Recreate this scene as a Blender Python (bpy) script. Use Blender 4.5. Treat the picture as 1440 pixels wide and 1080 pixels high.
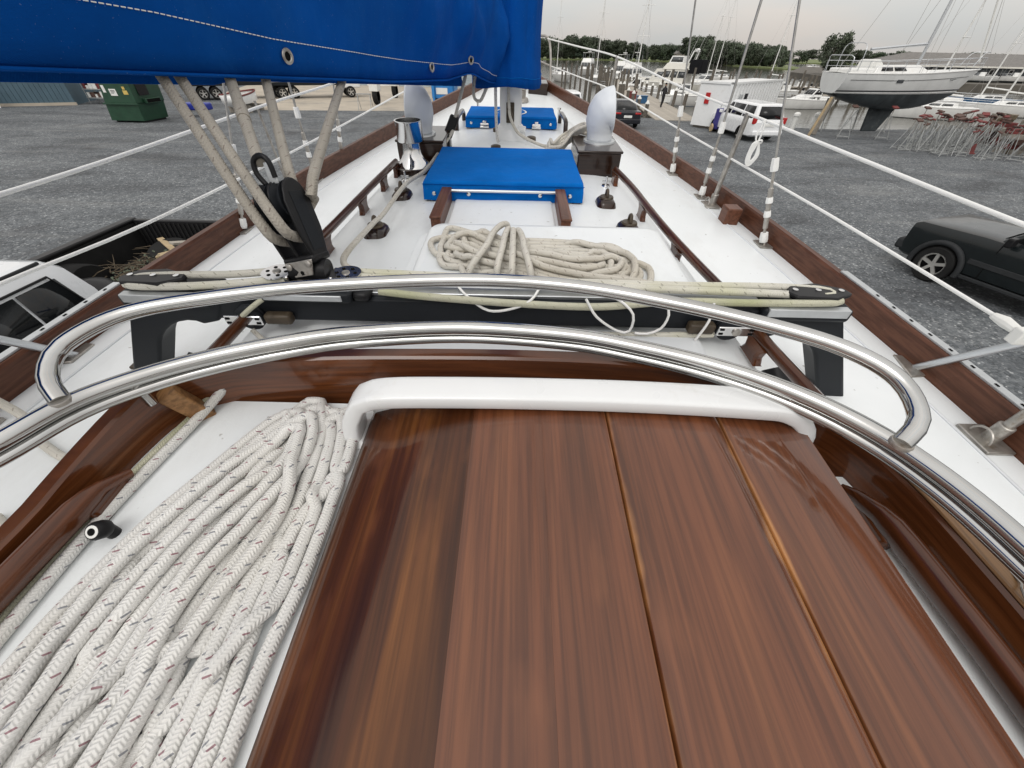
import bpy, bmesh, math, random
import numpy as np
from mathutils import Matrix, Vector
R = math.radians
for o in list(bpy.data.objects): bpy.data.objects.remove(o, do_unlink=True)
S = bpy.context.scene
COL = S.collection

# ------------------------------------------------------------------ camera, sky, sun, exposure
EYE = 3.8                                   # eye height above the gravel yard (m)
TRIM = 3.6                                  # the yacht sits bow-up on its stands (deg)
cam_d = bpy.data.cameras.new('camera'); cam = bpy.data.objects.new('camera', cam_d); COL.objects.link(cam)
cam_d.sensor_width = 36; cam_d.lens = 541 / 1440 * 36; cam_d.clip_start = .02; cam_d.clip_end = 4000
cam.matrix_world = Matrix.Translation((0, 0, EYE)) @ Matrix.Rotation(R(90 - 40.9), 4, 'X') @ Matrix.Rotation(R(1.3), 4, 'Z')
S.camera = cam

SUN_EL, SUN_ROT = 48, 200
world = bpy.data.worlds.new('World'); S.world = world; world.use_nodes = True
nt = world.node_tree; nt.nodes.clear()
def wn(t, **k):
    n = nt.nodes.new(t)
    for a, b in k.items(): setattr(n, a, b)
    return n
wo = wn('ShaderNodeOutputWorld'); add = wn('ShaderNodeAddShader')
sky = wn('ShaderNodeTexSky', sky_type='NISHITA', sun_disc=False); sky.sun_elevation = R(SUN_EL); sky.sun_rotation = R(SUN_ROT)
try: sky.dust_density = 4; sky.air_density = 1.2
except Exception: pass
hs = wn('ShaderNodeHueSaturation'); hs.inputs['Saturation'].default_value = .25
bg1 = wn('ShaderNodeBackground'); bg1.inputs[1].default_value = .05
nt.links.new(sky.outputs[0], hs.inputs['Color']); nt.links.new(hs.outputs[0], bg1.inputs[0])
# the cloud layer of an overcast day: brighter overhead than at the horizon, softly mottled
tc = wn('ShaderNodeTexCoord'); sep = wn('ShaderNodeSeparateXYZ'); nt.links.new(tc.outputs['Generated'], sep.inputs[0])
mp = wn('ShaderNodeMapping'); mp.inputs['Scale'].default_value = (1.6, 1.6, 7); nt.links.new(tc.outputs['Generated'], mp.inputs[0])
nz = wn('ShaderNodeTexNoise'); nz.inputs['Scale'].default_value = 1.7; nz.inputs['Detail'].default_value = 4; nt.links.new(mp.outputs[0], nz.inputs[0])
cr = wn('ShaderNodeValToRGB'); nt.links.new(nz.outputs[0], cr.inputs[0])
cr.color_ramp.elements[0].position = .38; cr.color_ramp.elements[0].color = (.50, .505, .495, 1)
cr.color_ramp.elements[1].position = .62; cr.color_ramp.elements[1].color = (.58, .535, .495, 1)
mr = wn('ShaderNodeMapRange'); mr.inputs[1].default_value = 0; mr.inputs[2].default_value = 1; mr.inputs[3].default_value = 1.0; mr.inputs[4].default_value = 1.85
nt.links.new(sep.outputs[2], mr.inputs[0])
bg2 = wn('ShaderNodeBackground'); nt.links.new(cr.outputs[0], bg2.inputs[0]); nt.links.new(mr.outputs[0], bg2.inputs[1])
nt.links.new(bg1.outputs[0], add.inputs[0]); nt.links.new(bg2.outputs[0], add.inputs[1]); nt.links.new(add.outputs[0], wo.inputs[0])
sun_d = bpy.data.lights.new('sun', 'SUN'); sun_d.energy = .6; sun_d.angle = R(25); sun_d.color = (1, .985, .96)
sun = bpy.data.objects.new('sun', sun_d); COL.objects.link(sun)
_d = Vector((math.sin(R(SUN_ROT)) * math.cos(R(SUN_EL)), math.cos(R(SUN_ROT)) * math.cos(R(SUN_EL)), math.sin(R(SUN_EL))))
sun.rotation_euler = _d.to_track_quat('Z', 'Y').to_euler(); sun.location = (0, 0, 30)
S.view_settings.view_transform = 'Standard'; S.view_settings.look = 'None'
S.view_settings.exposure = 0; S.view_settings.gamma = 1; S.view_settings.use_curve_mapping = False

# ------------------------------------------------------------------ mesh helpers
BM = Matrix.Translation((0, 0, EYE)) @ Matrix.Rotation(R(TRIM), 4, 'X')     # yacht frame: x starboard, y to the bow, z up, zero at eye height
BASE = {}
def V(*a): return Vector(a)
def smooth_path(pts, step, closed=False):
    P = [Vector(p) for p in pts]; n = len(P); out = []
    for i in range(n if closed else n - 1):
        if closed: a, b, c, d = P[(i-1) % n], P[i], P[(i+1) % n], P[(i+2) % n]
        else: a, b, c, d = P[max(i-1, 0)], P[i], P[i+1], P[min(i+2, n-1)]
        m = max(1, int((c - b).length / step))
        for k in range(m):
            t = k / m
            out.append(.5 * ((2*b) + (c-a)*t + (2*a-5*b+4*c-d)*t*t + (3*b-a-3*c+d)*t*t*t))
    if not closed: out.append(P[-1].copy())
    return out
class MB:
    def __init__(s): s.v = []; s.f = []; s.u = []; s.m = []
    def face(s, idx, uv=None, m=0): s.f.append(tuple(idx)); s.u.append(uv); s.m.append(m)
    def quad(s, a, b, c, d, uv=None, m=0):
        k = len(s.v); s.v += [tuple(a), tuple(b), tuple(c), tuple(d)]; s.face((k, k+1, k+2, k+3), uv, m); return s
    def poly(s, pts, m=0):
        k = len(s.v); s.v += [tuple(p) for p in pts]; s.face(range(k, k+len(pts)), None, m); return s
    def box(s, x0, x1, y0, y1, z0, z1, M=None, m=0):
        k = len(s.v); c = [(x0,y0,z0),(x1,y0,z0),(x1,y1,z0),(x0,y1,z0),(x0,y0,z1),(x1,y0,z1),(x1,y1,z1),(x0,y1,z1)]
        if M is not None: c = [tuple(M @ Vector(p)) for p in c]
        s.v += c
        for q in ((3,2,1,0),(4,5,6,7),(0,1,5,4),(1,2,6,5),(2,3,7,6),(3,0,4,7)): s.face([k+i for i in q], None, m)
        return s
    def bar(s, p, q, w, h, up=(0,0,1), m=0):           # rectangular bar from p to q
        p, q = Vector(p), Vector(q); d = (q-p); L = d.length; d.normalize(); up = Vector(up)
        x = d.cross(up)
        if x.length < 1e-4: x = d.cross(Vector((1,0,0)))
        x.normalize(); z = x.cross(d)
        M = Matrix((( x.x,d.x,z.x,p.x),(x.y,d.y,z.y,p.y),(x.z,d.z,z.z,p.z),(0,0,0,1)))
        return s.box(-w/2, w/2, 0, L, -h/2, h/2, M, m)
    def tube(s, pts, r, n=10, cap=True, closed=False, m=0, aspect=1.0):
        P = [Vector(p) for p in pts]; N = len(P); rr = r if hasattr(r, '__len__') else [r]*N
        T = []
        for i in range(N):
            a = P[(i-1) % N] if closed else P[max(i-1, 0)]; b = P[(i+1) % N] if closed else P[min(i+1, N-1)]
            t = b - a; T.append(t.normalized() if t.length > 1e-9 else Vector((0,0,1)))
        u = T[0].orthogonal().normalized()
        if aspect != 1.0:
            u = T[0].cross(Vector((0,0,1))).normalized()
        k0 = len(s.v); acc = 0; vs = []
        for i in range(N):
            if i: u = (u - T[i]*u.dot(T[i])); u = u.normalized() if u.length > 1e-6 else T[i].orthogonal().normalized(); acc += (P[i]-P[i-1]).length
            w = T[i].cross(u); vs.append(acc)
            for j in range(n):
                a = 2*math.pi*j/n; s.v.append(tuple(P[i] + (u*math.cos(a)*rr[i] + w*math.sin(a)*rr[i]*aspect)))
        for i in range(N if closed else N-1):
            i2 = (i+1) % N; va = vs[i]; vb = vs[i2] if i2 else acc + (P[0]-P[-1]).length
            for j in range(n):
                j2 = (j+1) % n
                s.face((k0+i*n+j, k0+i*n+j2, k0+i2*n+j2, k0+i2*n+j), [(j/n, va), ((j+1)/n, va), ((j+1)/n, vb), (j/n, vb)], m)
        if cap and not closed:
            s.face([k0+j for j in range(n)][::-1], None, m); s.face([k0+(N-1)*n+j for j in range(n)], None, m)
        return s
    def cyl(s, p, q, r0, r1=None, n=12, cap=True, m=0):
        return s.tube([p, q], [r0, r0 if r1 is None else r1], n, cap, m=m)
    def lathe(s, prof, c=(0,0,0), axis='z', n=20, m=0, M=None, cap=True):     # prof: (radius, height)
        k0 = len(s.v); c = Vector(c)
        for r, h in prof:
            for j in range(n):
                a = 2*math.pi*j/n; p = Vector((r*math.cos(a), r*math.sin(a), h))
                if axis == 'x': p = Vector((p.z, p.x, p.y))
                if axis == 'y': p = Vector((p.y, p.z, p.x))
                if M is not None: p = M @ p
                s.v.append(tuple(c + p))
        for i in range(len(prof)-1):
            for j in range(n):
                j2 = (j+1) % n; s.face((k0+i*n+j, k0+i*n+j2, k0+(i+1)*n+j2, k0+(i+1)*n+j), None, m)
        if cap and prof[0][0] > 1e-6: s.face([k0+j for j in range(n)][::-1], None, m)
        if cap and prof[-1][0] > 1e-6: s.face([k0+(len(prof)-1)*n+j for j in range(n)], None, m)
        return s
    def grid(s, rows, closed=False, m=0, uv=None, flip=False):
        k0 = len(s.v); n = len(rows[0])
        for r in rows: s.v += [tuple(p) for p in r]
        for i in range(len(rows)-1):
            for j in range(n if closed else n-1):
                j2 = (j+1) % n; q = [k0+i*n+j, k0+i*n+j2, k0+(i+1)*n+j2, k0+(i+1)*n+j]
                s.face(q[::-1] if flip else q, None, m)
        return s
    def cap(s, row, flip=False, m=0): return s.poly(row[::-1] if flip else row, m)
    def prism(s, outline, z0, z1, M=None, m=0):        # outline ccw (x,y)
        k = len(s.v); n = len(outline)
        P = [Vector((x,y,z0)) for x,y in outline] + [Vector((x,y,z1)) for x,y in outline]
        if M is not None: P = [M @ p for p in P]
        s.v += [tuple(p) for p in P]
        s.face([k+i for i in range(n)][::-1], None, m); s.face([k+n+i for i in range(n)], None, m)
        for i in range(n): j = (i+1) % n; s.face((k+i, k+j, k+n+j, k+n+i), None, m)
        return s
    def xf(s, M): s.v = [tuple(M @ Vector(p)) for p in s.v]; return s
    def mesh(s, name, mats, shift=None, smooth=True, angle=35, fix=True):
        me = bpy.data.meshes.new(name); me.from_pydata(s.v, [], s.f)
        if not isinstance(mats, (list, tuple)): mats = [mats]
        for m in mats: me.materials.append(MAT(m))
        if any(u is not None for u in s.u):
            lay = me.uv_layers.new(name='UVMap'); i = 0; dat = []
            for f, u in zip(s.f, s.u):
                for k in range(len(f)): dat += list(u[k]) if u is not None else [0, 0]
            lay.data.foreach_set('uv', dat)
        if len(mats) > 1: me.polygons.foreach_set('material_index', s.m)
        if shift is not None: me.transform(Matrix.Translation(-Vector(shift)))
        if fix:
            b = bmesh.new(); b.from_mesh(me); bmesh.ops.recalc_face_normals(b, faces=b.faces); b.to_mesh(me); b.free()
        me.polygons.foreach_set('use_smooth', [smooth]*len(me.polygons))
        if smooth: me.set_sharp_from_angle(angle=R(angle))
        me.update(); return me
    def obj(s, name, mats, parent=None, bevel=0, seg=2, smooth=True, angle=35, label=None, kind=None, solid=0, fix=True):
        base = None
        if parent is not None: base = BASE.get(parent.name)
        me = s.mesh(name, mats, base, smooth, angle, fix); o = bpy.data.objects.new(name, me); COL.objects.link(o)
        if parent is not None: o.parent = parent; BASE[o.name] = base
        mods(o, bevel, seg, solid)
        if label: o['label'] = label
        if kind: o['kind'] = kind
        return o
def mods(o, bevel=0, seg=2, solid=0):
    if solid: m = o.modifiers.new('solid', 'SOLIDIFY'); m.thickness = solid; m.offset = 0
    if bevel: m = o.modifiers.new('bevel', 'BEVEL'); m.width = bevel; m.segments = seg; m.limit_method = 'ANGLE'; m.angle_limit = R(40)
def thing(name, label, cat, base=(0,0,0), frame=None, group=None):
    o = bpy.data.objects.new(name, None); COL.objects.link(o); o.empty_display_size = .2
    o['label'] = label; o['category'] = cat
    if group: o['group'] = group
    BASE[o.name] = Vector(base)
    o.matrix_world = (frame if frame is not None else Matrix()) @ Matrix.Translation(base)
    return o
def single(mb, name, mats, label, cat, frame=None, group=None, bevel=0, solid=0, kind=None, smooth=True, angle=35, seg=2):
    xs = np.array(mb.v); base = Vector((float(xs[:,0].mean()), float(xs[:,1].mean()), float(xs[:,2].min())))
    me = mb.mesh(name, mats, base, smooth, angle); o = bpy.data.objects.new(name, me); COL.objects.link(o)
    o.matrix_world = (frame if frame is not None else Matrix()) @ Matrix.Translation(base)
    BASE[o.name] = base
    if label: o['label'] = label
    if cat: o['category'] = cat
    if group: o['group'] = group
    if kind: o['kind'] = kind
    mods(o, bevel, seg, solid); return o
def structure(mb, name, mats, smooth=True):
    me = mb.mesh(name, mats, None, smooth); o = bpy.data.objects.new(name, me); COL.objects.link(o); o['kind'] = 'structure'; return o
KIDS = {}
def copy_tree(root, M=None, label=None, group=None):
    def rec(o, par):
        c = o.copy(); COL.objects.link(c)
        if par is not None: c.parent = par
        for ch in o.children: rec(ch, c)
        return c
    c = rec(root, None)
    if M is not None: c.matrix_world = M
    if label: c['label'] = label
    if group: c['group'] = group
    return c
def place(o, x, y, z=0, yaw=0, s=1, pitch=0): o.matrix_world = Matrix.Translation((x,y,z)) @ Matrix.Rotation(R(yaw),4,'Z') @ Matrix.Rotation(R(pitch),4,'X') @ Matrix.Scale(s,4)
def TM(x, y, z=0, yaw=0, s=1): return Matrix.Translation((x,y,z)) @ Matrix.Rotation(R(yaw),4,'Z') @ Matrix.Scale(s,4)

# ------------------------------------------------------------------ materials
_M = {}; RECIPE = {}
def MAT(n):
    if n not in _M:
        m = bpy.data.materials.new(n); m.use_nodes = True; _M[n] = m
        RECIPE[n](m, m.node_tree, m.node_tree.nodes['Principled BSDF'])
    return _M[n]
class N:                                              # tiny node-graph helper
    def __init__(s, t): s.t = t
    def new(s, ty, ins=None, **k):
        n = s.t.nodes.new(ty)
        for a, b in k.items(): setattr(n, a, b)
        for a, b in (ins or {}).items():
            if hasattr(b, 'is_linked') or hasattr(b, 'links'): s.t.links.new(b, n.inputs[a])
            else: n.inputs[a].default_value = b
        return n
    def math(s, op, a, b=None, c=None):
        i = {0: a}
        if b is not None: i[1] = b
        if c is not None: i[2] = c
        return s.new('ShaderNodeMath', i, operation=op).outputs[0]
    def ramp(s, fac, stops):
        n = s.new('ShaderNodeValToRGB', {0: fac}); e = n.color_ramp.elements
        while len(e) < len(stops): e.new(.5)
        for q, (p, c) in zip(e, stops): q.position = p; q.color = (*c, 1) if len(c) == 3 else c
        return n.outputs[0]
    def mix(s, fac, a, b, mode='MIX'):
        n = s.new('ShaderNodeMix', data_type='RGBA', blend_type=mode)
        for i, v in ((0, fac), (6, a), (7, b)):
            if hasattr(v, 'links'): s.t.links.new(v, n.inputs[i])
            else: n.inputs[i].default_value = v if i == 0 else (*v, 1) if len(v) == 3 else v
        return n.outputs[2]
    def noise(s, vec, scale, detail=3, rough=.5, dist=0):
        return s.new('ShaderNodeTexNoise', {'Vector': vec, 'Scale': scale, 'Detail': detail, 'Roughness': rough, 'Distortion': dist}).outputs[0]
    def map(s, vec, scale=(1,1,1), rot=(0,0,0), loc=(0,0,0)):
        return s.new('ShaderNodeMapping', {'Vector': vec, 'Scale': scale, 'Rotation': rot, 'Location': loc}).outputs[0]
    def obj(s): return s.new('ShaderNodeTexCoord').outputs['Object']
    def uv(s): return s.new('ShaderNodeTexCoord').outputs['UV']
    def geo(s): return s.new('ShaderNodeNewGeometry').outputs['Position']
    def bump(s, h, strength=.3, dist=.01): return s.new('ShaderNodeBump', {'Height': h, 'Strength': strength, 'Distance': dist}).outputs[0]
    def link(s, a, b): s.t.links.new(a, b)
def setp(p, **k):
    for a, b in k.items():
        nm = {'color':'Base Color','rough':'Roughness','metal':'Metallic','coat':'Coat Weight','coat_rough':'Coat Roughness','spec':'Specular IOR Level','trans':'Transmission Weight','ior':'IOR','alpha':'Alpha','sheen':'Sheen Weight','emis':'Emission Color','emis_s':'Emission Strength'}[a]
        if a in ('color','emis'): b = (*b, 1)
        p.inputs[nm].default_value = b
def plain(name, color, rough=.5, metal=0, coat=0, var=.12, vs=6, bump=0, bs=60, dirt=None, dirt_s=2.0, dirt_lo=.55, bd=.004, coat_rough=.05, world=False, spec=.5):
    def f(m, t, p):
        g = N(t); setp(p, rough=rough, metal=metal, coat=coat, coat_rough=coat_rough, spec=spec)
        o = g.geo() if world else g.obj(); n1 = g.noise(o, vs, 4, .6)
        a = tuple(c*(1-var) for c in color); b = tuple(min(1, c*(1+var)) for c in color)
        col = g.ramp(n1, [(.3, a), (.7, b)])
        if dirt:
            d = g.ramp(g.noise(o, dirt_s, 6, .65), [(dirt_lo, (0,0,0)), (dirt_lo+.2, (1,1,1))]); col = g.mix(d, col, dirt)
        g.link(col, p.inputs['Base Color'])
        g.link(g.math('MULTIPLY_ADD', n1, .16, rough-.08 if rough > .08 else 0.0), p.inputs['Roughness'])
        if bump: g.link(g.bump(g.noise(o, bs, 3), bump, bd), p.inputs['Normal'])
    RECIPE[name] = f
def _gel(m, t, p):
    g = N(t); o = g.obj(); setp(p, rough=.4)
    base = g.ramp(g.noise(o, 1.3, 5, .6), [(.35, (.735,.765,.775)), (.65, (.805,.830,.838))])
    film = g.ramp(g.noise(g.map(o, (1,.45,1)), 5.0, 7, .72), [(.50, (0,0,0)), (.74, (1,1,1))]); col = g.mix(g.math('MULTIPLY', film, .28), base, (.56,.555,.53))
    speck = g.ramp(g.noise(o, 46, 2, .5), [(.735, (0,0,0)), (.76, (1,1,1))]); col = g.mix(g.math('MULTIPLY', speck, .55), col, (.24,.22,.19))
    scuff = g.ramp(g.noise(g.map(o, (1,7,1), (0,0,.5)), 9, 4, .7), [(.69, (0,0,0)), (.76, (1,1,1))]); col = g.mix(g.math('MULTIPLY', scuff, .22), col, (.45,.44,.42))
    g.link(col, p.inputs['Base Color']); g.link(g.math('MULTIPLY_ADD', film, .25, .30), p.inputs['Roughness'])
    g.link(g.bump(g.math('ADD', g.noise(o, 260, 2), g.math('MULTIPLY', g.noise(o, 7, 3), 2.0)), .14, .0016), p.inputs['Normal'])
RECIPE['gelcoat'] = _gel
plain('gelcoat_grey', (.66,.68,.70), .33, var=.04, vs=4)
plain('white_paint', (.78,.79,.79), .3, coat=.3, var=.03, dirt=(.62,.61,.58), dirt_lo=.6)
plain('cowl_plastic', (.70,.73,.76), .42, var=.03)
plain('seam_white', (.74,.75,.75), .28, coat=.3, var=.03, dirt=(.6,.58,.54), dirt_s=9, dirt_lo=.62)
plain('dark_paint', (.014,.016,.019), .45, var=.15, bump=.05, bs=150, spec=0.15)
plain('black_plastic', (.012,.012,.013), .38, var=.2, spec=0.2)
plain('rubber', (.018,.018,.018), .8, var=.2, bump=.2, bs=80, spec=0.12)
plain('alu', (.60,.62,.64), .33, metal=.9, var=.06, vs=15)
plain('track_alu', (.52,.54,.55), .4, metal=.6, var=.1, vs=15)
plain('old_steel', (.40,.38,.35), .42, metal=.8, var=.25, vs=25, dirt=(.22,.17,.12), dirt_s=30, dirt_lo=.56)
plain('wire', (.40,.39,.37), .45, metal=.7, var=.2, vs=40)
plain('tape', (.82,.82,.80), .6, var=.05, bump=.4, bs=90)
plain('line_white', (.80,.80,.78), .5, var=.05, vs=4)
plain('bronze_dark', (.06,.045,.03), .42, var=.35, vs=25, dirt=(.12,.1,.07), dirt_s=30, spec=0.3)
plain('hole', (.01,.01,.01), .9, spec=0.02)
plain('glass_dark', (.008,.009,.010), .08, var=.1, spec=.3)
plain('glass_grey', (.05,.055,.06), .08, coat=.4, var=.3, vs=2)
plain('car_black', (.006,.009,.010), .30, coat=.35, var=.15, spec=.3)
plain('car_trim', (.03,.032,.034), .6, var=.15, spec=0.15)
plain('car_white', (.78,.79,.80), .28, coat=.7, var=.02)
plain('car_silver', (.66,.68,.70), .28, coat=.7, var=.03)
plain('car_dark', (.012,.013,.018), .28, coat=.4, var=.1, spec=.3)
plain('rim', (.55,.54,.51), .35, metal=.7, var=.1)
plain('red_lens', (.42,.015,.015), .2, coat=.5)
plain('chrome', (.7,.7,.7), .15, metal=1)
plain('lamp_lens', (.55,.55,.52), .15, coat=.5)
plain('green_steel', (.012,.055,.028), .5, var=.25, vs=3, dirt=(.02,.04,.025), dirt_s=3)
plain('blue_siding', (.065,.115,.15), .55, var=.12, vs=1.5)
plain('grey_siding', (.36,.42,.46), .6, var=.1, vs=1)
plain('slate_siding', (.085,.095,.105), .7, var=.15, vs=1)
plain('shingle', (.17,.16,.15), .85, var=.2, vs=1.5, bump=.3, bs=8, bd=.02)
plain('galv', (.38,.39,.385), .5, metal=.5, var=.2, vs=8)
plain('stand_red', (.15,.03,.028), .7, var=.4, vs=3)
plain('stand_brown', (.085,.045,.035), .75, var=.4, vs=3)
plain('timber_grey', (.27,.245,.21), .8, var=.25, vs=4, bump=.3, bs=30)
plain('piling', (.13,.115,.095), .85, var=.35, vs=5, bump=.4, bs=20, bd=.02)
plain('dock_plank', (.37,.335,.285), .8, var=.2, vs=3, bump=.2, bs=25)
plain('timber_new', (.42,.32,.19), .75, var=.2, vs=5, bump=.2, bs=40)
plain('branch', (.11,.085,.055), .85, var=.35, vs=8)
plain('concrete', (.42,.37,.30), .85, var=.12, vs=.5, bump=.15, bs=12, dirt=(.26,.24,.21), dirt_s=.35, dirt_lo=.52)
plain('purple_bin', (.045,.04,.20), .5)
plain('kayak_red', (.45,.04,.03), .4)
plain('machine_blue', (.02,.19,.50), .4, var=.1)
plain('dinghy_blue', (.02,.035,.30), .4)
plain('boat_blue', (.02,.09,.20), .3, coat=.4)
plain('boat_white', (.78,.78,.76), .3, coat=.4, var=.04, dirt=(.62,.6,.55), dirt_s=1.5, dirt_lo=.58)
plain('boat_cream', (.70,.68,.62), .3, coat=.4, var=.05)
plain('boat_grey', (.58,.59,.58), .35, var=.05, dirt=(.42,.42,.41), dirt_s=1.0, dirt_lo=.55)
plain('antifoul', (.045,.052,.056), .7, var=.35, vs=1.5, dirt=(.10,.11,.11), dirt_s=2, spec=0.2)
plain('stripe_black', (.015,.016,.02), .4)
plain('canvas_black', (.015,.015,.017), .8, spec=0.05)
plain('skin', (.45,.28,.2), .5); plain('cloth_black', (.015,.015,.018), .8)
plain('bark', (.07,.055,.04), .9, var=.3, vs=3)
plain('grass', (.14,.17,.065), .9, var=.25, vs=.2, world=True)
plain('sticker_white', (.75,.75,.72), .5); plain('sticker_yellow', (.62,.45,.12), .5)
plain('mud', (.11,.10,.085), .9, var=.3, vs=.5, bump=.4, bs=6, bd=.05)
plain('sail_white', (.72,.72,.69), .7, var=.05)
def leafmat(name, c):
    def f(m, t, p):
        g = N(t); info = g.new('ShaderNodeObjectInfo'); n = g.noise(g.geo(), .35, 3)
        col = g.ramp(n, [(.3, tuple(x*.6 for x in c)), (.55, c), (.75, tuple(min(1, x*1.5) for x in c))])
        hsv = g.new('ShaderNodeHueSaturation', {'Color': col, 'Value': g.math('MULTIPLY_ADD', info.outputs['Random'], .5, .75), 'Hue': g.math('MULTIPLY_ADD', info.outputs['Random'], .03, .485)})
        g.link(hsv.outputs[0], p.inputs['Base Color']); setp(p, rough=.65)
    RECIPE[name] = f
leafmat('leaf', (.068,.090,.054))
leafmat('leaf_pine', (.050,.072,.048))

def twotone(top, bottom, wl):                          # painted hull: antifouling below the waterline
    name = 'hull_%s_%s_%d' % (top, bottom, int(wl*100))
    if name not in RECIPE:
        def f(m, t, p):
            g = N(t); o = g.obj(); z = g.new('ShaderNodeSeparateXYZ', {0: o}).outputs[2]
            def c(nm): b = [x for x in HULLC[nm]]; return b
            n = g.noise(g.map(o, (1,1,.3)), 1.6, 6, .65)
            a = g.ramp(n, [(.35, tuple(x*.88 for x in HULLC[top])), (.6, HULLC[top])]); b = g.ramp(n, [(.35, tuple(x*.6 for x in HULLC[bottom])), (.7, tuple(x*1.5 for x in HULLC[bottom]))])
            k = g.math('GREATER_THAN', z, wl); g.link(g.mix(k, b, a), p.inputs['Base Color']); setp(p, rough=.4, spec=.35)
        RECIPE[name] = f
    return name
HULLC = {'boat_white': (.78,.78,.76), 'boat_cream': (.70,.68,.62), 'boat_grey': (.66,.67,.66), 'boat_blue': (.02,.09,.20), 'antifoul': (.05,.058,.062)}
def _steel(m, t, p):
    g = N(t); setp(p, color=(.78,.78,.77), metal=1, rough=.1); o = g.obj()
    g.link(g.math('MULTIPLY_ADD', g.noise(o, 30, 4), .14, .05), p.inputs['Roughness'])
    g.link(g.ramp(g.noise(o, 9, 3), [(.3, (.42,.42,.41)), (.7, (.56,.56,.55))]), p.inputs['Base Color'])
RECIPE['steel'] = _steel
def wood(name, dark, mid, light, axis='y', coat=1.0, scale=1.0, rough=.32, edge=False, coat_rough=.06):
    def f(m, t, p):
        g = N(t); o = g.obj(); rnd = g.new('ShaderNodeObjectInfo').outputs['Random']
        off = g.new('ShaderNodeCombineXYZ', {0: g.math('MULTIPLY', rnd, .9 if edge else 7.3), 1: g.math('MULTIPLY', rnd, 3.1), 2: 0.0}).outputs[0]
        vec = g.new('ShaderNodeVectorMath', {0: o, 1: off}, operation='ADD').outputs[0]
        st = {'y': (1, .07, 1), 'x': (.07, 1, 1), 'z': (1, 1, .07), 'h': (.10, .10, 1)}[axis]
        v1 = g.map(vec, tuple(a*scale for a in st))
        big = g.noise(v1, 22 if edge else 14, 4, .55, .8); fine = g.noise(g.map(vec, tuple(a*scale*(1 if a == 1 else .35) for a in st)), 150, 4, .6)
        col = g.ramp(big, [(.22, dark), (.5, mid), (.80, light)])
        fd = g.ramp(fine, [(.38, (.45,.42,.40)), (.6, (1,1,1))])
        col = g.mix(.68 if edge else .75, col, fd, 'MULTIPLY')
        v = g.math('MULTIPLY_ADD', rnd, .12 if edge else .5, .94 if edge else .75); col = g.new('ShaderNodeHueSaturation', {'Color': col, 'Value': v}).outputs[0]
        if edge:                                     # varnish worn through to bare golden wood along the plank edges
            uv = g.new('ShaderNodeSeparateXYZ', {0: g.uv()}); e = g.math('ABSOLUTE', g.math('SUBTRACT', uv.outputs[0], .5))
            wear = g.noise(g.map(vec, (1, 1, 1)), 7, 3, .6)
            e2 = g.math('ADD', e, g.math('MULTIPLY', g.math('SUBTRACT', wear, .5), .20))
            along = g.ramp(g.noise(g.map(vec, (.2,1,.2)), 5, 3, .6), [(.40, (.12,.12,.12)), (.60, (1,1,1))])
            k = g.math('MULTIPLY', g.ramp(e2, [(.466, (0,0,0)), (.515, (1,1,1))]), along)
            col = g.mix(g.math('MULTIPLY', k, .85), col, (.46,.21,.07))
            blot = g.ramp(g.noise(g.map(vec, (1,.35,1)), 9, 4, .6), [(.56, (0,0,0)), (.72, (1,1,1))])
            col = g.mix(g.math('MULTIPLY', blot, .40), col, (.27,.10,.04))
        g.link(col, p.inputs['Base Color'])
        setp(p, rough=rough, coat=coat, coat_rough=coat_rough, spec=.12)
        if coat:
            g.link(g.math('MULTIPLY_ADD', g.noise(o, 16, 4), .16, coat_rough-.03), p.inputs['Coat Roughness'])
            b2 = g.bump(g.math('ADD', g.noise(g.map(o, tuple(a*scale for a in st)), 60, 2), g.math('MULTIPLY', g.noise(o, 9, 2), 1.5)), .07, .004); g.link(b2, p.inputs['Coat Normal'])
        g.link(g.bump(fine, .15, .001), p.inputs['Normal'])
    RECIPE[name] = f
wood('varnish_plank', (.078,.026,.0095), (.142,.046,.018), (.22,.080,.030), 'y', 1.0, 1, .40, True, .05)
wood('varnish_plank_dark_reflection', (.026,.008,.003), (.070,.021,.006), (.26,.098,.024), 'y', .65, .8, .40, True, .04)  # port plank: dark reflection put into the wood colour, golden streaks kept
wood('varnish_y', (.040,.012,.004), (.085,.026,.009), (.15,.05,.017), 'y', .8, 1)
wood('varnish_x', (.050,.015,.005), (.110,.034,.011), (.18,.062,.020), 'h', .8, 1)
wood('varnish_dark', (.012,.005,.003), (.024,.010,.005), (.045,.017,.008), 'x', .8, 1)
wood('teak_rail', (.115,.045,.026), (.145,.060,.036), (.18,.08,.048), 'y', .25, .6, .45, False, .2)
wood('bare_wood', (.15,.075,.028), (.24,.125,.05), (.32,.18,.08), 'y', .35, 1, .5, False, .2)
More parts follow.
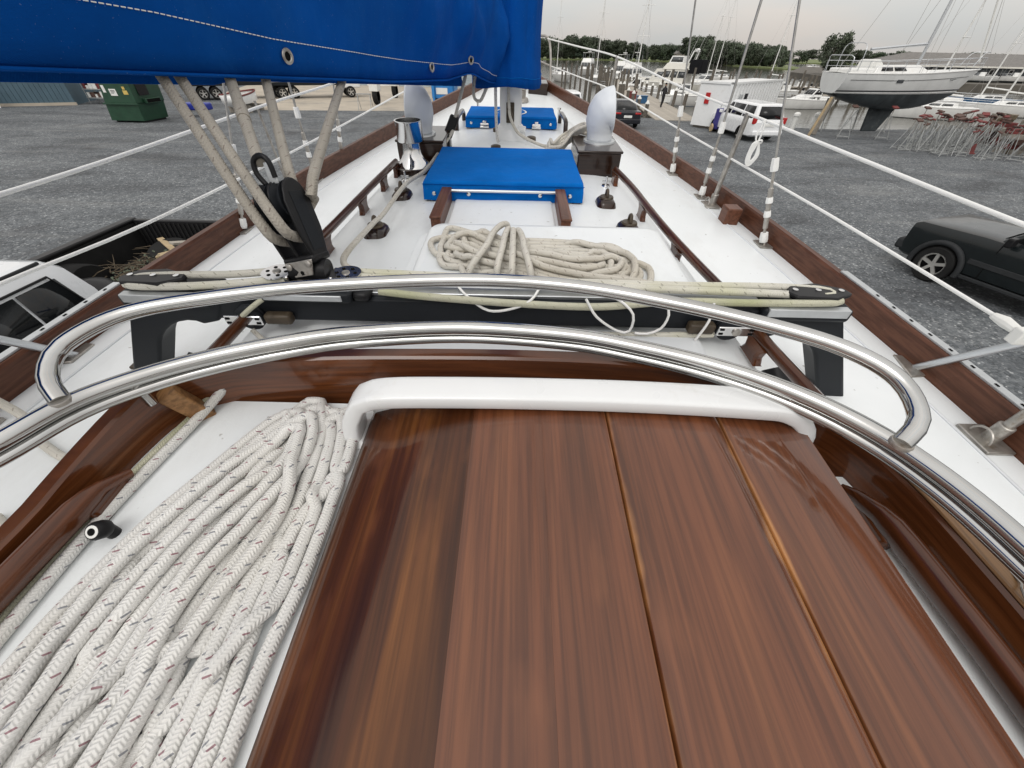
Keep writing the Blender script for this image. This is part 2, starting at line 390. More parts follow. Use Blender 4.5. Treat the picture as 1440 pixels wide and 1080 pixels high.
def canvas(name, c):
    def f(m, t, p):
        g = N(t); o = g.obj(); setp(p, rough=.85, spec=.08)
        n = g.noise(o, 3.5, 4, .6)
        col = g.ramp(n, [(.3, tuple(x*.78 for x in c)), (.7, tuple(x*1.12 for x in c))])
        fade = g.ramp(g.noise(g.map(o, (1,1,.4)), 6, 6, .7), [(.5, (0,0,0)), (.8, (1,1,1))]); col = g.mix(g.math('MULTIPLY', fade, .28), col, (.02,.14,.42))
        lint = g.ramp(g.noise(o, 240, 2), [(.70, (0,0,0)), (.76, (1,1,1))]); col = g.mix(g.math('MULTIPLY', lint, .25), col, (.3,.4,.55))
        g.link(col, p.inputs['Base Color'])
        sx = g.new('ShaderNodeSeparateXYZ', {0: o})
        w = g.math('ADD', g.math('SINE', g.math('MULTIPLY', sx.outputs[0], 3500)), g.math('SINE', g.math('MULTIPLY', sx.outputs[2], 3500)))
        g.link(g.bump(g.math('ADD', g.math('MULTIPLY', w, .02), g.math('ADD', g.noise(o, 22, 4), g.math('MULTIPLY', g.noise(g.map(o, (1,1,.35)), 7, 3, .5, 1.0), 2.2))), .30, .012), p.inputs['Normal'])
    RECIPE[name] = f
canvas('canvas', (.0005,.066,.31)); canvas('canvas_hatch', (.001,.125,.46))
def rope(name, base, f1, f2, dirt, density=30, amount=1.0, k=70):
    def f(m, t, p):
        g = N(t); s = g.new('ShaderNodeSeparateXYZ', {0: g.uv()}); u, v = s.outputs[0], s.outputs[1]
        t2 = 2*math.pi
        a = g.math('MULTIPLY', u, t2*5); b = g.math('MULTIPLY', v, t2*k)
        s1 = g.math('SINE', g.math('ADD', a, b)); s2 = g.math('SINE', g.math('SUBTRACT', a, b))
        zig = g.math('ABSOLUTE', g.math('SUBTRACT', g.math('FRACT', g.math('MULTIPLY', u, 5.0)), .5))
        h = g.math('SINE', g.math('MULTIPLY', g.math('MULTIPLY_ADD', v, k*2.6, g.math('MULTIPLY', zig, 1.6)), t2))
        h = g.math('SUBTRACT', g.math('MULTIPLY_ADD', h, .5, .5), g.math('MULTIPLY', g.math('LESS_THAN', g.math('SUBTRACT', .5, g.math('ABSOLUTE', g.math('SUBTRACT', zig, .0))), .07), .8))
        w = g.math('MULTIPLY_ADD', v, density, g.math('MULTIPLY', u, 1.0)); cell = g.math('FLOOR', w); fr = g.math('FRACT', w)
        uu = g.math('FRACT', g.math('MULTIPLY_ADD', cell, .377, g.math('MULTIPLY_ADD', u, 3.0, g.math('MULTIPLY', fr, -.9))))
        m1 = g.math('MULTIPLY', g.math('LESS_THAN', fr, .34), g.math('LESS_THAN', g.math('ABSOLUTE', g.math('SUBTRACT', uu, .5)), .06))
        par = g.math('GREATER_THAN', g.math('FRACT', g.math('MULTIPLY', cell, .5)), .25)
        fc = g.mix(par, f1, f2); o = g.obj()
        n = g.noise(o, 14, 4, .6); col = g.ramp(n, [(.35, tuple(x*.86 for x in base)), (.65, base)])
        if dirt: col = g.mix(g.ramp(g.noise(o, 5, 4), [(.48, (0,0,0)), (.7, (1,1,1))]), col, dirt)
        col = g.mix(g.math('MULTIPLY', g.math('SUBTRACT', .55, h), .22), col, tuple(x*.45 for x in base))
        col = g.mix(g.math('MULTIPLY', m1, amount), col, fc)
        g.link(col, p.inputs['Base Color']); setp(p, rough=.75, sheen=.1)
        fz = g.noise(o, 420, 2)
        g.link(g.bump(g.math('ADD', g.math('MULTIPLY', h, g.math('MULTIPLY_ADD', n, .8, .5)), g.math('MULTIPLY', fz, .5)), .5, .002), p.inputs['Normal'])
    RECIPE[name] = f
rope('rope_new', (.76,.75,.72), (.22,.06,.09), (.14,.15,.18), (.66,.64,.59), 46, .8, 95)
rope('rope_used', (.66,.63,.56), (.22,.15,.11), (.24,.19,.14), (.54,.50,.42), 40, .6, 90)
rope('rope_trav', (.68,.66,.58), (.15,.14,.11), (.2,.18,.12), (.58,.57,.42), 34, .6, 95)
rope('rope_green', (.56,.55,.42), (.2,.2,.12), (.28,.27,.17), (.40,.41,.24), 40, .4, 95)
rope('rope_sheet', (.36,.33,.28), (.12,.085,.07), (.14,.12,.10), (.28,.255,.21), 34, .7, 48)
def _gravel(m, t, p):
    g = N(t); o = g.geo()
    vo = g.new('ShaderNodeTexVoronoi', {'Vector': o, 'Scale': 26.0}); cell = vo.outputs['Color']; d = vo.outputs['Distance']
    bw = g.new('ShaderNodeSeparateColor', {0: cell}).outputs[0]
    stone = g.ramp(bw, [(0, (.040,.045,.050)), (.45, (.092,.103,.112)), (.8, (.14,.152,.162)), (.94, (.22,.23,.235)), (1, (.55,.56,.56))])
    vo2 = g.new('ShaderNodeTexVoronoi', {'Vector': o, 'Scale': 9.0}); c2 = g.new('ShaderNodeSeparateColor', {0: vo2.outputs['Color']}).outputs[1]
    stone = g.mix(.35, stone, g.ramp(c2, [(.2, (.07,.075,.08)), (.8, (.20,.21,.22))]))
    patch = g.ramp(g.noise(g.map(o, (.10,.22,1)), 2.2, 6, .65, .6), [(.34, (.55,.55,.56)), (.5, (.95,.96,.97)), (.68, (1.3,1.29,1.26))])
    col = g.mix(1.0, stone, patch, 'MULTIPLY')
    dust = g.ramp(g.noise(g.map(o, (.06,.3,1)), 3.0, 5, .6), [(.55, (0,0,0)), (.75, (1,1,1))])
    col = g.mix(g.math('MULTIPLY', dust, .45), col, (.25,.25,.24))
    spots = g.ramp(g.noise(o, .33, 3, .5), [(.66, (0,0,0)), (.74, (1,1,1))]); col = g.mix(g.math('MULTIPLY', spots, .6), col, (.045,.042,.045))
    sep = g.new('ShaderNodeSeparateXYZ', {0: o}); wob = g.math('MULTIPLY', g.noise(g.map(o, (.08,.08,1)), 1.0, 2), 9.0)
    trk = g.math('ABSOLUTE', g.math('SUBTRACT', g.math('FRACT', g.math('MULTIPLY', g.math('ADD', sep.outputs[0], wob), .62)), .5))
    trm = g.math('MULTIPLY', g.ramp(trk, [(.06, (1,1,1)), (.13, (0,0,0))]), g.ramp(g.noise(o, .22, 4, .6), [(.46, (0,0,0)), (.62, (1,1,1))]))
    col = g.mix(g.math('MULTIPLY', trm, .45), col, (.07,.073,.078))
    g.link(col, p.inputs['Base Color']); setp(p, rough=.82)
    h = g.math('ADD', g.math('MULTIPLY', g.math('SUBTRACT', 1, d), .6), bw)
    g.link(g.bump(h, .7, .03), p.inputs['Normal'])
RECIPE['gravel'] = _gravel
def _water(m, t, p):
    g = N(t); o = g.geo(); setp(p, color=(.075,.072,.058), rough=.07, ior=1.33)
    h = g.math('ADD', g.noise(g.map(o, (.5,1.2,1)), 1.2, 4, .6), g.math('MULTIPLY', g.noise(g.map(o, (.15,.5,1)), .5, 3), 1.6))
    g.link(g.bump(h, .28, .12), p.inputs['Normal'])
RECIPE['water'] = _water
def _stitch(m, t, p):
    g = N(t); setp(p, color=(.72,.72,.68), rough=.7)
RECIPE['thread'] = _stitch
# ================================================================== THE YACHT (yacht frame)
CX = -.05
def lerp_tab(tab, y):
    if y <= tab[0][0]: return tab[0][1]
    for (a, b), (c, d) in zip(tab, tab[1:]):
        if y <= c:
            t = (y-a)/(c-a); return b + (d-b)*t
    return tab[-1][1]
_hbk = [(-2.6,1.10),(-1.5,1.28),(-.5,1.36),(.6,1.372),(1.3,1.318),(1.8,1.262),(2.4,1.180),(3.4,.945),(4.25,.695),(5.1,.40),(5.75,.17),(6.15,.02)]
_xs = np.array([a for a, b in _hbk]); _yy = np.array([b for a, b in _hbk])
def hb(y):                                           # half-beam, smoothed
    return float(np.mean([np.interp(y+d, _xs, _yy) for d in (-.3,-.15,0,.15,.3)])) if y < 5.6 else float(np.interp(y, _xs, _yy))
def sheer(y): return -.82 + .006*max(y, 0)**2 + .006*min(y, 0)**2
TOPZ = -.595
yacht = thing('sailing_yacht', 'white sailing yacht with brown toe rails whose deck fills the view towards its bow', 'sailboat', (CX, 1.7, -3.55), BM)
YS = [-2.6 + .25*i for i in range(36)]
YS = [y for y in YS if y < 6.1] + [6.15]
# deck
m = MB(); rows = []
for y in YS:
    h = hb(y) + .012
    rows.append([(CX + h*t, y, sheer(y) + .03*(1-t*t)) for t in np.linspace(-1, 1, 13)])
m.grid(rows); deck = m.obj('deck', 'gelcoat', yacht, angle=60)
# hull and keel below it
m = MB(); rows = []
for y in YS:
    h = hb(y) + .012; zb = sheer(y); t = (y+2.6)/8.75; dr = .25 + 1.15*math.sin(math.pi*min(1, max(0, t*.92+.04)))**.8; r = []
    for a in np.linspace(-1, 1, 21):
        s_ = abs(a); ang = s_*math.pi/2
        r.append((CX + math.copysign(h*(math.sin(ang)**.55), a) if s_ > 0 else CX, y, zb - dr*(math.cos(ang)**1.1)))
    rows.append(r)
m.grid(rows); m.cap(rows[0]); hull = m.obj('hull', 'boat_white', yacht, angle=60)
m = MB(); kz = -EYE*1.0
rows = [[(CX-w, y0, z), (CX+w, y0, z), (CX+w*.4, y1, z), (CX-w*.4, y1, z)] for z, w, y0, y1 in ((-1.9,.16,-.6,3.2),(-2.8,.13,-.4,2.4),(-3.66,.10,-.3,1.6))]
m.grid(rows, closed=True); m.cap(rows[-1]); m.cap(rows[0]); m.obj('keel', 'antifoul', yacht, bevel=.03)
# toe rails with aluminium track on the after part
for sd in (-1, 1):
    rows = []
    ys = [-2.6 + .1*i for i in range(87)] + [6.1]
    for y in ys:
        h = hb(y); z = sheer(y); s_ = sd
        rows.append([(CX+s_*(h+.000), y, z-.012), (CX+s_*(h+.004), y, z+.078), (CX+s_*(h+.010), y, z+.086), (CX+s_*(h+.034), y, z+.086), (CX+s_*(h+.040), y, z+.078), (CX+s_*(h+.044), y, z-.03)])
    m = MB(); m.grid(rows, closed=True); m.cap(rows[0]); m.cap(rows[-1]); tr = m.obj('toe_rail', 'teak_rail', yacht, angle=25)
    m = MB(); hl = MB(); rows = []
    ya = -2.2
    while ya < (1.42 if sd > 0 else 1.30):
        h = hb(ya); z = sheer(ya)+.0865
        rows.append([(CX+sd*(h+.018), ya, z), (CX+sd*(h+.018), ya, z+.006), (CX+sd*(h+.043), ya, z+.006), (CX+sd*(h+.043), ya, z)]); ya += .1
    m.grid(rows, closed=True); m.cap(rows[-1]); tk = m.obj('track', 'track_alu', tr, angle=25)
    ya = -.2
    while ya < 1.28:
        h = hb(ya); z = sheer(ya)+.0935; c = CX+sd*(h+.03); hl.box(c-.0028, c+.0028, ya-.006, ya+.006, z-.002, z+.0006); ya += .075
    hl.obj('track_holes', 'hole', tk, kind='stuff', smooth=False)
for sd in (-1, 1):
    m = MB(); m.tube([(CX+sd*(hb(y)-.085), y, sheer(y)+.0045) for y in np.arange(-1.5, 5.2, .1)], .0045, 6); m.obj('waterway_seam', 'gelcoat_grey', yacht, angle=80)
# cabin trunk
def cw(y): return lerp_tab([(-2.0,.72),(.2,.70),(1.0,.685),(2.1,.635),(2.9,.565),(3.6,.47),(3.8,.44)], y)
rows = []
ys = [-2.0, -1.0, -.2, .3, .6, 1.0, 1.4, 1.8, 2.2, 2.6, 3.0, 3.3, 3.55, 3.66, 3.74, 3.80, 3.86]
for y in ys:
    w = cw(y); k = 0 if y <= 3.55 else ((y-3.55)/.31)**2; top = TOPZ - (.21-.0)*k*.95; zb = sheer(y) - .02; r = []
    prof = [(-1.05, None), (-1.0, .075), (-.985, .04), (-.95, .018), (-.88, .006), (-.7, 0), (-.35, 0), (0, 0)]
    prof = prof + [(-a, b) for a, b in prof[-2::-1]]
    for a, b in prof: r.append((CX + w*a, y, zb if b is None else max(zb+.002, top - b - .022*a*a)))
    rows.append(r)
m = MB(); m.grid(rows); m.cap(rows[0]); m.cap(rows[-1]); m.obj('cabin_top', 'gelcoat', yacht, angle=50)
def topz(x, y=1): return TOPZ - .022*((x-CX)/cw(y))**2
# sea hood the coil lies on
def rbox(m, x0, x1, y0, y1, z0, z1, r=.05, n=6, taper=0.0, crown=0.0):
    def ring(ins, z):
        P = []
        for cx_, cy_, a0 in ((x1-r,y1-r,0),(x0+r,y1-r,90),(x0+r,y0+r,180),(x1-r,y0+r,270)):
            for i in range(n+1):
                a = R(a0 + 90*i/n); P.append((cx_ + (r-ins)*math.cos(a), cy_ + (r-ins)*math.sin(a), z))
        return P
    h = z1-z0
    rr = [ring(0, z0), ring(taper*.5, z0+h*.55), ring(taper+.004, z0+h*.85), ring(taper+.014, z0+h*.97), ring(min(r*.95, taper+.032), z1)]
    m.grid(rr, closed=True); m.cap(rr[-1]); m.cap(rr[0]); return m
m = rbox(MB(), -.315, .520, .915, 1.385, TOPZ-.02, -.548, .07, taper=.012); sea = m.obj('sea_hood', 'gelcoat', yacht, angle=40)
m = rbox(MB(), -.345, .545, .885, 1.40, TOPZ-.02, TOPZ+.008, .08); m.obj('hood_flange', 'gelcoat', sea, angle=40)
m = rbox(MB(), -.615, -.225, -.7, .478, -.60, -.520, .01); m.obj('bridge_deck', 'gelcoat', yacht)
m = rbox(MB(), .445, .535, -.7, .34, -.60, -.512, .008); m.obj('bridge_deck', 'gelcoat', yacht)
m = rbox(MB(), -.40, .47, .545, .80, TOPZ-.02, -.585, .03); m.obj('hood_apron', 'gelcoat_grey', yacht, angle=40)
# hand rails on the cabin top
def handrail(pts, feet, h=.055, r=.0125):
    P = smooth_path([(x, y, topz(x, y)+h) for x, y in pts], .04); m = MB(); rows = []
    m.tube(P, r, 8, aspect=1.15); o = m.obj('handrail', 'varnish_y', yacht, angle=50)
    for (x, y) in feet:
        z = topz(x, y); m = MB(); rows = []
        for t, l in ((0, .040), (.35, .030), (.7, .034), (1, .052)): 
            zz = z - .004 + (h-.004)*t; rows.append([(x-.011, y-l, zz), (x+.011, y-l, zz), (x+.011, y+l, zz), (x-.011, y+l, zz)])
        m.grid(rows, closed=True); m.cap(rows[0]); m.cap(rows[-1]); m.obj('foot', 'varnish_y', o, bevel=.006)
    return o
handrail([(.625,.53),(.600,.72),(.587,.934),(.557,1.15),(.531,1.378),(.516,1.6),(.505,1.8),(.476,2.054)], [(.598,.75),(.545,1.25),(.515,1.62),(.478,2.04)])
handrail([(-.665,.53),(-.66,.70),(-.650,1.048),(-.634,1.395),(-.618,1.761),(-.597,2.113)], [(-.655,.9),(-.642,1.25),(-.624,1.62),(-.610,1.90),(-.597,2.10)])
# companionway slide: varnished planks with worn edges
HX0, HX1, HC = -.232, .450, .117
def hz(x):
    q = (x-HC)/.333; return -.437 - .012*q*q - .034*max(0, -q)**2.6 - .008*max(0, q)**5
slide = MB()
slide.prism([(HX0+.004,-.45),(HX1-.004,-.45),(HX1-.004,.44),(HX0+.004,.44)], -.60, -.505).obj  # carcass
slide = slide.obj('sliding_hatch', 'varnish_dark', yacht, bevel=.004)
edges = [-.232, -.057, .045, .143, .314, .396, .450]; worn = (.143, .314)
for i, (a, b) in enumerate(zip(edges, edges[1:])):
    m = MB(); ua = 0.0 if a in worn else .14; ub = 1.0 if b in worn else .86; a += .0011 if a in worn else .00005; b -= .0011 if b in worn else .00005; xs = np.linspace(a, b, 9); ys = np.linspace(-.45, .44, 4)
    first = i == 0; last = i == len(edges)-2
    n = len(xs)
    prof = [(xs[0], hz(xs[0])-.05 if first else hz(xs[0])-.02, 0.0)] + [(xs[0], hz(xs[0])-(.0022 if ua == 0 else .0001), 0.0), (xs[0]+.0015, hz(xs[0]), .004)] + [(x, hz(x), (x-a)/(b-a)) for x in xs[1:-1]] + [(xs[-1]-.0015, hz(xs[-1]), .996), (xs[-1], hz(xs[-1])-(.0022 if ub == 1 else .0001), 1.0), (xs[-1], hz(xs[-1])-(.05 if last else .02), 1.0)]
    if first:
        ex = a; prof = [(ex-.004, hz(ex)-.075, 0.12), (ex-.005, hz(ex)-.02, .14), (ex-.002, hz(ex)-.008, .16), (ex+.008, hz(ex+.008), .2)] + [(x, hz(x), .2+.8*(x-a)/(b-a)) for x in xs[1:-1]] + [(xs[-1]-.0015, hz(xs[-1]), .996), (xs[-1], hz(xs[-1])-(.0022 if ub == 1 else .0001), 1.0), (xs[-1], hz(xs[-1])-.02, 1.0)]
    prof = [(x, z, ua + (ub-ua)*u) for x, z, u in prof]
    for y in ys: m.v += [(x, y, z) for x, z, u in prof]
    q = len(prof)
    for r_ in range(len(ys)-1):
        for c in range(q-1):
            m.face((r_*q+c, r_*q+c+1, (r_+1)*q+c+1, (r_+1)*q+c), [(prof[c][2], ys[r_]), (prof[c+1][2], ys[r_]), (prof[c+1][2], ys[r_+1]), (prof[c][2], ys[r_+1])])
    m.obj('plank', 'varnish_plank_dark_reflection' if first else 'varnish_plank', slide, angle=60)
# white moulded lip the slide runs under
def sweep_frame(path, side, half_s, half_n, up_first, n=14, p=3.0):
    """rounded-rectangle section swept along path; side = fixed lateral axis"""
    P = [Vector(q) for q in path]; side = Vector(side); rows = []
    for i in range(len(P)):
        t = (P[min(i+1, len(P)-1)] - P[max(i-1, 0)]).normalized(); nn = side.cross(t).normalized(); row = []
        for j in range(n):
            a = 2*math.pi*j/n; c, s_ = math.cos(a), math.sin(a)
            row.append(P[i] + side*half_s*math.copysign(abs(c)**(2/p), c) + nn*half_n*math.copysign(abs(s_)**(2/p), s_))
        rows.append(row)
    return rows
lp = smooth_path([(-.262,.400,-.60),(-.258,.402,-.50),(-.246,.405,-.460),(-.215,.408,-.431),(-.10,.410,-.424),(.15,.408,-.421),(.36,.402,-.424),(.416,.398,-.429),(.450,.394,-.455),(.460,.390,-.50),(.464,.388,-.60)], .012)
rows = sweep_frame(lp, (0,1,0), .025, .0138, None, 20, 5.0)
m = MB(); m.grid(rows, closed=True); m.cap(rows[0]); m.cap(rows[-1]); m.obj('hatch_lip', 'seam_white', yacht, angle=60)
rbox(MB(), -.292, -.228, .365, .435, -.54, -.512, .015).obj('lip_foot', 'seam_white', yacht)
rbox(MB(), -.235, .468, .418, .452, -.60, -.440, .012).obj('hood_back', 'seam_white', yacht)
# coaming: a varnished board bent round the companionway
cpath = smooth_path([(-.625,-.6),(-.615,-.2),(-.600,.10),(-.590,.28),(-.572,.40),(-.540,.452),(-.49,.474),(-.38,.486),(-.246,.496),(0,.502),(.213,.494),(.36,.462),(.445,.420),(.500,.365),(.526,.29),(.537,.20),(.545,.0),(.555,-.6)], .03)
def offs(P, d):
    out = []
    for i in range(len(P)):
        t = P[min(i+1, len(P)-1)] - P[max(i-1, 0)]; n = Vector((-t.y, t.x)).normalized(); out.append(Vector((P[i].x + n.x*d, P[i].y + n.y*d)))
    return out
cp = [Vector((p[0], p[1])) for p in cpath]
def czt(p): return -.432 - .030*max(0, min(1, (.42-p.y)/.2))*(p.x < 0) - .012*max(0, (p.x-.2)/.3)
o0 = offs(cp, 0); o1 = offs(cp, .028); rows = []
for a, b in zip(o0, o1):
    zt = czt(a); rows.append([(a.x,a.y,-.62),(a.x,a.y,zt-.004),(a.x+(b.x-a.x)*.15,a.y+(b.y-a.y)*.15,zt),(a.x+(b.x-a.x)*.85,a.y+(b.y-a.y)*.85,zt),(b.x,b.y,zt-.004),(b.x,b.y,-.62)])
m = MB(); m.grid(rows); m.cap(rows[0]); m.cap(rows[-1]); coam = m.obj('coaming', 'varnish_x', yacht, angle=30)
o2 = offs(cp, .003); o3 = offs(cp, .040); rows = []
for i, (a, b) in enumerate(zip(o2, o3)):
    if a.x > .40 and a.y < .45: zt = czt(a)+.005; c_ = o1[i]; rows.append([(a.x,a.y,zt-.004),(a.x,a.y,zt),(b.x,b.y,zt-.004),(b.x,b.y,-.60),(c_.x+.001,c_.y+.001,-.60),(c_.x+.001,c_.y+.001,zt-.008)])
m = MB(); m.grid(rows, closed=True); m.cap(rows[0]); m.obj('coaming_doubler', 'bare_wood', coam, bevel=.003)
m = MB(); m.bar((-.552,.418,-.446),(-.536,.440,-.53), .030, .028, up=(1,1,0)); m.obj('corner_block', 'bare_wood', coam, bevel=.003)
m = MB(); m.tube(smooth_path([(.545,.13,-.44),(.552,.15,-.437),(.56,.155,-.44),(.565,.175,-.445)], .005), .0012, 6); m.obj('staple', 'old_steel', coam)
# grab rails inside the coaming
for pts in ([(-.552,.315,-.518),(-.556,.303,-.498),(-.566,.270,-.486),(-.575,.18,-.484),(-.585,0,-.484),(-.60,-.5,-.484)], [(.478,.322,-.540),(.490,.306,-.500),(.503,.255,-.484),(.511,.16,-.482),(.518,.0,-.482),(.525,-.5,-.482)]):
    P = smooth_path(pts[1:], .02); m = MB(); m.tube(P, [.0130*min(1, .35+.25*i) for i in range(len(P))], 14, aspect=1.55); o = m.obj('grab_rail', 'varnish_y', yacht, angle=60)
    m = MB(); x, y, z = pts[2]; m.box(x-.010, x+.010, y-.035, y+.028, -.56, z-.006); m.obj('rail_foot', 'varnish_y', o, bevel=.006)
# stainless rails over the coaming
low = smooth_path([(-.705,-.6,-.40),(-.692,0,-.395),(-.664,.19,-.39),(-.625,.277,-.39),(-.593,.343,-.39),(-.533,.398,-.39),(-.457,.443,-.39),(-.365,.481,-.39),(-.261,.510,-.39),(-.086,.530,-.39),(.093,.517,-.39),(.205,.488,-.39),(.307,.450,-.39),(.394,.402,-.39),(.461,.343,-.39),(.507,.272,-.39),(.535,.177,-.39),(.555,.02,-.395),(.565,-.6,-.40)], .015)
railp = MB().tube(low, .0118, 16).obj('windscreen_rail', 'steel', yacht, angle=80)
l2 = [p + Vector((0,0,-.0200)) + (Vector((CX,-.1,0)) - Vector((p.x,p.y,0))).normalized()*.003 for p in low]
MB().tube(l2, .0085, 16).obj('lower_tube', 'steel', railp, angle=80)
up = smooth_path([(-.596,.338,-.382),(-.618,.362,-.362),(-.618,.405,-.342),(-.570,.466,-.331),(-.466,.513,-.33),(-.316,.553,-.33),(-.088,.582,-.33),(.091,.571,-.33),(.254,.524,-.33),(.392,.464,-.33),(.466,.415,-.331),(.508,.370,-.342),(.512,.322,-.362),(.487,.298,-.382)], .012)
MB().tube(up, .0112, 16).obj('hoop', 'steel', railp, angle=80)
for x, y in ((-.596,.338),(.487,.298)): MB().lathe([(.0,.0),(.0125,.0),(.0128,.004),(.0118,.006),(0,.006)], (x,y,-.384)).obj('weld_collar', 'old_steel', railp)
for t in (.12, .34, .66, .88):
    p = low[int(len(low)*t)]; MB().cyl((p.x,p.y,-.44),(p.x,p.y,-.40), .007).obj('rail_post', 'steel', railp)
# mainsheet traveller
TY0, TY1 = .800, .868
m = MB(); m.box(-.86, .72, TY0, TY1, -.578, -.512); beam = m.obj('traveller_beam', 'dark_paint', yacht, bevel=.006)
MB().box(-.74, .60, TY0+.018, TY1-.018, -.512, -.502).obj('track', 'alu', beam, bevel=.002)
for sd, x0, x1 in ((-1,-.935,-.735),(1,.60,.80)):
    xo, xi = (x0, x1) if sd < 0 else (x1, x0); d = 1 if sd < 0 else -1
    ol = [(xo,-.83),(xo,-.515),(xi+d*.03,-.515),(xi+d*.03,-.585)] + [(xi-d*.045 + d*.075*math.cos(a)*1.0, -.66 + .075*math.sin(a)) for a in np.linspace(R(60), R(180), 8)] + [(xi-d*.12,-.83)]
    ol = [(x - d*.62*(-.515-z), z) for x, z in ol]
    if sd > 0: ol = ol[::-1]
    m = MB(); M = Matrix(((1,0,0,0),(0,0,-1,TY1),(0,1,0,0),(0,0,0,1))); m.prism(ol[::-1], .0, TY1-TY0+.004, M); lg = m.obj('traveller_leg', 'dark_paint', beam, bevel=.008, seg=3)
    MB().cyl((xi-d*.12,TY0-.002,-.70),(xi-d*.13,TY0-.04,-.73), .03, .038, 14).obj('leg_socket', 'black_plastic', lg)
    m = MB(); m.box(min(xo,xi-d*.0)-.006, max(xo,xi)+.006, TY0-.022, TY1+.006, -.535, -.500); cap_ = m.obj('end_cap', 'dark_paint', beam, bevel=.008)
    m = MB(); m.box(min(xo,xi)+.004, max(xo,xi)-.004, TY0-.0245, TY0-.004, -.520, -.4985); m.obj('cap_facing', 'track_alu', cap_, bevel=.002)
    m = MB(); c = (-.865 if sd < 0 else .728); 
    ol = [(c-.078,.818),(c-.062,.795),(c+.03,.790),(c+.078,.815),(c+.07,.84),(c+.01,.862),(c-.055,.852)]
    m.prism(ol, -.486, -.474); m.prism([(c+(x-c)*.9, .826+(y-.826)*.9) for x, y in ol], -.499, -.487); eb = m.obj('end_block', 'black_plastic', beam, bevel=.004)
    for q in (-.055, 0, .055): MB().lathe([(0,0),(.0065,0),(.0065,.002),(0,.003)], (c+q,.826,-.4738), n=10).obj('rivet', 'chrome', eb)
    # cheek block bolted to the aft face
    c = -.660 if sd < 0 else .545
    m = MB(); m.lathe([(0,0),(.030,0),(.034,.006),(.030,.012),(.034,.018),(.028,.024),(0,.024)], (c+.01*sd*-1,TY0-.002,-.560), axis='y', M=Matrix.Scale(-1,4,(0,1,0))); cb = m.obj('cheek_block', 'dark_paint', beam, angle=50)
    m = MB(); m.box(c-.045, c+.045, TY0-.032, TY0-.027, -.573, -.547); cs = m.obj('strap', 'chrome', cb, bevel=.003)
    m = MB(); 
    for q in (-.036, .036): m.box(c+q-.005, c+q+.005, TY0-.0335, TY0-.0325, -.556, -.551); m.box(c+q-.005, c+q+.005, TY0-.0335, TY0-.0325, -.568, -.563)
    m.obj('strap_holes', 'hole', cs, smooth=False, kind='stuff')
    MB().lathe([(0,0),(.010,0),(.010,.004),(0,.005)], (c+d*.0,TY0-.032,-.560), axis='y', M=Matrix.Scale(-1,4,(0,1,0)), n=12).obj('axle', 'old_steel', cb)
    m = MB(); m.box(c+d*.05, c+d*.115, TY0-.030, TY0-.004, -.572, -.545); m.obj('cam_cleat', 'bronze_dark', cb, bevel=.006)
m = MB(); m.box(-.600,-.385, TY0-.022, TY1+.012, -.512, -.486); car = m.obj('traveller_car', 'dark_paint', beam, bevel=.007)
MB().box(-.590,-.405, TY0-.0245, TY0-.018, -.505, -.490).obj('car_facing', 'track_alu', car, bevel=.002)
MB().box(-.385,-.345, TY0-.012, TY1, -.514, -.489).obj('car_bumper', 'black_plastic', car, bevel=.01)
for x in (-.575, -.408):
    m = MB(); m.lathe([(0,0),(.036,0),(.036,.003),(0,.0035)], (x,.846,-.470), n=24); pl = m.obj('pulley_plate', 'chrome', car, angle=50)
    MB().lathe([(.030,0),(.026,.006),(.030,.012)], (x,.846,-.484), n=20).obj('sheave', 'black_plastic', car)
    h = MB()
    for k in range(6): a = k*math.pi/3; h.lathe([(0,0),(.0045,0),(.0045,.0008),(0,.0009)], (x+.022*math.cos(a),.846+.022*math.sin(a),-.4667), n=10)
    h.obj('plate_holes', 'hole', pl, kind='stuff'); MB().lathe([(0,0),(.010,0),(.009,.003),(0,.004)], (x,.846,-.467), n=12).obj('pin', 'old_steel', pl)
    m = MB(); sx = 1 if x < -.5 else -1; m.box(x+sx*.030-.006, x+sx*.030+.006, .82, .872, -.488, -.467); m.obj('plate_bracket', 'chrome', car, bevel=.002)
m = MB(); m.box(-.525,-.462,.828,.858,-.487,-.468); m.obj('car_toggle', 'old_steel', car, bevel=.003)
MB().cyl((-.535,.848,-.462),(-.448,.848,-.462), .026, n=18).obj('car_roller', 'black_plastic', car)
# hatch runners and rod
for x in (-.290, .182):
    m = MB(); m.box(x-.018, x+.018, 1.40, 1.86, TOPZ-.012, TOPZ+.048); r_ = m.obj('slide_runner', 'teak_rail', yacht, bevel=.004)
    MB().box(x-.021, x+.021, 1.395, 1.862, TOPZ+.044, TOPZ+.054).obj('runner_cap', 'teak_rail', r_, bevel=.004)
MB().cyl((-.275,1.70,TOPZ+.044),(.168,1.70,TOPZ+.044), .006).obj('slide_rod', 'alu', yacht)
m = rbox(MB(), -.262, .155, 1.395, 1.72, TOPZ-.02, TOPZ+.006, .01); m.obj('hatch_panel', 'gelcoat', yacht)
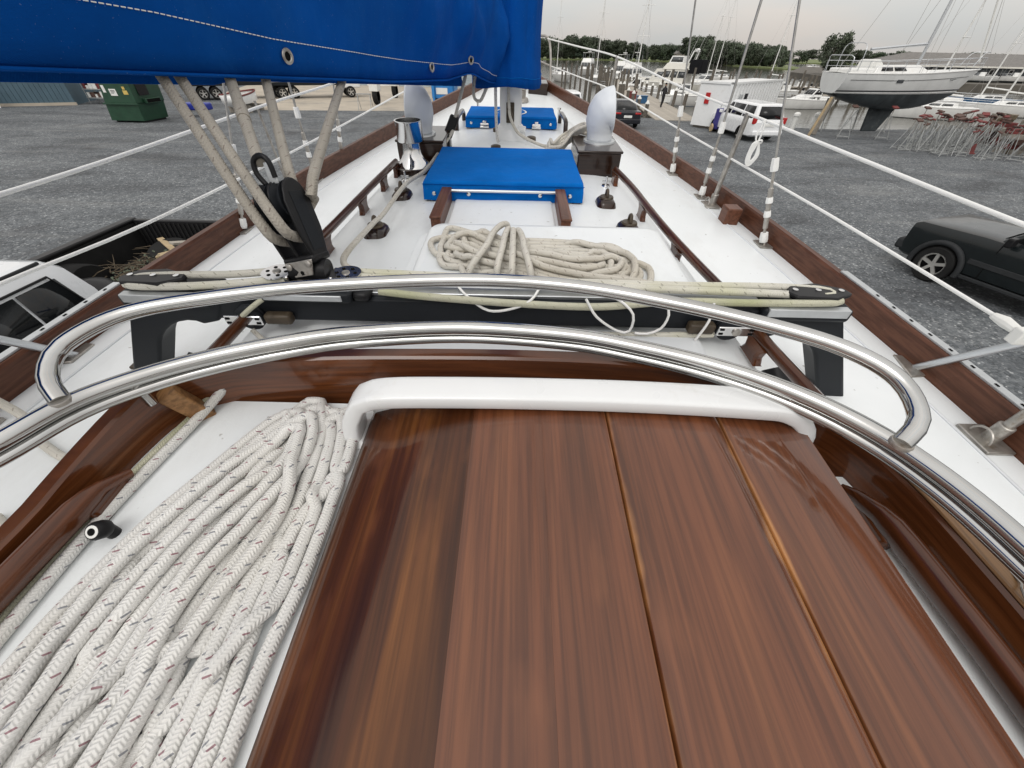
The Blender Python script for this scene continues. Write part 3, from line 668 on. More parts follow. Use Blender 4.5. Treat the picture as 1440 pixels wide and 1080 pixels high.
# teak pads with eyes, studs, deck plates
for x, y in ((-.500,1.775),(-.510,1.395),(.385,1.735),(.430,1.47)):
    z = topz(x, y); m = rbox(MB(), x-.042, x+.042, y-.055, y+.055, z-.003, z+.028, .03, taper=.010); pd = m.obj('eye_pad', 'varnish_dark', yacht, angle=50)
    MB().lathe([(0,0),(.030,0),(.027,.006),(0,.008)], (x,y,z+.028), n=18).obj('eye_plate', 'bronze_dark', pd)
    MB().tube([(x, y-.016*math.cos(a), z+.036+.022*math.sin(a)) for a in np.linspace(0, math.pi, 10)], .0065, 8).obj('eye', 'bronze_dark', pd)
for x, y in ((-.535,2.00),(.426,1.985)):
    z = topz(x, y); m = MB(); m.lathe([(0,0),(.020,0),(.018,.005),(.006,.007),(.005,.04),(0,.042)], (x,y,z), n=12); m.box(x-.018,x+.018,y-.003,y+.003,z+.016,z+.022); m.obj('deck_stud', 'chrome', yacht)
for x, y in ((-.135,3.00),(.085,2.78),(-.125,2.55)):
    z = topz(x, y); MB().lathe([(0,-.002),(.030,-.002),(.028,.018),(.018,.022),(0,.022)], (x,y,z), n=18).obj('deck_cap', 'bronze_dark', yacht)
# dorade boxes and cowl vents
for sd, (x0, x1, y0, y1), (cx_, cy_) in ((1,(.300,.512,2.14,2.46),(.425,2.33)), (-1,(-.622,-.385,2.27,2.60),(-.520,2.40))):
    zt = TOPZ + .098; m = MB(); m.box(x0, x1, y0, y1, TOPZ-.03, zt-.012); bx_ = m.obj('dorade_box', 'varnish_dark', yacht, bevel=.005)
    MB().box(x0-.006, x1+.006, y0-.006, y1+.006, zt-.012, zt).obj('box_lid', 'varnish_dark', bx_, bevel=.004)
    MB().lathe([(0,0),(.082,0),(.080,.007),(.066,.010),(0,.010)], (cx_,cy_,zt), n=28).obj('deck_ring', 'track_alu', bx_, angle=50)
    st = [((.0,0),0,.060),((-.004,.035),0,.062),((-.008,.066),12,.070),((-.006,.094),32,.079),((.004,.114),54,.087),((.022,.124),72,.092),((.044,.127),84,.096)]
    stx = []
    for i in range(len(st)-1):
        for k in range(4):
            t = k/4; (a, b), d0, r0 = st[i]; (c, d), d1, r1 = st[i+1]; stx.append(((a+(c-a)*t, b+(d-b)*t), d0+(d1-d0)*t, r0+(r1-r0)*t))
    stx.append(st[-1]); rows = []
    for (s_, h), dg, r_ in stx:
        a = R(dg); nx, nz_ = math.sin(a), math.cos(a); row = []      # axis direction (nx, nz); disc axes: y and (nz,-nx)
        for j in range(28):
            q = 2*math.pi*j/28; e = r_*math.cos(q); row.append((cx_ + sd*(s_ + nz_*e), cy_ + r_*math.sin(q), zt+.008 + h - nx*e))
        rows.append(row)
    m = MB(); m.grid(rows, closed=True); m.obj('cowl_vent', 'cowl_plastic', bx_, angle=70, solid=.006)
# stove chimney
cx_, cy_ = -.518, 2.15
MB().lathe([(0,-.004),(.098,-.004),(.096,.016),(.07,.022),(0,.022)], (cx_,cy_,TOPZ-.004), n=28).obj('chimney_pad', 'varnish_dark', yacht)
MB().lathe([(.084,.012),(.078,.025),(.058,.045),(.046,.070),(.042,.10),(.042,.115),(.060,.120),(.062,.123),(.062,.200),(.0645,.205),(.058,.205),(.056,.13),(.0,.13)], (cx_,cy_,TOPZ), n=30).obj('stove_chimney', 'chrome', yacht, angle=45)
# mast
MX, MY = -.045, 2.83
MB().lathe([(0,0),(.098,0),(.096,.02),(.085,.06),(.074,.075),(0,.075)], (MX,MY,TOPZ-.005), n=28).obj('mast_collar', 'white_paint', yacht)
m = MB(); rows = []
for z, s_ in ((TOPZ+.05,1),(2,1),(6,1),(9.5,.7)): rows.append([(MX+.066*s_*math.cos(a), MY+.085*s_*math.sin(a), z) for a in np.linspace(0, 2*math.pi, 25)[:-1]])
m.grid(rows, closed=True); m.cap(rows[-1]); mast = m.obj('mast', 'white_paint', yacht)
m = MB(); m.box(MX-.025, MX+.022, MY-.099, MY-.083, -.50, -.40); cl = m.obj('mast_cleat', 'bronze_dark', mast, bevel=.004)
m = MB(); m.bar((MX-.012,MY-.112,-.42),(MX+.012,MY-.112,-.475), .016, .02); m.obj('cleat_horn', 'bronze_dark', cl, bevel=.005)
m = MB(); m.cyl((MX+.05,MY-.05,-.535),(MX+.09,MY-.06,-.54), .018); m.obj('mast_pad_eye', 'white_paint', mast)
m = MB()
BOOM0, BOOMD = Vector((-.05,2.80,-.32+.121*-.1)), Vector((-.403,-1,.121))
def boom(Y): return Vector((-.05-.403*(2.8-Y), Y, -.32+.121*(2.7-Y)))
NB = Vector((.928,-.374,0))                         # horizontal normal, to starboard of the boom
m.tube([boom(2.74)-NB*.11+V(0,0,.16), boom(-1.4)-NB*.11+V(0,0,.16)], .055, 14); m.obj('boom', 'white_paint', yacht)
# forward hatch rails, bow gear
for pts in ([(-.410,3.04,0),(-.410,3.05,.045),(-.405,3.09,.068),(-.398,3.30,.068),(-.396,3.36,.045),(-.396,3.37,0)], [(.318,3.02,0),(.318,3.03,.045),(.316,3.07,.068),(.306,3.28,.068),(.304,3.34,.045),(.304,3.35,0)]):
    MB().tube(smooth_path([(x, y, topz(x, y)+h) for x, y, h in pts], .02), .0145, 8).obj('hatch_grab', 'varnish_dark', yacht, angle=60)
for x, y in ((.345,3.95),(-.36,4.2)):
    z = sheer(y)+.02; m = MB(); m.lathe([(0,0),(.028,0),(.022,.008),(.011,.014),(.010,.085),(.016,.09),(.016,.10),(0,.102)], (x,y,z), n=14); m.obj('deck_bollard', 'chrome', yacht)
z = sheer(4.6)+.03
m = MB(); m.lathe([(0,0),(.08,0),(.07,.03),(.05,.04),(.05,.09),(.065,.10),(.06,.12),(0,.12)], (.02,4.6,z), n=20); m.obj('windlass', 'old_steel', yacht)
m = MB(); m.box(.10,.30,4.95,5.25,sheer(5)+.01,sheer(5)+.11); m.obj('anchor_chock', 'varnish_dark', yacht, bevel=.01)
# bow pulpit, stanchions, lifelines
def stanchion(x, y, top, lean=(0,0), r=.0125):
    z = sheer(y)+.005; m = MB(); m.cyl((x,y,z),(x+lean[0],y+lean[1],top), r, n=12); o = m.obj('stanchion', 'old_steel', yacht)
    m = MB(); m.prism([(x-.045,y-.05),(x+.03,y-.05),(x+.03,y+.05),(x-.045,y+.05)], z-.004, z+.008); m.cyl((x,y,z),(x+lean[0]*.1,y+lean[1]*.1,z+.06), r*1.5, n=12); b = m.obj('stanchion_base', 'old_steel', o, bevel=.003)
    MB().tube([(x-.03+.0*a, y+.028*math.cos(a), z+.012+.03*math.sin(a)) for a in np.linspace(0, math.pi, 10)], .0035, 6).obj('base_loop', 'old_steel', o)
    return o
stanchion(1.281,.654,-.36,(.03,0)); stanchion(1.102,2.272,-.352,(.015,0)); stanchion(-1.385,.60,-.36,(-.03,0)); stanchion(.76,4.02,-.27,(.02,0)); stanchion(-.83,4.02,-.27,(-.02,0))
stanchion(-1.28,2.30,-.352,(-.015,0), .006)
for sd, b0, t0 in ((1,(1.299,.945,-.815),(1.311,.655,-.385)), (-1,(-1.385,.915,-.815),(-1.415,.60,-.385))):
    m = MB(); m.cyl(b0, t0, .0115, n=12); br = m.obj('gate_brace', 'alu', yacht)
    m = MB(); m.prism([(b0[0]-.05,b0[1]-.05),(b0[0]+.02,b0[1]-.04),(b0[0]+.02,b0[1]+.05),(b0[0]-.03,b0[1]+.06)], b0[2]-.002, b0[2]+.008); m.obj('brace_base', 'old_steel', br, bevel=.003)
upR = [(.30,5.55,-.245),(.55,4.75,-.26),(.775,4.02,-.275),(1.02,2.95,-.345),(1.117,2.272,-.355),(1.205,1.6,-.365),(1.27,1.0,-.37),(1.311,.655,-.365),(1.36,-.6,-.36)]
loR = [(.32,5.5,-.46),(.57,4.72,-.475),(.79,4.02,-.49),(1.00,3.0,-.535),(1.11,2.272,-.548),(1.195,1.6,-.552),(1.232,1.1,-.552),(1.250,.82,-.553)]
upL = [(-.40,5.55,-.245),(-.62,4.75,-.26),(-.85,4.02,-.275),(-1.1,2.95,-.345),(-1.22,2.272,-.36),(-1.30,1.45,-.372),(-1.345,1.04,-.372),(-1.415,.60,-.365),(-1.44,-.6,-.36)]
loL = [(-.42,5.5,-.46),(-.64,4.72,-.475),(-.86,4.02,-.49),(-1.05,3.0,-.535),(-1.16,2.1,-.55),(-1.26,1.3,-.55),(-1.37,.89,-.55),(-1.40,.60,-.55)]
for P in (upR, upL): MB().tube(smooth_path(P, .1), .0060, 10).obj('lifeline', 'line_white', yacht, angle=80)
for P in (loR, loL): MB().tube(smooth_path(P, .1), .0050, 10).obj('lifeline', 'line_white', yacht, angle=80)
m = MB(); m.tube([(1.244,.86,-.553),(1.250,.83,-.553),(1.262,.79,-.56)], [.008,.014,.010], 10); m.box(1.245,1.285,.772,.80,-.585,-.545); m.obj('lifeline_clamp', 'sail_white', yacht, bevel=.004)
m = MB()
for sd in (-1, 1): m.tube(smooth_path([(CX+sd*.40,5.35,sheer(5.35)),(CX+sd*.37,5.5,-.27),(CX+sd*.25,5.85,-.23),(CX+sd*.0,6.1,-.22)], .08), .012, 10); m.tube(smooth_path([(CX+sd*.38,5.45,-.46),(CX+sd*.22,5.85,-.44),(CX,6.05,-.44)], .08), .010, 10)
m.obj('bow_pulpit', 'old_steel', yacht)
m = MB(); m.cyl((CX,6.1,-.55),(CX+.0,2.95,9.3), .004, n=6); m.obj('forestay', 'wire', yacht)
# shrouds with taped turnbuckles
for b, t in (((1.022,2.791),(-.05,2.83,6.0)), ((1.082,2.396),(1.02,2.8,6.0)), ((1.186,1.803),(-.05,2.75,4.5)), ((-1.316,1.829),(-.05,2.75,4.5)), ((-1.22,2.519),(-1.10,2.8,6.0)), ((-1.166,2.853),(-.05,2.83,6.0))):
    B0 = Vector((b[0], b[1], sheer(b[1])+.005)); T0 = Vector(t); d = (T0-B0).normalized()
    def at(l): return B0 + d*l
    thick = abs(t[0]) > 1
    sh = MB().tube([at(.30), T0], .0062 if thick else .0048, 8).obj('shroud', 'wire', yacht)
    MB().tube([at(.02), at(.07), at(.075), at(.245), at(.25), at(.33)], [.006,.006,.0105,.0105,.006,.0055], 10).obj('turnbuckle', 'old_steel', sh)
    m = MB(); m.prism([(B0.x-.03,B0.y-.04),(B0.x+.03,B0.y-.04),(B0.x+.03,B0.y+.04),(B0.x-.03,B0.y+.04)], B0.z-.008, B0.z+.004); m.tube([(B0.x,B0.y-.012,B0.z),(B0.x,B0.y,B0.z+.035),(B0.x,B0.y+.012,B0.z)], .005, 8); m.obj('chainplate', 'old_steel', sh)
    for l0, l1, r_ in ((.012,.055,.019),(.125,.152,.0155),(.185,.21,.0155),(.315,.365,.0165)): MB().tube([at(l0), at(l0+.3*(l1-l0)), at(l1)], [r_*.92, r_, r_*.85], 8).obj('tape_wrap', 'tape', sh, angle=20)
m = MB(); m.box(1.075,1.150,2.02,2.10,-.80,-.715); m.obj('fairlead_block', 'teak_rail', yacht, bevel=.006)
m = MB(); m.box(-1.16,-1.05,.845,.875,-.808,-.796); m.obj('deck_slot', 'bronze_dark', yacht, bevel=.004)
# turning blocks at the foot of the mast and the line led aft
m = MB(); m.box(-.425,-.375,2.44,2.50,TOPZ-.01,-.50,); m.obj('turning_block', 'black_plastic', yacht, bevel=.012)
m = MB(); m.bar((-.395,2.50,-.53),(-.345,2.53,-.435), .05, .028, up=(0,1,0)); m.obj('turning_block', 'black_plastic', yacht, bevel=.010)
# knob winches inboard
for x, y in ((-.535,.222),):
    m = MB(); m.lathe([(0,0),(.011,0),(.0122,.004),(.0122,.014),(.010,.0175),(0,.0175)], (x,y,-.504), axis='z', n=18, M=Matrix.Rotation(R(40),4,'X')); kb = m.obj('deck_knob', 'black_plastic', yacht)
    m = MB(); m.lathe([(0,.0177),(.0082,.0177),(.0082,.0183),(0,.0185)], (x,y,-.504), n=18, M=Matrix.Rotation(R(40),4,'X')); m.obj('knob_face', 'sticker_white', kb)
    m = MB(); m.lathe([(0,.0187),(.0048,.0187),(.0048,.0191),(0,.0192)], (x,y,-.504), n=14, M=Matrix.Rotation(R(40),4,'X')); m.obj('knob_ring', 'hole', kb)
    MB().cyl((x,y,-.525),(x,y,-.50), .008).obj('knob_stem', 'black_plastic', kb)
# supports under the hull
# ================================================================== LOOSE GEAR ABOARD
def relax(path, r, floor, iters=170, g=.0015, bounds=None):
    """settle a rope: it sinks under gravity until floor or its own earlier turns carry it"""
    P = np.array([tuple(q) for q in path], dtype=np.float32); n = len(P); P0 = P.copy()
    seg = float(np.median(np.linalg.norm(np.diff(P, axis=0), axis=1))); near = max(3, int(3.0*r/seg))
    I, J = np.triu_indices(n, near+1); ker = np.array([1,2,3,4,5,4,3,2,1], dtype=np.float32); ker /= ker.sum()
    def filt(D): return np.stack([np.convolve(np.pad(D[:,k], 4, 'edge'), ker, 'valid') for k in range(3)], 1)
    for it in range(iters):
        if it % 12 == 0:
            dxy = P[I,:2]-P[J,:2]; c = (dxy*dxy).sum(1) < (3.6*r)**2; A, B_ = I[c], J[c]
        P[:,2] -= g
        d = P[A]-P[B_]; L = np.sqrt((d*d).sum(1))+1e-6; pen = 2*r-L; c = pen > 0
        dd = d[c]/L[c][:,None]; mv = dd*(pen[c]*.5)[:,None]; mv[:,:2] *= .5
        acc = np.zeros_like(P); cnt = np.zeros(n, dtype=np.float32)
        np.add.at(acc, A[c], mv); np.add.at(acc, B_[c], -mv); np.add.at(cnt, A[c], 1); np.add.at(cnt, B_[c], 1)
        acc /= np.maximum(1, cnt*.6)[:,None]
        P += .5*acc + .9*filt(acc)
        P[:,2] = np.maximum(P[:,2], floor+r)
        if it % 3 == 0:
            D = P-P0; P = P0 + .6*D + .4*filt(D); P[:,2] = np.maximum(P[:,2], floor+r)
        if bounds: P[:,0] = np.clip(P[:,0], bounds[0]+r, bounds[1]-r)
    return [Vector(map(float, q)) for q in P]
rnd = random.Random(7)
# --- long hank of new white braid on the port side of the slide
def axis_x(y): return -.336 - .20*(.42-y) + .10*(.42-y)**2
def half_w(y): return lerp_tab([(-.4,.118),(0,.118),(.15,.112),(.28,.094),(.37,.078),(.44,.066)], y)
def lane(y, f): return axis_x(y) + half_w(y)*f
pts = []; NL = 11
order = list(range(NL)); rnd.shuffle(order)
for q, k in enumerate(order):
    fl = -.95 + .95*(k+.5)/NL + rnd.uniform(-.1, .1); fr = .03 + .93*(k+.5)/NL + rnd.uniform(-.1, .1)
    if rnd.random() < .5: fl, fr = fr, fl
    yt = rnd.uniform(.36, .425) if q % 4 else rnd.uniform(.25, .34); yb = rnd.uniform(-.36, -.20)
    if q == 8: yb = .09
    z = -.508 + q*.019; ph = rnd.uniform(0, 6.3); am = rnd.uniform(.10, .30); fq = rnd.uniform(8, 14); cross = rnd.uniform(-.9, .9)
    def W_(y, f): 
        t = (y-yb)/(yt-yb); return lane(y, max(-1.05, min(1.05, f + am*math.sin(fq*y+ph) + cross*(t-.5)*(1-abs(f)))))
    ys = np.linspace(yb, yt, 7)
    for y in ys[:-1]: pts.append((W_(y, fl), y, z))
    xm = (W_(yt, fl) + W_(yt, fr))/2; pts.append((xm+.3*(W_(yt, fl)-xm), yt+.025, z+.006))
    pts.append((xm+.3*(W_(yt, fr)-xm), yt+.025, z+.006))
    for y in ys[::-1][1:]: pts.append((W_(y, fr), y, z+.004))
    pts.append((lane(yb-.03, (fl+fr)/2), yb-.035, z+.004))
pts += [(pts[-1][0], -.36, pts[-1][2])]
path = smooth_path(pts, .012); RR = .0092
path = relax(path, RR*1.06, -.520, bounds=(-.60,-.225))
path = smooth_path(path, .007)
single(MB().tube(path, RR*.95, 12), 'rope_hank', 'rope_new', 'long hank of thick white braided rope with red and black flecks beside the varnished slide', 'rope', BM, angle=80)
# --- two loose tails along the coaming
for pts, mt, r_, lab in (([(-.505,.478,-.485),(-.520,.455,-.500),(-.540,.38,-.511),(-.555,.28,-.511),(-.562,.20,-.511),(-.565,.08,-.511),(-.57,-.2,-.511)], 'rope_new', .0078, 'straight white rope tail with dark flecks lying beside the coaming and the hank'), ([(-.533,.462,-.500),(-.545,.43,-.511),(-.560,.36,-.513),(-.572,.28,-.513),(-.580,.15,-.513),(-.585,-.2,-.513)], 'rope_green', .0060, 'thin greenish rope lying against the foot of the port coaming')):
    P = [Vector((p.x, p.y, max(p.z, -.520+r_))) for p in smooth_path(pts, .01)]
    single(MB().tube(P, r_, 10), 'rope_tail', mt, lab, 'rope', BM, angle=80)
# --- used rope hank on the sea hood
pts = []; NL = 9
for q in range(NL):
    y0 = 1.085 + rnd.uniform(-.06, .05); w = rnd.uniform(.03, .15); xl = -.235 + rnd.uniform(0, .12); xr = .43 - rnd.uniform(0, .20); z = -.535 + q*.02; ph = rnd.uniform(0, 6)
    def c(x, sg):
        t = (x+.24)/.68; mid = 1.13 - .11*t; pinch = 1 - .55*math.exp(-((x-0.0)/.10)**2); up_ = .03*math.exp(-((x+.17)/.08)**2)
        return (x, mid + (y0-1.085) + sg*w*pinch*(1.1-.35*t) + .017*math.sin(13*x+ph) + .008*math.sin(27*x+2*ph) + up_, z + .02*math.exp(-((x+.12)/.1)**2))
    for x in np.linspace(xl, xr, 7): pts.append(c(x, 1))
    a, b = c(xr, 1), c(xr, -1); pts.append((xr+.03, (a[1]+b[1])/2+.02, z)); 
    for x in np.linspace(xr, xl, 7): pts.append(c(x, -1))
    a, b = c(xl, 1), c(xl, -1); pts.append((xl-.025, (a[1]+b[1])/2, z))
pts += [(.10,1.0,-.36),(.22,.96,-.38),(.36,.93,-.42),(.385,.90,-.5),(.40,.872,-.53)]
path = smooth_path(pts, .015); hank = relax(path, .0112, -.548, iters=170)
root = thing('rope_hank', 'grey white used rope hank wrapped at the middle and lying on the white sea hood', 'rope', (.08,1.08,-.548), BM)
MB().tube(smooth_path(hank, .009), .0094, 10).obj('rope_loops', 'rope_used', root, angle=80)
hp = np.array([tuple(p) for p in hank]); 
for k, (x0, tilt) in enumerate(((-.075,.05),(-.038,.015),(-.015,.0),(.012,-.02))):
    sel = hp[np.abs(hp[:,0]-x0) < .03]; y0, y1 = sel[:,1].min()-.012, sel[:,1].max()+.012; z1 = sel[:,2].max()+.019; P = []
    for a in np.linspace(R(-20), R(200), 22): P.append((x0 + tilt*math.cos(a) + .004*k, (y0+y1)/2 + (y1-y0)/2*math.copysign(abs(math.cos(a))**.7, math.cos(a)), max(-.538, -.538 + (z1+.538)*abs(math.sin(a))**.55*(1 if math.sin(a) > 0 else 0))))
    MB().tube(smooth_path(P, .008), .0094, 10).obj('wrap_turn', 'rope_used', root, angle=80)
# --- traveller control lines (rove round the car and end blocks)
def line(pts, r_, mt, name, label, cat='rope', n=10, step=.012, sag=0):
    return single(MB().tube(smooth_path(pts, step), r_, n), name, mt, label, cat, BM, angle=80)
line([(-.585,.868,-.478),(-.70,.852,-.482),(-.80,.842,-.480),(-.90,.832,-.482),(-.925,.812,-.486),(-.90,.796,-.486),(-.80,.800,-.487),(-.70,.812,-.486),(-.60,.822,-.480),(-.55,.83,-.478)], .0095, 'rope_trav', 'control_line', 'yellowish control line doubled between the port end block and the traveller car')
line([(-.40,.872,-.478),(-.2,.866,-.480),(.1,.858,-.484),(.4,.852,-.484),(.62,.852,-.482),(.74,.842,-.481),(.765,.825,-.482),(.74,.812,-.483),(.6,.824,-.484),(.3,.838,-.487),(.0,.848,-.488),(-.3,.852,-.484),(-.385,.848,-.478)], .0095, 'rope_trav', 'control_line', 'cream control line doubled between the traveller car and the starboard end block')
line([(.775,.815,-.484),(.77,.796,-.486),(.70,.790,-.488),(.55,.792,-.492),(.38,.797,-.496),(.2,.792,-.512),(.0,.788,-.505),(-.2,.792,-.495),(-.32,.80,-.488)], .0088, 'rope_green', 'control_line', 'greenish weathered line running along the after edge of the black traveller')
line([(.50,.782,-.578),(.40,.784,-.585),(.2,.784,-.59),(0,.782,-.592)], .0085, 'rope_trav', 'control_line', 'cream tail leaving the starboard cheek block of the traveller')
line([(-.655,.768,-.545),(-.62,.775,-.52),(-.58,.79,-.498),(-.54,.80,-.484)], .006, 'rope_green', 'control_line', 'short thin line rising from the port cheek block of the traveller')
line([(-.65,.768,-.585),(-.63,.76,-.61),(-.60,.75,-.640)], .006, 'rope_used', 'control_line', 'short thin tail hanging under the port cheek block')
for k, pts in enumerate(([(-.15,.86,-.492),(-.11,.80,-.498),(-.06,.785,-.525),(.0,.782,-.515),(.04,.79,-.497),(.06,.83,-.49)], [(.17,.79,-.49),(.20,.775,-.53),(.255,.77,-.565),(.285,.77,-.565),(.285,.775,-.52),(.25,.79,-.492),(.22,.80,-.485)], [(.36,.785,-.49),(.37,.775,-.52),(.36,.77,-.555),(.33,.77,-.572),(.30,.772,-.572)], [(.47,.785,-.49),(.468,.77,-.53),(.452,.765,-.585)])):
    line(pts, .0032, 'line_white', 'lashing_cord', ('thin white cord sagging across the black traveller near its middle', 'thin white cord hanging in a long loop over the black traveller', 'thin white cord drooping in a short hook over the black traveller', 'single straight end of thin white cord hanging over the black traveller')[k], 'cord', n=8)
# --- line led aft from the mast over the port pads
line([(-.36,2.5,-.50),(-.40,2.38,-.545),(-.44,2.05,-.572),(-.475,1.775,-.553),(-.49,1.45,-.556),(-.50,1.35,-.552),(-.47,1.0,-.50),(-.41,.88,-.478)], .0085, 'rope_used', 'halyard', 'pale line led aft from the mast over the port eye pads')
line([(-.345,2.52,-.44),(-.30,2.56,-.32),(-.26,2.60,-.20)], .0085, 'rope_used', 'halyard', 'pale line rising from the black turning block to the boom')
# --- lines on the mast
line([(MX-.02,MY-.11,-.25),(MX-.012,MY-.108,-.36),(MX-.005,MY-.118,-.45),(MX+.015,MY-.12,-.50),(MX+.05,MY-.13,-.545),(MX+.11,MY-.18,-.565),(MX+.17,MY-.24,-.575),(MX+.21,MY-.28,-.575),(MX+.25,MY-.26,-.572),(MX+.30,MY-.28,-.57),(MX+.34,MY-.36,-.53),(MX+.38,MY-.36,-.49),(.40,MY-.42,-.487)], .0085, 'rope_used', 'halyard', 'grey halyard falling from the mast cleat to the starboard dorade box')
pts = []
for k in range(4):
    w = .018*k
    pts += [(.16+.01*k,2.52+.02*k,-.583+.012*k),(.20,2.50-w*.5,-.578+.012*k),(.25,2.54+w,-.57+.012*k),(.29,2.56+w,-.545+.01*k),(.325,2.52+w*.6,-.490+.004*k),(.36,2.50+w*.4,-.480+.008*k),(.37,2.46,-.478+.008*k),(.33,2.44-w*.3,-.485+.008*k),(.29,2.45-w*.5,-.52+.012*k),(.24,2.44-w,-.57+.012*k),(.18,2.45-w,-.58+.012*k)]
single(MB().tube(smooth_path(pts, .012), .0085, 8), 'rope_coil', 'rope_used', 'untidy loops of grey rope draped from the cabin top onto the starboard dorade box', 'rope', BM, angle=80)
line([(MX-.08,MY-.12,-.16),(MX-.085,MY-.125,-.34),(MX-.082,MY-.13,-.50),(MX-.075,MY-.14,-.575),(MX-.07,MY-.16,-.583)], .0085, 'rope_new', 'halyard', 'flecked white halyard end hanging down the port side of the mast')
line([(MX-.10,MY-.16,-.27),(MX-.135,MY-.17,-.33),(MX-.17,MY-.17,-.385),(MX-.20,MY-.17,-.375),(MX-.205,MY-.17,-.33),(MX-.19,MY-.16,-.26)], .0085, 'rope_used', 'rope_loop', 'grey rope loop hanging out of the blue sail cover beside the mast')
# --- coil hung on the starboard lifeline
pts = [(1.128,2.12,-.358),(1.136,2.105,-.42),(1.13,2.10,-.47)]
for k in range(4): pts += [(1.125-.012*k,2.095,-.50),(1.105-.008*k,2.09,-.58-.01*k),(1.12,2.085,-.615-.01*k),(1.145+.008*k,2.09,-.575),(1.14,2.098,-.50)]
pts += [(1.12,2.10,-.485),(1.15,2.09,-.475),(1.16,2.10,-.495),(1.13,2.11,-.49),(1.105,2.10,-.475),(1.10,2.11,-.44),(1.118,2.12,-.40),(1.124,2.13,-.353)]
pts = [(1.125+(x-1.125)*.55, 2.1+(y-2.1)*.6, -.352+(z+.352)*.62) for x, y, z in pts]
single(MB().tube(smooth_path(pts, .006), .0040, 8), 'line_coil', 'line_white', 'small knotted coil of white cord hanging from the starboard lifeline', 'rope', BM, angle=80)
# --- twisted dock line over the port rail
line([(-1.52,.66,-.62),(-1.43,.665,-.66),(-1.36,.66,-.71),(-1.28,.64,-.79),(-1.20,.58,-.80),(-1.10,.53,-.80),(-1.02,.50,-.80),(-.95,.42,-.80),(-1.02,.34,-.80),(-1.1,.37,-.80)], .0105, 'rope_used', 'dock_line', 'twisted cream dock line coming over the port toe rail beside the brace', n=10)
# --- hatch covers
def cover(x0, x1, y0, y1, zt, zb, label, studs, logo=None):
    root = thing('hatch_cover', label, 'hatch cover', ((x0+x1)/2, (y0+y1)/2, zb), BM); m = MB()
    n = 14; rows = []
    rg = np.random.default_rng(4)
    def sec(t): return .004*math.sin(7*t)+.003*math.sin(17*t+1)
    def ring(ins, z, wob):
        P = []
        for i in range(n*4):
            sd, k = divmod(i, n); t = k/n
            q = [(x0+ins+(x1-x0-2*ins)*t, y0+ins), (x1-ins, y0+ins+(y1-y0-2*ins)*t), (x1-ins-(x1-x0-2*ins)*t, y1-ins), (x0+ins, y1-ins-(y1-y0-2*ins)*t)][sd]
            w = wob*sec(t+sd)*(1 if 0 < k else 0); d = [(0,-1),(1,0),(0,1),(-1,0)][sd]; P.append((q[0]+d[0]*w, q[1]+d[1]*w, z + wob*.4*sec(3*t+sd)))
        return P
    rr = [ring(-.004, zb, 1.2), ring(-.003, zb+.3*(zt-zb), 1.4), ring(-.001, zt-.012, .6), ring(.002, zt-.003, .2), ring(.008, zt, 0)]
    m.grid(rr, closed=True)
    top = []
    for j in range(9):
        v = j/8; top.append([(x0+.008+(x1-x0-.016)*i/14, y0+.008+(y1-y0-.016)*v, zt + (.003*math.sin(9*i/14*2+v*5)+.002*math.sin(5*v-i) if 0 < j < 8 and 0 < i < 14 else 0)) for i in range(15)])
    m.grid(top); c = m.obj('cover_cloth', 'canvas_hatch', root, angle=50)
    sm = MB(); 
    for k in (.0,): sm.tube([(x0-.004,y0-.0045,zt-.012),(x1+.004,y0-.0045,zt-.012)], .0016, 6)
    sm.obj('hem_seam', 'canvas', c)
    for x in studs: MB().lathe([(0,0),(.009,0),(.008,.004),(.004,.006),(0,.006)], (x,y0-.006,zb+.028), axis='y', M=Matrix.Scale(-1,4,(0,1,0)), n=14).obj('snap_stud', 'chrome', c)
    return root, c
cover(-.388,.278,1.715,2.262,-.520,-.594, 'large blue canvas hatch cover behind the two wooden runners', (-.345,-.20,.10,.225))
r2, c2 = cover(-.350,.256,3.085,3.44,-.528,-.594, 'smaller blue canvas hatch cover just forward of the mast', (-.315,.22))
for x in (-.225, .125):
    m = MB(); m.box(x-.030,x+.030,3.060,3.086,-.592,-.580); m.cyl((x-.028,3.074,-.573), (x+.028,3.074,-.573), .009, n=10); m.box(x-.012,x+.012,3.068,3.088,-.575,-.552); m.obj('hatch_hinge', 'chrome', c2, bevel=.002)
m = MB(); m.tube([(-.05+.105*math.cos(a), 3.24+.105*math.sin(a), -.5258) for a in np.linspace(0, 2*math.pi, 41)[:-1]], .006, 6, closed=True, aspect=.3); m.obj('ring_emblem', 'sticker_white', c2, angle=60)
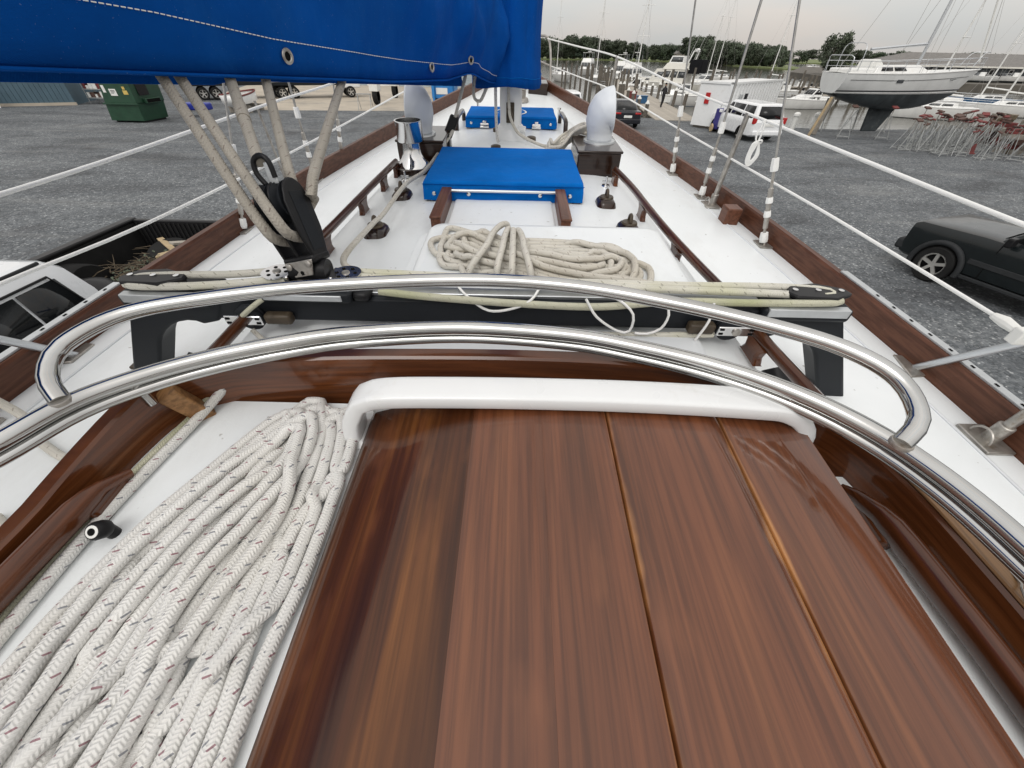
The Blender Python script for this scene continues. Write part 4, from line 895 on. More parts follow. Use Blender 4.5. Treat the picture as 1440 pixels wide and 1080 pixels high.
# --- sail cover over the boom
root = thing('sail_cover', 'deep blue canvas sail cover hanging over the boom with white stitching and grommets', 'sail cover', tuple(boom(1.2)), BM)
def fold(Y, h):                                       # sideways waves of the cloth; gathers towards the mast
    g_ = max(0, min(1, (Y-1.55)/.8))
    return .010*math.sin(5.1*Y+1.3+2*h) + .012*math.sin(2.3*Y+3*h) + g_*(.016*math.sin(19*Y+3*h)+.012*math.sin(33*Y-4*h+1)+.009*math.sin(51*Y+2*h)) 
def cov_h(Y): return .52 + .25*max(0, (Y-1.6))**1.3
rows = []
Ys = list(np.arange(-1.3, 1.5, .06)) + list(np.arange(1.5, 2.66, .018))
for Y in Ys:
    b = boom(Y); H = cov_h(Y); dip = .012*math.sin(3.1*Y+.6)*max(0, min(1, (Y-1.6)/.4)) + .028*math.exp(-((Y-2.34)/.12)**2); row = []
    for k in range(13):                               # near flap, bottom -> ridge
        t = k/12; h = H*t; out = .055*math.sin(math.pi*min(1, t*1.15))**.8 - .10*max(0, t-.55)/.45*max(0, t-.55)/.45*1.1 + fold(Y, h*4)*(.25+.75*min(1, t*4))
        row.append(b + NB*out + V(0,0,h+dip*(1-t)**3))
    for k in range(11, -1, -1):                       # far flap, ridge -> bottom (a little longer)
        t = k/12; h = H*t - .026*(1-t)*(1 if Y < 1.3 else .6); row.append(b - NB*(.22 + .055*math.sin(math.pi*min(1, t*1.15)) - .11*max(0, t-.55)/.45) + V(0,0,h))
    rows.append(row)
m = MB(); m.grid(rows); cl_ = m.obj('cover_cloth', 'canvas', root, angle=80, solid=.002)
def near_pt(Y, h):
    H = cov_h(Y); t = h/H; dip = .012*math.sin(3.1*Y+.6)*max(0, min(1, (Y-1.6)/.4)) + .028*math.exp(-((Y-2.34)/.12)**2)
    out = .055*math.sin(math.pi*min(1, t*1.15))**.8 + fold(Y, h*4)*(.25+.75*min(1, t*4))
    return boom(Y) + NB*(out+.0025) + V(0,0,h+dip*(1-t)**3)
def hem(Y): return lerp_tab([(-1.3,.115),(.6,.112),(1.05,.100),(1.3,.082),(1.36,.080),(1.9,.066),(2.1,.060),(2.3,.055),(2.66,.030)], Y)
m = MB(); Y = -.2
while Y < 2.6:
    a, b = near_pt(Y, hem(Y)), near_pt(Y+.007, hem(Y+.007)); m.tube([a, b], .0011, 5); Y += .0105
m.obj('stitching', 'thread', cl_, kind='stuff')
m = MB(); m.tube([near_pt(Y, .004) for Y in np.arange(-1.2, 2.64, .03)], .0035, 6); m.obj('hem_roll', 'canvas', cl_, angle=80)
for Y in (1.335, 2.00, 2.30):
    c = near_pt(Y, .050 if Y < 2.2 else .065); t = (near_pt(Y+.01,.05)-near_pt(Y-.01,.05)).normalized(); n_ = t.cross(V(0,0,1)); n_ = n_ if n_.dot(NB) > 0 else -n_; u_ = n_.cross(t)
    M = Matrix(((t.x,u_.x,n_.x,c.x),(t.y,u_.y,n_.y,c.y),(t.z,u_.z,n_.z,c.z),(0,0,0,1)))
    m = MB(); m.lathe([(.0095,.001),(.0165,.001),(.018,.003),(.0165,.0055),(.0115,.0055),(.0095,.003)], M=M.to_3x3().to_4x4(), c=c, n=22, cap=False); gr = m.obj('grommet', 'old_steel', cl_)
    MB().lathe([(0,.0012),(.0105,.0012),(.0105,.0016),(0,.0018)], M=M.to_3x3().to_4x4(), c=c, n=16).obj('grommet_hole', 'hole', gr)
# the collar round the mast
rows = []
for k in range(17):
    z = -.322 + 1.75*(k/16)**1.3; s_ = 1 - .30*(k/16); row = []
    for j in range(72):
        a = 2*math.pi*j/72; fr_ = 1 + .030*math.sin(9*a+.6*k*.2)*min(1, .25+k/6) + .018*math.sin(17*a+1-.1*k) + .012*math.sin(29*a)
        fx = .205 if math.cos(a) < 0 else .188
        row.append((MX-.020 + fx*s_*math.cos(a)*fr_ + .006*math.sin(3*z*4), MY-.02 + .215*s_*math.sin(a)*fr_, z + (.010*math.sin(3*a) if k == 0 else 0)))
    rows.append(row)
m = MB(); m.grid(rows, closed=True); col_ = m.obj('mast_collar', 'canvas', root, angle=80, solid=.002)
for zz_ in (.045,):
    m = MB(); Pq = []
    for j in range(72):
        r0, r1 = Vector(rows[0][j]), Vector(rows[1][j]); f_ = zz_/max(.02, (r1.z-r0.z)); f_ = min(1.0, f_); p = r0.lerp(r1, f_); ctr = V(MX-.02, MY-.02, p.z); Pq.append(p + (p-ctr).normalized()*.003)
    m.tube(Pq, .0016, 5, closed=True); m.obj('hem_seam', 'canvas_hatch', col_)
# --- mainsheet tackle
tk = thing('mainsheet_tackle', 'black double block with thick grey mainsheet parts running up to the boom', 'pulley block', (-.50,.85,-.468), BM)
bc = Vector((-.498,.872,-.352)); d_ = Vector((-.05,.06,.22)).normalized(); uax = Vector((.96,-.14,.15)); uax = (uax - d_*uax.dot(d_)).normalized(); fax = d_.cross(uax)      # fax: roughly towards the bow
if fax.y < 0: fax = -fax
KB = .78; bc = Vector((-.493,.856,-.462)) + d_*.135*KB
MBL = Matrix(((uax.x,fax.x,d_.x,bc.x),(uax.y,fax.y,d_.y,bc.y),(uax.z,fax.z,d_.z,bc.z),(0,0,0,1))) @ Matrix.Scale(KB, 4)
def blk(l): return MBL @ Vector(l)
ol = [(.052*math.sin(a)*(.9 if abs(a) < 1.5 else 1), .058 + .052*math.cos(a)) for a in np.linspace(-1.6, 1.6, 13)] + [(.052,-.03),(.034,-.105),(-.034,-.105),(-.052,-.03)]
for k, x in enumerate((-.050, 0, .050)):
    M = MBL @ Matrix(((0,0,1,x-.005),(1,0,0,0),(0,1,0,0),(0,0,0,1))); m = MB(); m.prism(ol, 0, .010, M); ck = m.obj('cheek', 'black_plastic', tk, bevel=.0035, seg=3)
    if k == 2:
        m = MB(); rg = random.Random(5)
        for q in range(9):
            zc = -.055 + q*.0125; w = rg.uniform(.010, .017)
            for yy in (-.012, .008): m.box(.0152+x-.0102, .0156+x-.0100, yy-w*.5, yy+w*.5, zc, zc+.008, MBL)
        m.obj('maker_mark', 'sticker_white', ck, smooth=False, kind='stuff')
        m = MB(); m.box(x+.0052, x+.0062, -.026, .026, -.085, .075, MBL); m.obj('cheek_inset', 'dark_paint', ck, bevel=.004)
for x in (-.025, .025):
    M = (MBL @ Matrix.Translation((x, 0, .052))).to_3x3().to_4x4(); m = MB(); m.lathe([(0,-.016),(.055,-.016),(.055,-.013),(.040,-.005),(.040,.005),(.055,.013),(.055,.016),(0,.016)], blk((x,0,.052)), axis='x', n=26, M=M); m.obj('sheave', 'dark_paint', tk, angle=50)
m = MB(); m.box(-.056,.056,-.040,.040,-.118,-.092, MBL); m.obj('block_base', 'black_plastic', tk, bevel=.006)
m = MB(); m.prism([(-.050,-.104),(.050,-.104),(.032,-.150),(-.032,-.150)], -.046, -.041, MBL @ Matrix(((1,0,0,0),(0,0,1,0),(0,1,0,0),(0,0,0,1)))); sp = m.obj('shackle_plate', 'old_steel', tk, bevel=.003)
for x in (-.034, .034): 
    m = MB(); m.lathe([(0,-.047),(.010,-.047),(.010,-.051),(.006,-.053),(0,-.053)], blk((x,0,-.116)), axis='y', n=14, M=MBL.to_3x3().to_4x4()); m.obj('bolt', 'old_steel', sp)
m = MB(); m.lathe([(0,-.0465),(.006,-.0465),(.006,-.0472),(0,-.0472)], blk((0,0,-.138)), axis='y', n=12, M=MBL.to_3x3().to_4x4()); m.obj('plate_hole', 'hole', sp)
for yy in (.041,): m = MB(); m.box(-.034,.034,yy,yy+.005,-.150,-.1,MBL); m.obj('shackle_plate', 'old_steel', tk, bevel=.003)
m = MB(); m.cyl(blk((0,-.04,-.132)), (-.492,.844,-.468), .012, n=10); m.obj('swivel', 'black_plastic', tk)
# becket with its small shackle on top
m = MB(); m.tube(smooth_path([blk((-.018,-.01,.105)), blk((-.030,-.012,.135)), blk((-.022,-.012,.165)), blk((.004,-.012,.172)), blk((.022,-.012,.155)), blk((.020,-.01,.115))], .006), .0055, 8); m.obj('becket', 'black_plastic', tk, angle=70)
m = MB(); m.prism([(-.004,.10),(.026,.10),(.022,.155),(.002,.155)], -.012, -.008, MBL @ Matrix(((1,0,0,0),(0,0,1,0),(0,1,0,0),(0,0,0,1)))); m.obj('becket_strap', 'track_alu', tk, bevel=.002)
tops = [(-.755,1.050,-.122),(-.741,1.086,-.125),(-.695,1.2,-.139),(-.656,1.296,-.151),(-.551,1.557,-.192)]
rp = .0116
def sheetpart(pts, r_=rp, up=True):
    P = [Vector(p) for p in pts]
    if up: P = [P[0] + (P[0]-P[1]).normalized()*.10] + P
    MB().tube(smooth_path(P, .015), r_, 12).obj('sheet_part', 'rope_sheet', tk, angle=80)
def below(t): return Vector(t) - NB*.03
sheetpart([below(tops[0]), blk((-.036,-.080,.03)), blk((-.025,-.045,-.040)), blk((-.025,.010,-.050))])
sheetpart([below(tops[1]), blk((.016,-.080,.035)), blk((.025,-.045,-.036)), blk((.025,.010,-.046))])
e3 = blk((-.012,-.006,.160)); sheetpart([below(tops[2]), e3], .0125)
w0, w1 = below(tops[2]).lerp(e3, .36), below(tops[2]).lerp(e3, .54); sheetpart([w0, w0.lerp(w1,.5), w1], .0145, False)
sheetpart([below(tops[3]), blk((.010,.066,.12)), blk((.015,.060,.05))])
sheetpart([below(tops[4]), blk((.062,.090,.10)), blk((.050,.075,.05)), blk((.025,.045,.02))], .0122)
# ================================================================== THE YARD
YARD = [(-160,-60),(160,-60),(160,58),(60,44),(38,36),(30,33.6),(22.4,32.5),(19.5,33.0),(14.9,34.6),(9,37),(4,39),(-1,46),(-3,75),(-160,95)]
structure(MB().prism(YARD, -3.0, 0), 'gravel_yard', 'gravel', smooth=False)
structure(MB().quad((-2500,-400,-1.2),(2500,-400,-1.2),(2500,3000,-1.2),(-2500,3000,-1.2)), 'water', 'water', smooth=False)
structure(MB().prism([(-21.5,35.8),(-11,37.2),(-4.2,38.2),(-2.6,60),(-4,74),(-40,80),(-30,48)], -.3, .006), 'concrete_apron', 'concrete', smooth=False)
# ---- vehicles --------------------------------------------------------------------------------------------------
def wheel(root, x, y, r, w, side, rim='rim', spokes=5):
    m = MB(); m.lathe([(r*.62,-w/2),(r*.93,-w/2),(r,-w*.36),(r,w*.36),(r*.93,w/2),(r*.62,w/2)], (x,y,r), axis='x', n=30, cap=False); t = m.obj('tyre', 'rubber', root, angle=40)
    s_ = side; m = MB()
    m.lathe([(0,s_*w*.28),(r*.60,s_*w*.28)], (x,y,r), axis='x', n=24, cap=False); m.obj('brake_disc', 'black_plastic', t)
    m = MB(); m.lathe([(r*.60,s_*w*.10),(r*.66,s_*w*.50),(r*.60,s_*w*.50),(r*.57,s_*w*.38)], (x,y,r), axis='x', n=30, cap=False); m.lathe([(0,s_*w*.42),(r*.15,s_*w*.42),(r*.17,s_*w*.3),(r*.17,s_*w*.1)], (x,y,r), axis='x', n=16)
    for k in range(spokes):
        a = 2*math.pi*k/spokes + .3; c_, q = math.cos(a), math.sin(a); p0 = (x+s_*w*.36, y+r*.12*c_, r+r*.12*q); p1 = (x+s_*w*.40, y+r*.60*c_, r+r*.60*q); m.bar(p0, p1, r*.17, r*.09, up=(1,0,0))
    m.obj('rim', rim, t, angle=40)
def car(name, label, cat, L, Wd, H, stations, gh, paint, wheels, r=.34, flare=None, windows=None, rear=None, front=None, group=None):
    """stations: (y, z_bottom, z_belt, half width) nose->tail ; gh: (yf_base, yf_roof, yr_roof, yr_base, z_base, w_base, w_roof)"""
    root = thing(name, label, cat, (0,0,0), None, group); rows = []
    for y, zb, zt, w in stations:
        hh = zt-zb; half = [(w*.88, zb), (w*.98, zb+hh*.08), (w, zb+hh*.36), (w, zb+hh*.70), (w*.99, zb+hh*.88), (w*.95, zb+hh*.975), (w*.86, zt+.004), (w*.45, zt+.012), (0, zt+.016)]
        rows.append([(-a, y, b) for a, b in half] + [(a, y, b) for a, b in half[-2::-1]])
    m = MB(); m.grid(rows, closed=True); m.cap(rows[0]); m.cap(rows[-1]); body = m.obj('body', paint, root, angle=38)
    yf0, yf1, yr1, yr0, z0, w0, w1 = gh
    def ring(t, ins=0):
        yf = yf0 + (yf1-yf0)*t - ins; yr = yr0 + (yr1-yr0)*t + ins; w = w0 + (w1-w0)*t - ins; z = z0 + (H-z0)*t; P = []
        for (sx, yy, d) in ((1,yf,-1),(1,yr,1),(-1,yr,1),(-1,yf,-1)):
            c = .10
            if d < 0: q = [(w*.80, yy), (w*.95, yy-.05), (w, yy-.16)]
            else: q = [(w, yy+.16), (w*.95, yy+.05), (w*.80, yy)]
            if sx < 0: q = q[::1]
            P.append([(sx*a, b) for a, b in q])
        out = P[0] + P[1] + [(a, b) for a, b in P[2][::-1]] + [(a, b) for a, b in P[3][::-1]]
        return [(a, b, z) for a, b in out]
    rr = [ring(-.05), ring(.5), ring(.90), [(a*.975, b*1, c-.012) for a, b, c in ring(.985)], [(a*.90, (b-(yf1+yr1)/2)*.93+(yf1+yr1)/2, H+.012) for a, b, c in ring(1)]]
    m = MB(); m.grid(rr, closed=True); m.cap(rr[-1]); cab = m.obj('roof', paint, root, angle=38)
    def side(sx, y, t): return Vector((sx*(w0+(w1-w0)*t+.009), y, z0+(H-z0)*t))
    def pane(name, P, solid=.008, mat='glass_dark'):
        m = MB(); m.poly(P); return m.obj(name, mat, cab, solid=solid)
    for sx in (-1, 1):
        for (a0, a1, b0, b1) in windows: pane('side_window', [side(sx, a0, .10), side(sx, b0, .10), side(sx, b1, .86), side(sx, a1, .86)])
    def fr(sx, t, y0, y1, s_): return Vector((sx*(w0+(w1-w0)*t)*.80, y0+(y1-y0)*t + s_*.012, z0+(H-z0)*t+.004))
    pane('windscreen', [fr(-1,.06,yf0,yf1,1), fr(1,.06,yf0,yf1,1), fr(1,.88,yf0,yf1,1), fr(-1,.88,yf0,yf1,1)])
    if rear is not None: pane('rear_window', [fr(-1,rear,yr0,yr1,-1), fr(1,rear,yr0,yr1,-1), fr(1,.86,yr0,yr1,-1), fr(-1,.86,yr0,yr1,-1)])
    for (x, y) in wheels:
        for sx in (-1, 1):
            xx = sx*x; ww = max(w for yy, zb, zt, w in stations)
            m = MB(); n = 16; P = [(sx*(ww+.004), y+(r*1.18)*math.cos(a), r+(r*1.18)*math.sin(a)) for a in np.linspace(-.25, math.pi+.25, n)]; m.poly(P); m.obj('wheel_arch', 'hole', body, solid=.012)
            if flare:
                Q = [(sx*(ww+.012), y+(r*1.24)*math.cos(a), r+(r*1.24)*math.sin(a)) for a in np.linspace(-.2, math.pi+.2, 20)]; m = MB(); m.tube(Q, flare, 8); m.obj('wheel_flare', 'car_trim', body, angle=60)
            wheel(root, xx, y, r, .22, sx)
    return root, body, cab
# dark off-roader beside the starboard rail
st = [(2.22,.42,.88,.80),(2.20,.36,1.03,.86),(2.08,.34,1.09,.89),(1.5,.33,1.11,.898),(.95,.33,1.13,.90),(.6,.33,1.12,.90),(-.6,.33,1.12,.90),(-1.6,.33,1.12,.90),(-2.1,.36,1.10,.88),(-2.2,.42,1.0,.82)]
suv, body, cab = car('parked_suv', 'black off-road car with five-spoke wheels parked on the gravel beside the yacht', 'car', 4.4, 1.8, 1.80, st, (.78,.05,-1.75,-2.05,1.10,.84,.66), 'car_black', [(.84,1.40),(.84,-1.25)], r=.37, flare=.055, windows=[(.55,.05,-.42,-.42),(-.50,-.50,-1.25,-1.22),(-1.33,-1.30,-1.85,-1.68)], rear=.12)
m = MB(); m.box(-.86,.86,2.10,2.34,.42,.66); m.obj('front_bumper', 'car_trim', body, bevel=.06, seg=3)
for sx in (-1, 1):
    m = MB(); m.lathe([(0,0),(.10,0),(.09,.04),(.05,.06),(0,.07)], (sx*.60,2.19,.86), axis='y', n=18); m.obj('headlight', 'lamp_lens', body)
    m = MB(); m.box(sx*.905-.012, sx*.905+.012, -1.0, .92, .60, .70); m.obj('door_strip', 'car_trim', body, bevel=.01)
    m = MB(); m.box(sx*.86-.03, sx*.86+.03, -.95, 1.0, .28, .36); m.obj('sill', 'car_trim', body, bevel=.02)
    m = MB(); m.box(sx*1.02-.11, sx*1.02+.09, .44, .56, 1.10, 1.27); mr_ = m.obj('mirror', 'black_plastic', body, bevel=.03, seg=3); MB().box(sx*.92-.05, sx*.92+.05, .48, .53, 1.10, 1.15).obj('mirror_arm', 'black_plastic', mr_, bevel=.01)
    for yy in (-.32, -1.15): m = MB(); m.box(sx*.905-.015, sx*.905+.02, yy-.09, yy+.09, .92, .955); m.obj('door_handle', 'car_trim', body, bevel=.01)
    for yy in (.62, -.45): m = MB(); m.bar((sx*.893,yy,.40),(sx*.893,yy,1.08), .012, .012); m.obj('door_gap', 'hole', body, smooth=False)
for q in range(7): m = MB(); m.box(-.33+q*.11-.022, -.33+q*.11+.022, 2.20, 2.228, .70, .93); m.obj('grille_slot', 'hole', body, bevel=.01)
m = MB(); m.bar((-.55,.86,1.125),(.1,.80,1.14), .02, .012); m.obj('wiper', 'black_plastic', body)
fx, fy = -.35, .937; yw = math.degrees(math.atan2(-fx, fy)); cx_, cy_ = 9.34 + fy*.86, 8.37 - fx*.86*1.0
place(suv, cx_ - fx*1.40, cy_ - fy*1.40, 0, yw)
# white minivan
st = [(2.55,.40,.72,.72),(2.45,.30,.88,.86),(2.1,.26,1.0,.95),(1.6,.25,1.06,.99),(.8,.25,1.10,1.0),(-1.5,.25,1.12,1.0),(-2.35,.26,1.12,.98),(-2.5,.30,1.08,.94),(-2.56,.42,.95,.88)]
van, body, cab = car('parked_minivan', 'white minivan with dark rear window parked by the white container', 'van', 5.1, 2.0, 1.78, st, (1.55,.65,-2.2,-2.46,1.06,.93,.76), 'car_white', [(.90,1.62),(.90,-1.45)], r=.33, windows=[(1.0,.5,.25,.25),(.15,.15,-1.0,-1.0),(-1.1,-1.1,-2.2,-2.05)], rear=.06)
for sx in (-1, 1):
    m = MB(); m.box(sx*.88-.10, sx*.88+.09, -2.56, -2.36, .88, 1.20); m.obj('tail_light', 'red_lens', body, bevel=.03)
    m = MB(); m.box(sx*1.08-.10, sx*1.08+.08, 1.0, 1.12, 1.08, 1.24); m.obj('mirror', 'car_white', body, bevel=.03)
m = MB(); m.box(-.30,.30,-2.60,-2.565,.78,.90); m.obj('number_plate', 'sticker_white', body, bevel=.005)
m = MB(); m.box(-.90,.90,-2.66,-2.45,.34,.58); m.obj('rear_bumper', 'car_white', body, bevel=.06, seg=3)
place(van, 14.0, 28.9, 0, 6)
# dark saloon seen from behind
st = [(2.35,.35,.60,.70),(2.2,.25,.74,.84),(1.6,.22,.88,.91),(.8,.22,.94,.92),(-1.0,.22,.96,.92),(-1.9,.24,.98,.90),(-2.3,.30,.96,.86),(-2.38,.42,.86,.80)]
sed, body, cab = car('parked_saloon', 'dark saloon car with a white number plate parked at the foot of the pier', 'car', 4.7, 1.84, 1.43, st, (1.0,.25,-1.05,-1.75,.92,.82,.60), 'car_dark', [(.80,1.45),(.80,-1.40)], r=.33, windows=[(.6,.2,-.25,-.25),(-.33,-.33,-1.3,-1.0)], rear=.05)
m = MB(); m.box(-.26,.26,-2.41,-2.385,.62,.75); m.obj('number_plate', 'sticker_white', body)
for sx in (-1, 1): m = MB(); m.box(sx*.65-.20, sx*.65+.18, -2.39, -2.28, .80, .90); m.obj('tail_light', 'red_lens', body, bevel=.02)
m = MB(); m.box(-.86,.86,-2.46,-2.28,.30,.56); m.obj('rear_bumper', 'car_dark', body, bevel=.05)
place(sed, 7.15, 32.8, 0, 0)
# silver white off-roader
st = [(2.3,.42,.75,.72),(2.2,.34,.95,.86),(1.6,.32,1.05,.93),(.6,.32,1.10,.95),(-1.8,.32,1.12,.95),(-2.25,.36,1.10,.92),(-2.35,.5,.95,.86)]
ws, body, cab = car('parked_suv', 'white off-road car with red tail light half hidden by the starboard bow rail', 'car', 4.7, 1.9, 1.78, st, (1.1,.35,-1.9,-2.25,1.06,.88,.70), 'car_white', [(.86,1.45),(.86,-1.40)], r=.36, windows=[(.7,.3,-.2,-.2),(-.3,-.3,-1.1,-1.1),(-1.2,-1.2,-2.0,-1.85)], rear=.08)
for sx in (-1, 1): m = MB(); m.box(sx*.82-.09, sx*.82+.09, -2.36, -2.2, .92, 1.16); m.obj('tail_light', 'red_lens', body, bevel=.03)
place(ws, 3.35, 34.0, 0, 4)
# ---- pickup truck on the port side (cab towards the stern, bed towards the bow)
pk = thing('pickup_truck', 'white pickup truck with a black open bed parked under the port side', 'truck', (-6.1,4.9,0))
X0, X1, XC = -7.08, -5.10, -6.09
def pbox(name, mat, x0, x1, y0, y1, z0, z1, bevel=.02, parent=None, seg=2): m = MB(); m.box(x0,x1,y0,y1,z0,z1); return m.obj(name, mat, parent or pk, bevel=bevel, seg=seg)
chas = pbox('chassis', 'black_plastic', X0+.15, X1-.15, -1.2, 7.25, .45, .75)
bed = pbox('bed_floor', 'rubber', X0+.06, X1-.06, 4.74, 7.28, .76, .84, .01)
for x0, x1 in ((X0, X0+.10), (X1-.10, X1)):
    pbox('bed_side', 'car_white', x0, x1, 4.74, 7.30, .62, 1.30, .03, bed); pbox('bed_rail', 'black_plastic', x0-.015, x1+.035 if x0 < XC else x1+.015, 4.72, 7.34, 1.302, 1.36, .02, bed)
for x0, x1 in ((X0+.102, X0+.125), (X1-.125, X1-.102)): pbox('bed_liner', 'rubber', x0, x1, 4.76, 7.27, .845, 1.30, .005, bed)
pbox('tailgate', 'black_plastic', X0+.10, X1-.10, 7.24, 7.33, .66, 1.345, .02, bed); pbox('bed_front', 'black_plastic', X0+.10, X1-.10, 4.72, 4.78, .80, 1.34, .01, bed)
for sx in (-1, 1):
    xx = XC + sx*.62; m = MB(); m.lathe([(.38,-.18),(.40,-.15),(.40,.15),(.38,.18)], (xx+sx*.12,5.75,.80), axis='x', n=22); m.obj('wheel_hump', 'rubber', bed)
for k in range(22): pbox('gate_rib', 'rubber', X0+.16+k*.078, X0+.19+k*.078, 7.225, 7.242, .9, 1.30, 0, bed)
# cab: lofted along y
rows = []
for y, zb, zt, w in ((-1.9,.5,.85,.78),(-1.8,.42,1.05,.92),(-1.2,.40,1.12,.97),(.4,.40,1.18,.985),(.9,.40,1.20,.985),(4.22,.40,1.25,.985),(4.26,.5,1.24,.97)):
    half = [(w*.92,zb),(w,zb+.12),(w,zt-.16),(w*.975,zt-.04),(w*.90,zt),(0,zt+.02)]; rows.append([(XC-a,y,b) for a, b in half]+[(XC+a,y,b) for a, b in half[-2::-1]])
m = MB(); m.grid(rows, closed=True); m.cap(rows[0]); m.cap(rows[-1]); pbody = m.obj('body', 'car_silver', pk, angle=35)
rows = []
for z, yf, yr, w in ((1.22,.60,4.24,.93),(1.5,1.10,4.22,.86),(1.76,1.62,4.14,.775),(1.86,1.85,4.04,.70),(1.885,2.05,3.95,.60)):
    rows.append([(XC-w*.86,yf,z),(XC+w*.86,yf,z),(XC+w*.97,yf+.06,z),(XC+w,yf+.22,z),(XC+w,yr-.22,z),(XC+w*.97,yr-.05,z),(XC+w*.86,yr,z),(XC-w*.86,yr,z),(XC-w*.97,yr-.05,z),(XC-w,yr-.22,z),(XC-w,yf+.22,z),(XC-w*.97,yf+.06,z)])
m = MB(); m.grid(rows, closed=True); m.cap(rows[-1]); pcab = m.obj('cab_roof', 'car_silver', pk, angle=35)
def sw(sx, y, t): z = 1.255 + .48*t; return (XC+sx*(.93-(z-1.22)*.265+.010), y, z)
for sx in (-1, 1):
    for a, b, c, d in ((1.15,2.44,2.44,1.75),(2.47,3.47,3.47,2.47),(3.50,4.02,3.90,3.50)):
        m = MB(); m.poly([sw(sx,a,0), sw(sx,b,0), sw(sx,c,1), sw(sx,d,1)]); m.obj('side_window', 'glass_dark', pcab, solid=.008)
    m = MB(); m.tube([sw(sx,1.1,-.03), sw(sx,1.72,1.07), sw(sx,3.86,1.07), sw(sx,4.04,-.03)], .012, 6); m.obj('window_trim', 'black_plastic', pcab)
    m = MB(); m.tube([(XC+sx*.70,1.9,1.875),(XC+sx*.70,3.95,1.875)], .016, 6); m.obj('roof_gutter', 'car_trim', pcab)
    for yy in (-.9, 5.75): wheel(pk, XC+sx*.86, yy, .39, .26, sx)
    m = MB(); m.box(XC+sx*1.12-.12, XC+sx*1.12+.10, .95, 1.10, 1.25, 1.50); m.obj('mirror', 'black_plastic', pbody, bevel=.03)
    for yy in (2.45, 1.0): m = MB(); m.bar((XC+sx*.988,yy,.5),(XC+sx*.988,yy,1.22), .012, .012); m.obj('door_gap', 'hole', pbody, smooth=False)
    for yy in (2.7, 1.3): m = MB(); m.box(XC+sx*.985-.02,XC+sx*.985+.03,yy,yy+.2,1.05,1.10); m.obj('door_handle', 'car_trim', pbody, bevel=.01)
m = MB(); m.poly([(XC-.75,4.235,1.33),(XC+.75,4.235,1.33),(XC+.66,4.165,1.72),(XC-.66,4.165,1.72)]); m.obj('rear_window', 'glass_dark', pcab, solid=.008)
m = MB(); m.poly([(XC-.76,.67,1.27),(XC+.76,.67,1.27),(XC+.64,1.60,1.76),(XC-.64,1.60,1.76)]); m.obj('windscreen', 'glass_dark', pcab, solid=.008)
m = MB(); m.box(XC-.95,XC+.95,7.34,7.5,.50,.68); m.obj('rear_bumper', 'chrome', pk, bevel=.03)
# load in the bed
rg = random.Random(11)
for k, (x, y, z, L, w, yaw, tilt, mt, lab) in enumerate(((-5.72,6.45,1.02,1.9,.09,-38,6,'timber_new','long narrow yellow board lying slantwise in the truck bed'),(-5.66,6.72,1.20,.62,.13,62,14,'dock_plank','short pale board tilted on top of the brush in the truck bed'),(-5.95,6.62,1.08,.55,.15,20,-10,'timber_new','short broken plank with an orange edge in the truck bed'),(-5.55,6.85,1.06,1.1,.10,-30,3,'timber_grey','weathered grey board against the tailgate in the truck bed'),(-5.42,5.9,1.02,.9,.10,-40,8,'dock_plank','white ended board stub near the wheel hump in the truck bed'))):
    m = MB(); M = Matrix.Translation((x,y,z)) @ Matrix.Rotation(R(yaw),4,'Z') @ Matrix.Rotation(R(tilt),4,'Y'); m.box(-L/2,L/2,-w/2,w/2,-.018,.018,M); single(m, 'board', mt, lab, 'board', bevel=.004, group=None)
m = MB()
for k in range(240):
    a = rg.uniform(0, 6.28); x = rg.uniform(-6.75,-5.3); y = rg.uniform(5.7,7.1); z = .87+rg.uniform(0,.20)*(1 - min(1, abs(x+5.8)/1.0)*.6); l = rg.uniform(.15,.5); t = rg.uniform(-.4,.4)
    p = Vector((x,y,z)); q = p + Vector((math.cos(a)*l, math.sin(a)*l, t*l)); q.z = max(.86, q.z)
    q.x = min(max(q.x,-6.9),-5.28); q.y = min(q.y, 7.18)
    m.tube([p, (p+q)/2+Vector((rg.uniform(-.03,.03),rg.uniform(-.03,.03),.02)), q], [.009,.006,.003], 5)
for k in range(500):
    x = rg.uniform(-6.4,-5.3); y = rg.uniform(5.6,6.9); z = .92+rg.uniform(0,.16); a = rg.uniform(0,6.3); s_ = rg.uniform(.015,.035); d = Vector((math.cos(a), math.sin(a), rg.uniform(-.5,.5)))*s_; e = Vector((-math.sin(a), math.cos(a), rg.uniform(-.5,.5)))*s_*.5; c = Vector((x,y,z)); m.quad(c-d, c-e, c+d, c+e, m=1)
single(m, 'brush_heap', ['branch','leaf'], 'tangle of cut branches and leaves heaped in the black truck bed', 'brush', smooth=False)
m = MB(); m.lathe([(.16,-.08),(.26,-.09),(.31,-.05),(.31,.05),(.26,.09),(.16,.08)], (0,0,0), n=26, M=Matrix.Rotation(R(12),4,'X')); m.xf(Matrix.Translation((-6.2,6.80,1.0))); single(m, 'spare_tyre', 'rubber', 'old tyre lying among the brush near the tailgate of the truck', 'tyre')
m = MB(); rows = []
for t in np.linspace(0, math.pi, 9): rows.append([(-6.35+.42*math.sin(t)*math.cos(a)*(1+.12*math.sin(3*a+t)), 5.35+.36*math.sin(t)*math.sin(a), .845+.16-.16*math.cos(t)*(1+.1*math.sin(2*a))) for a in np.linspace(0, 2*math.pi, 17)[:-1]])
m.grid(rows, closed=True); single(m, 'rubbish_bag', 'black_plastic', 'shiny black rubbish bag lying in the truck bed behind the cab', 'bag')
pbody.location.y += .42; pcab.location.y += .42
TP = Matrix.Translation((-5.88,4.46,0)) @ Matrix.Scale(1.06,4) @ Matrix.Translation((6.1,-4.9,0))
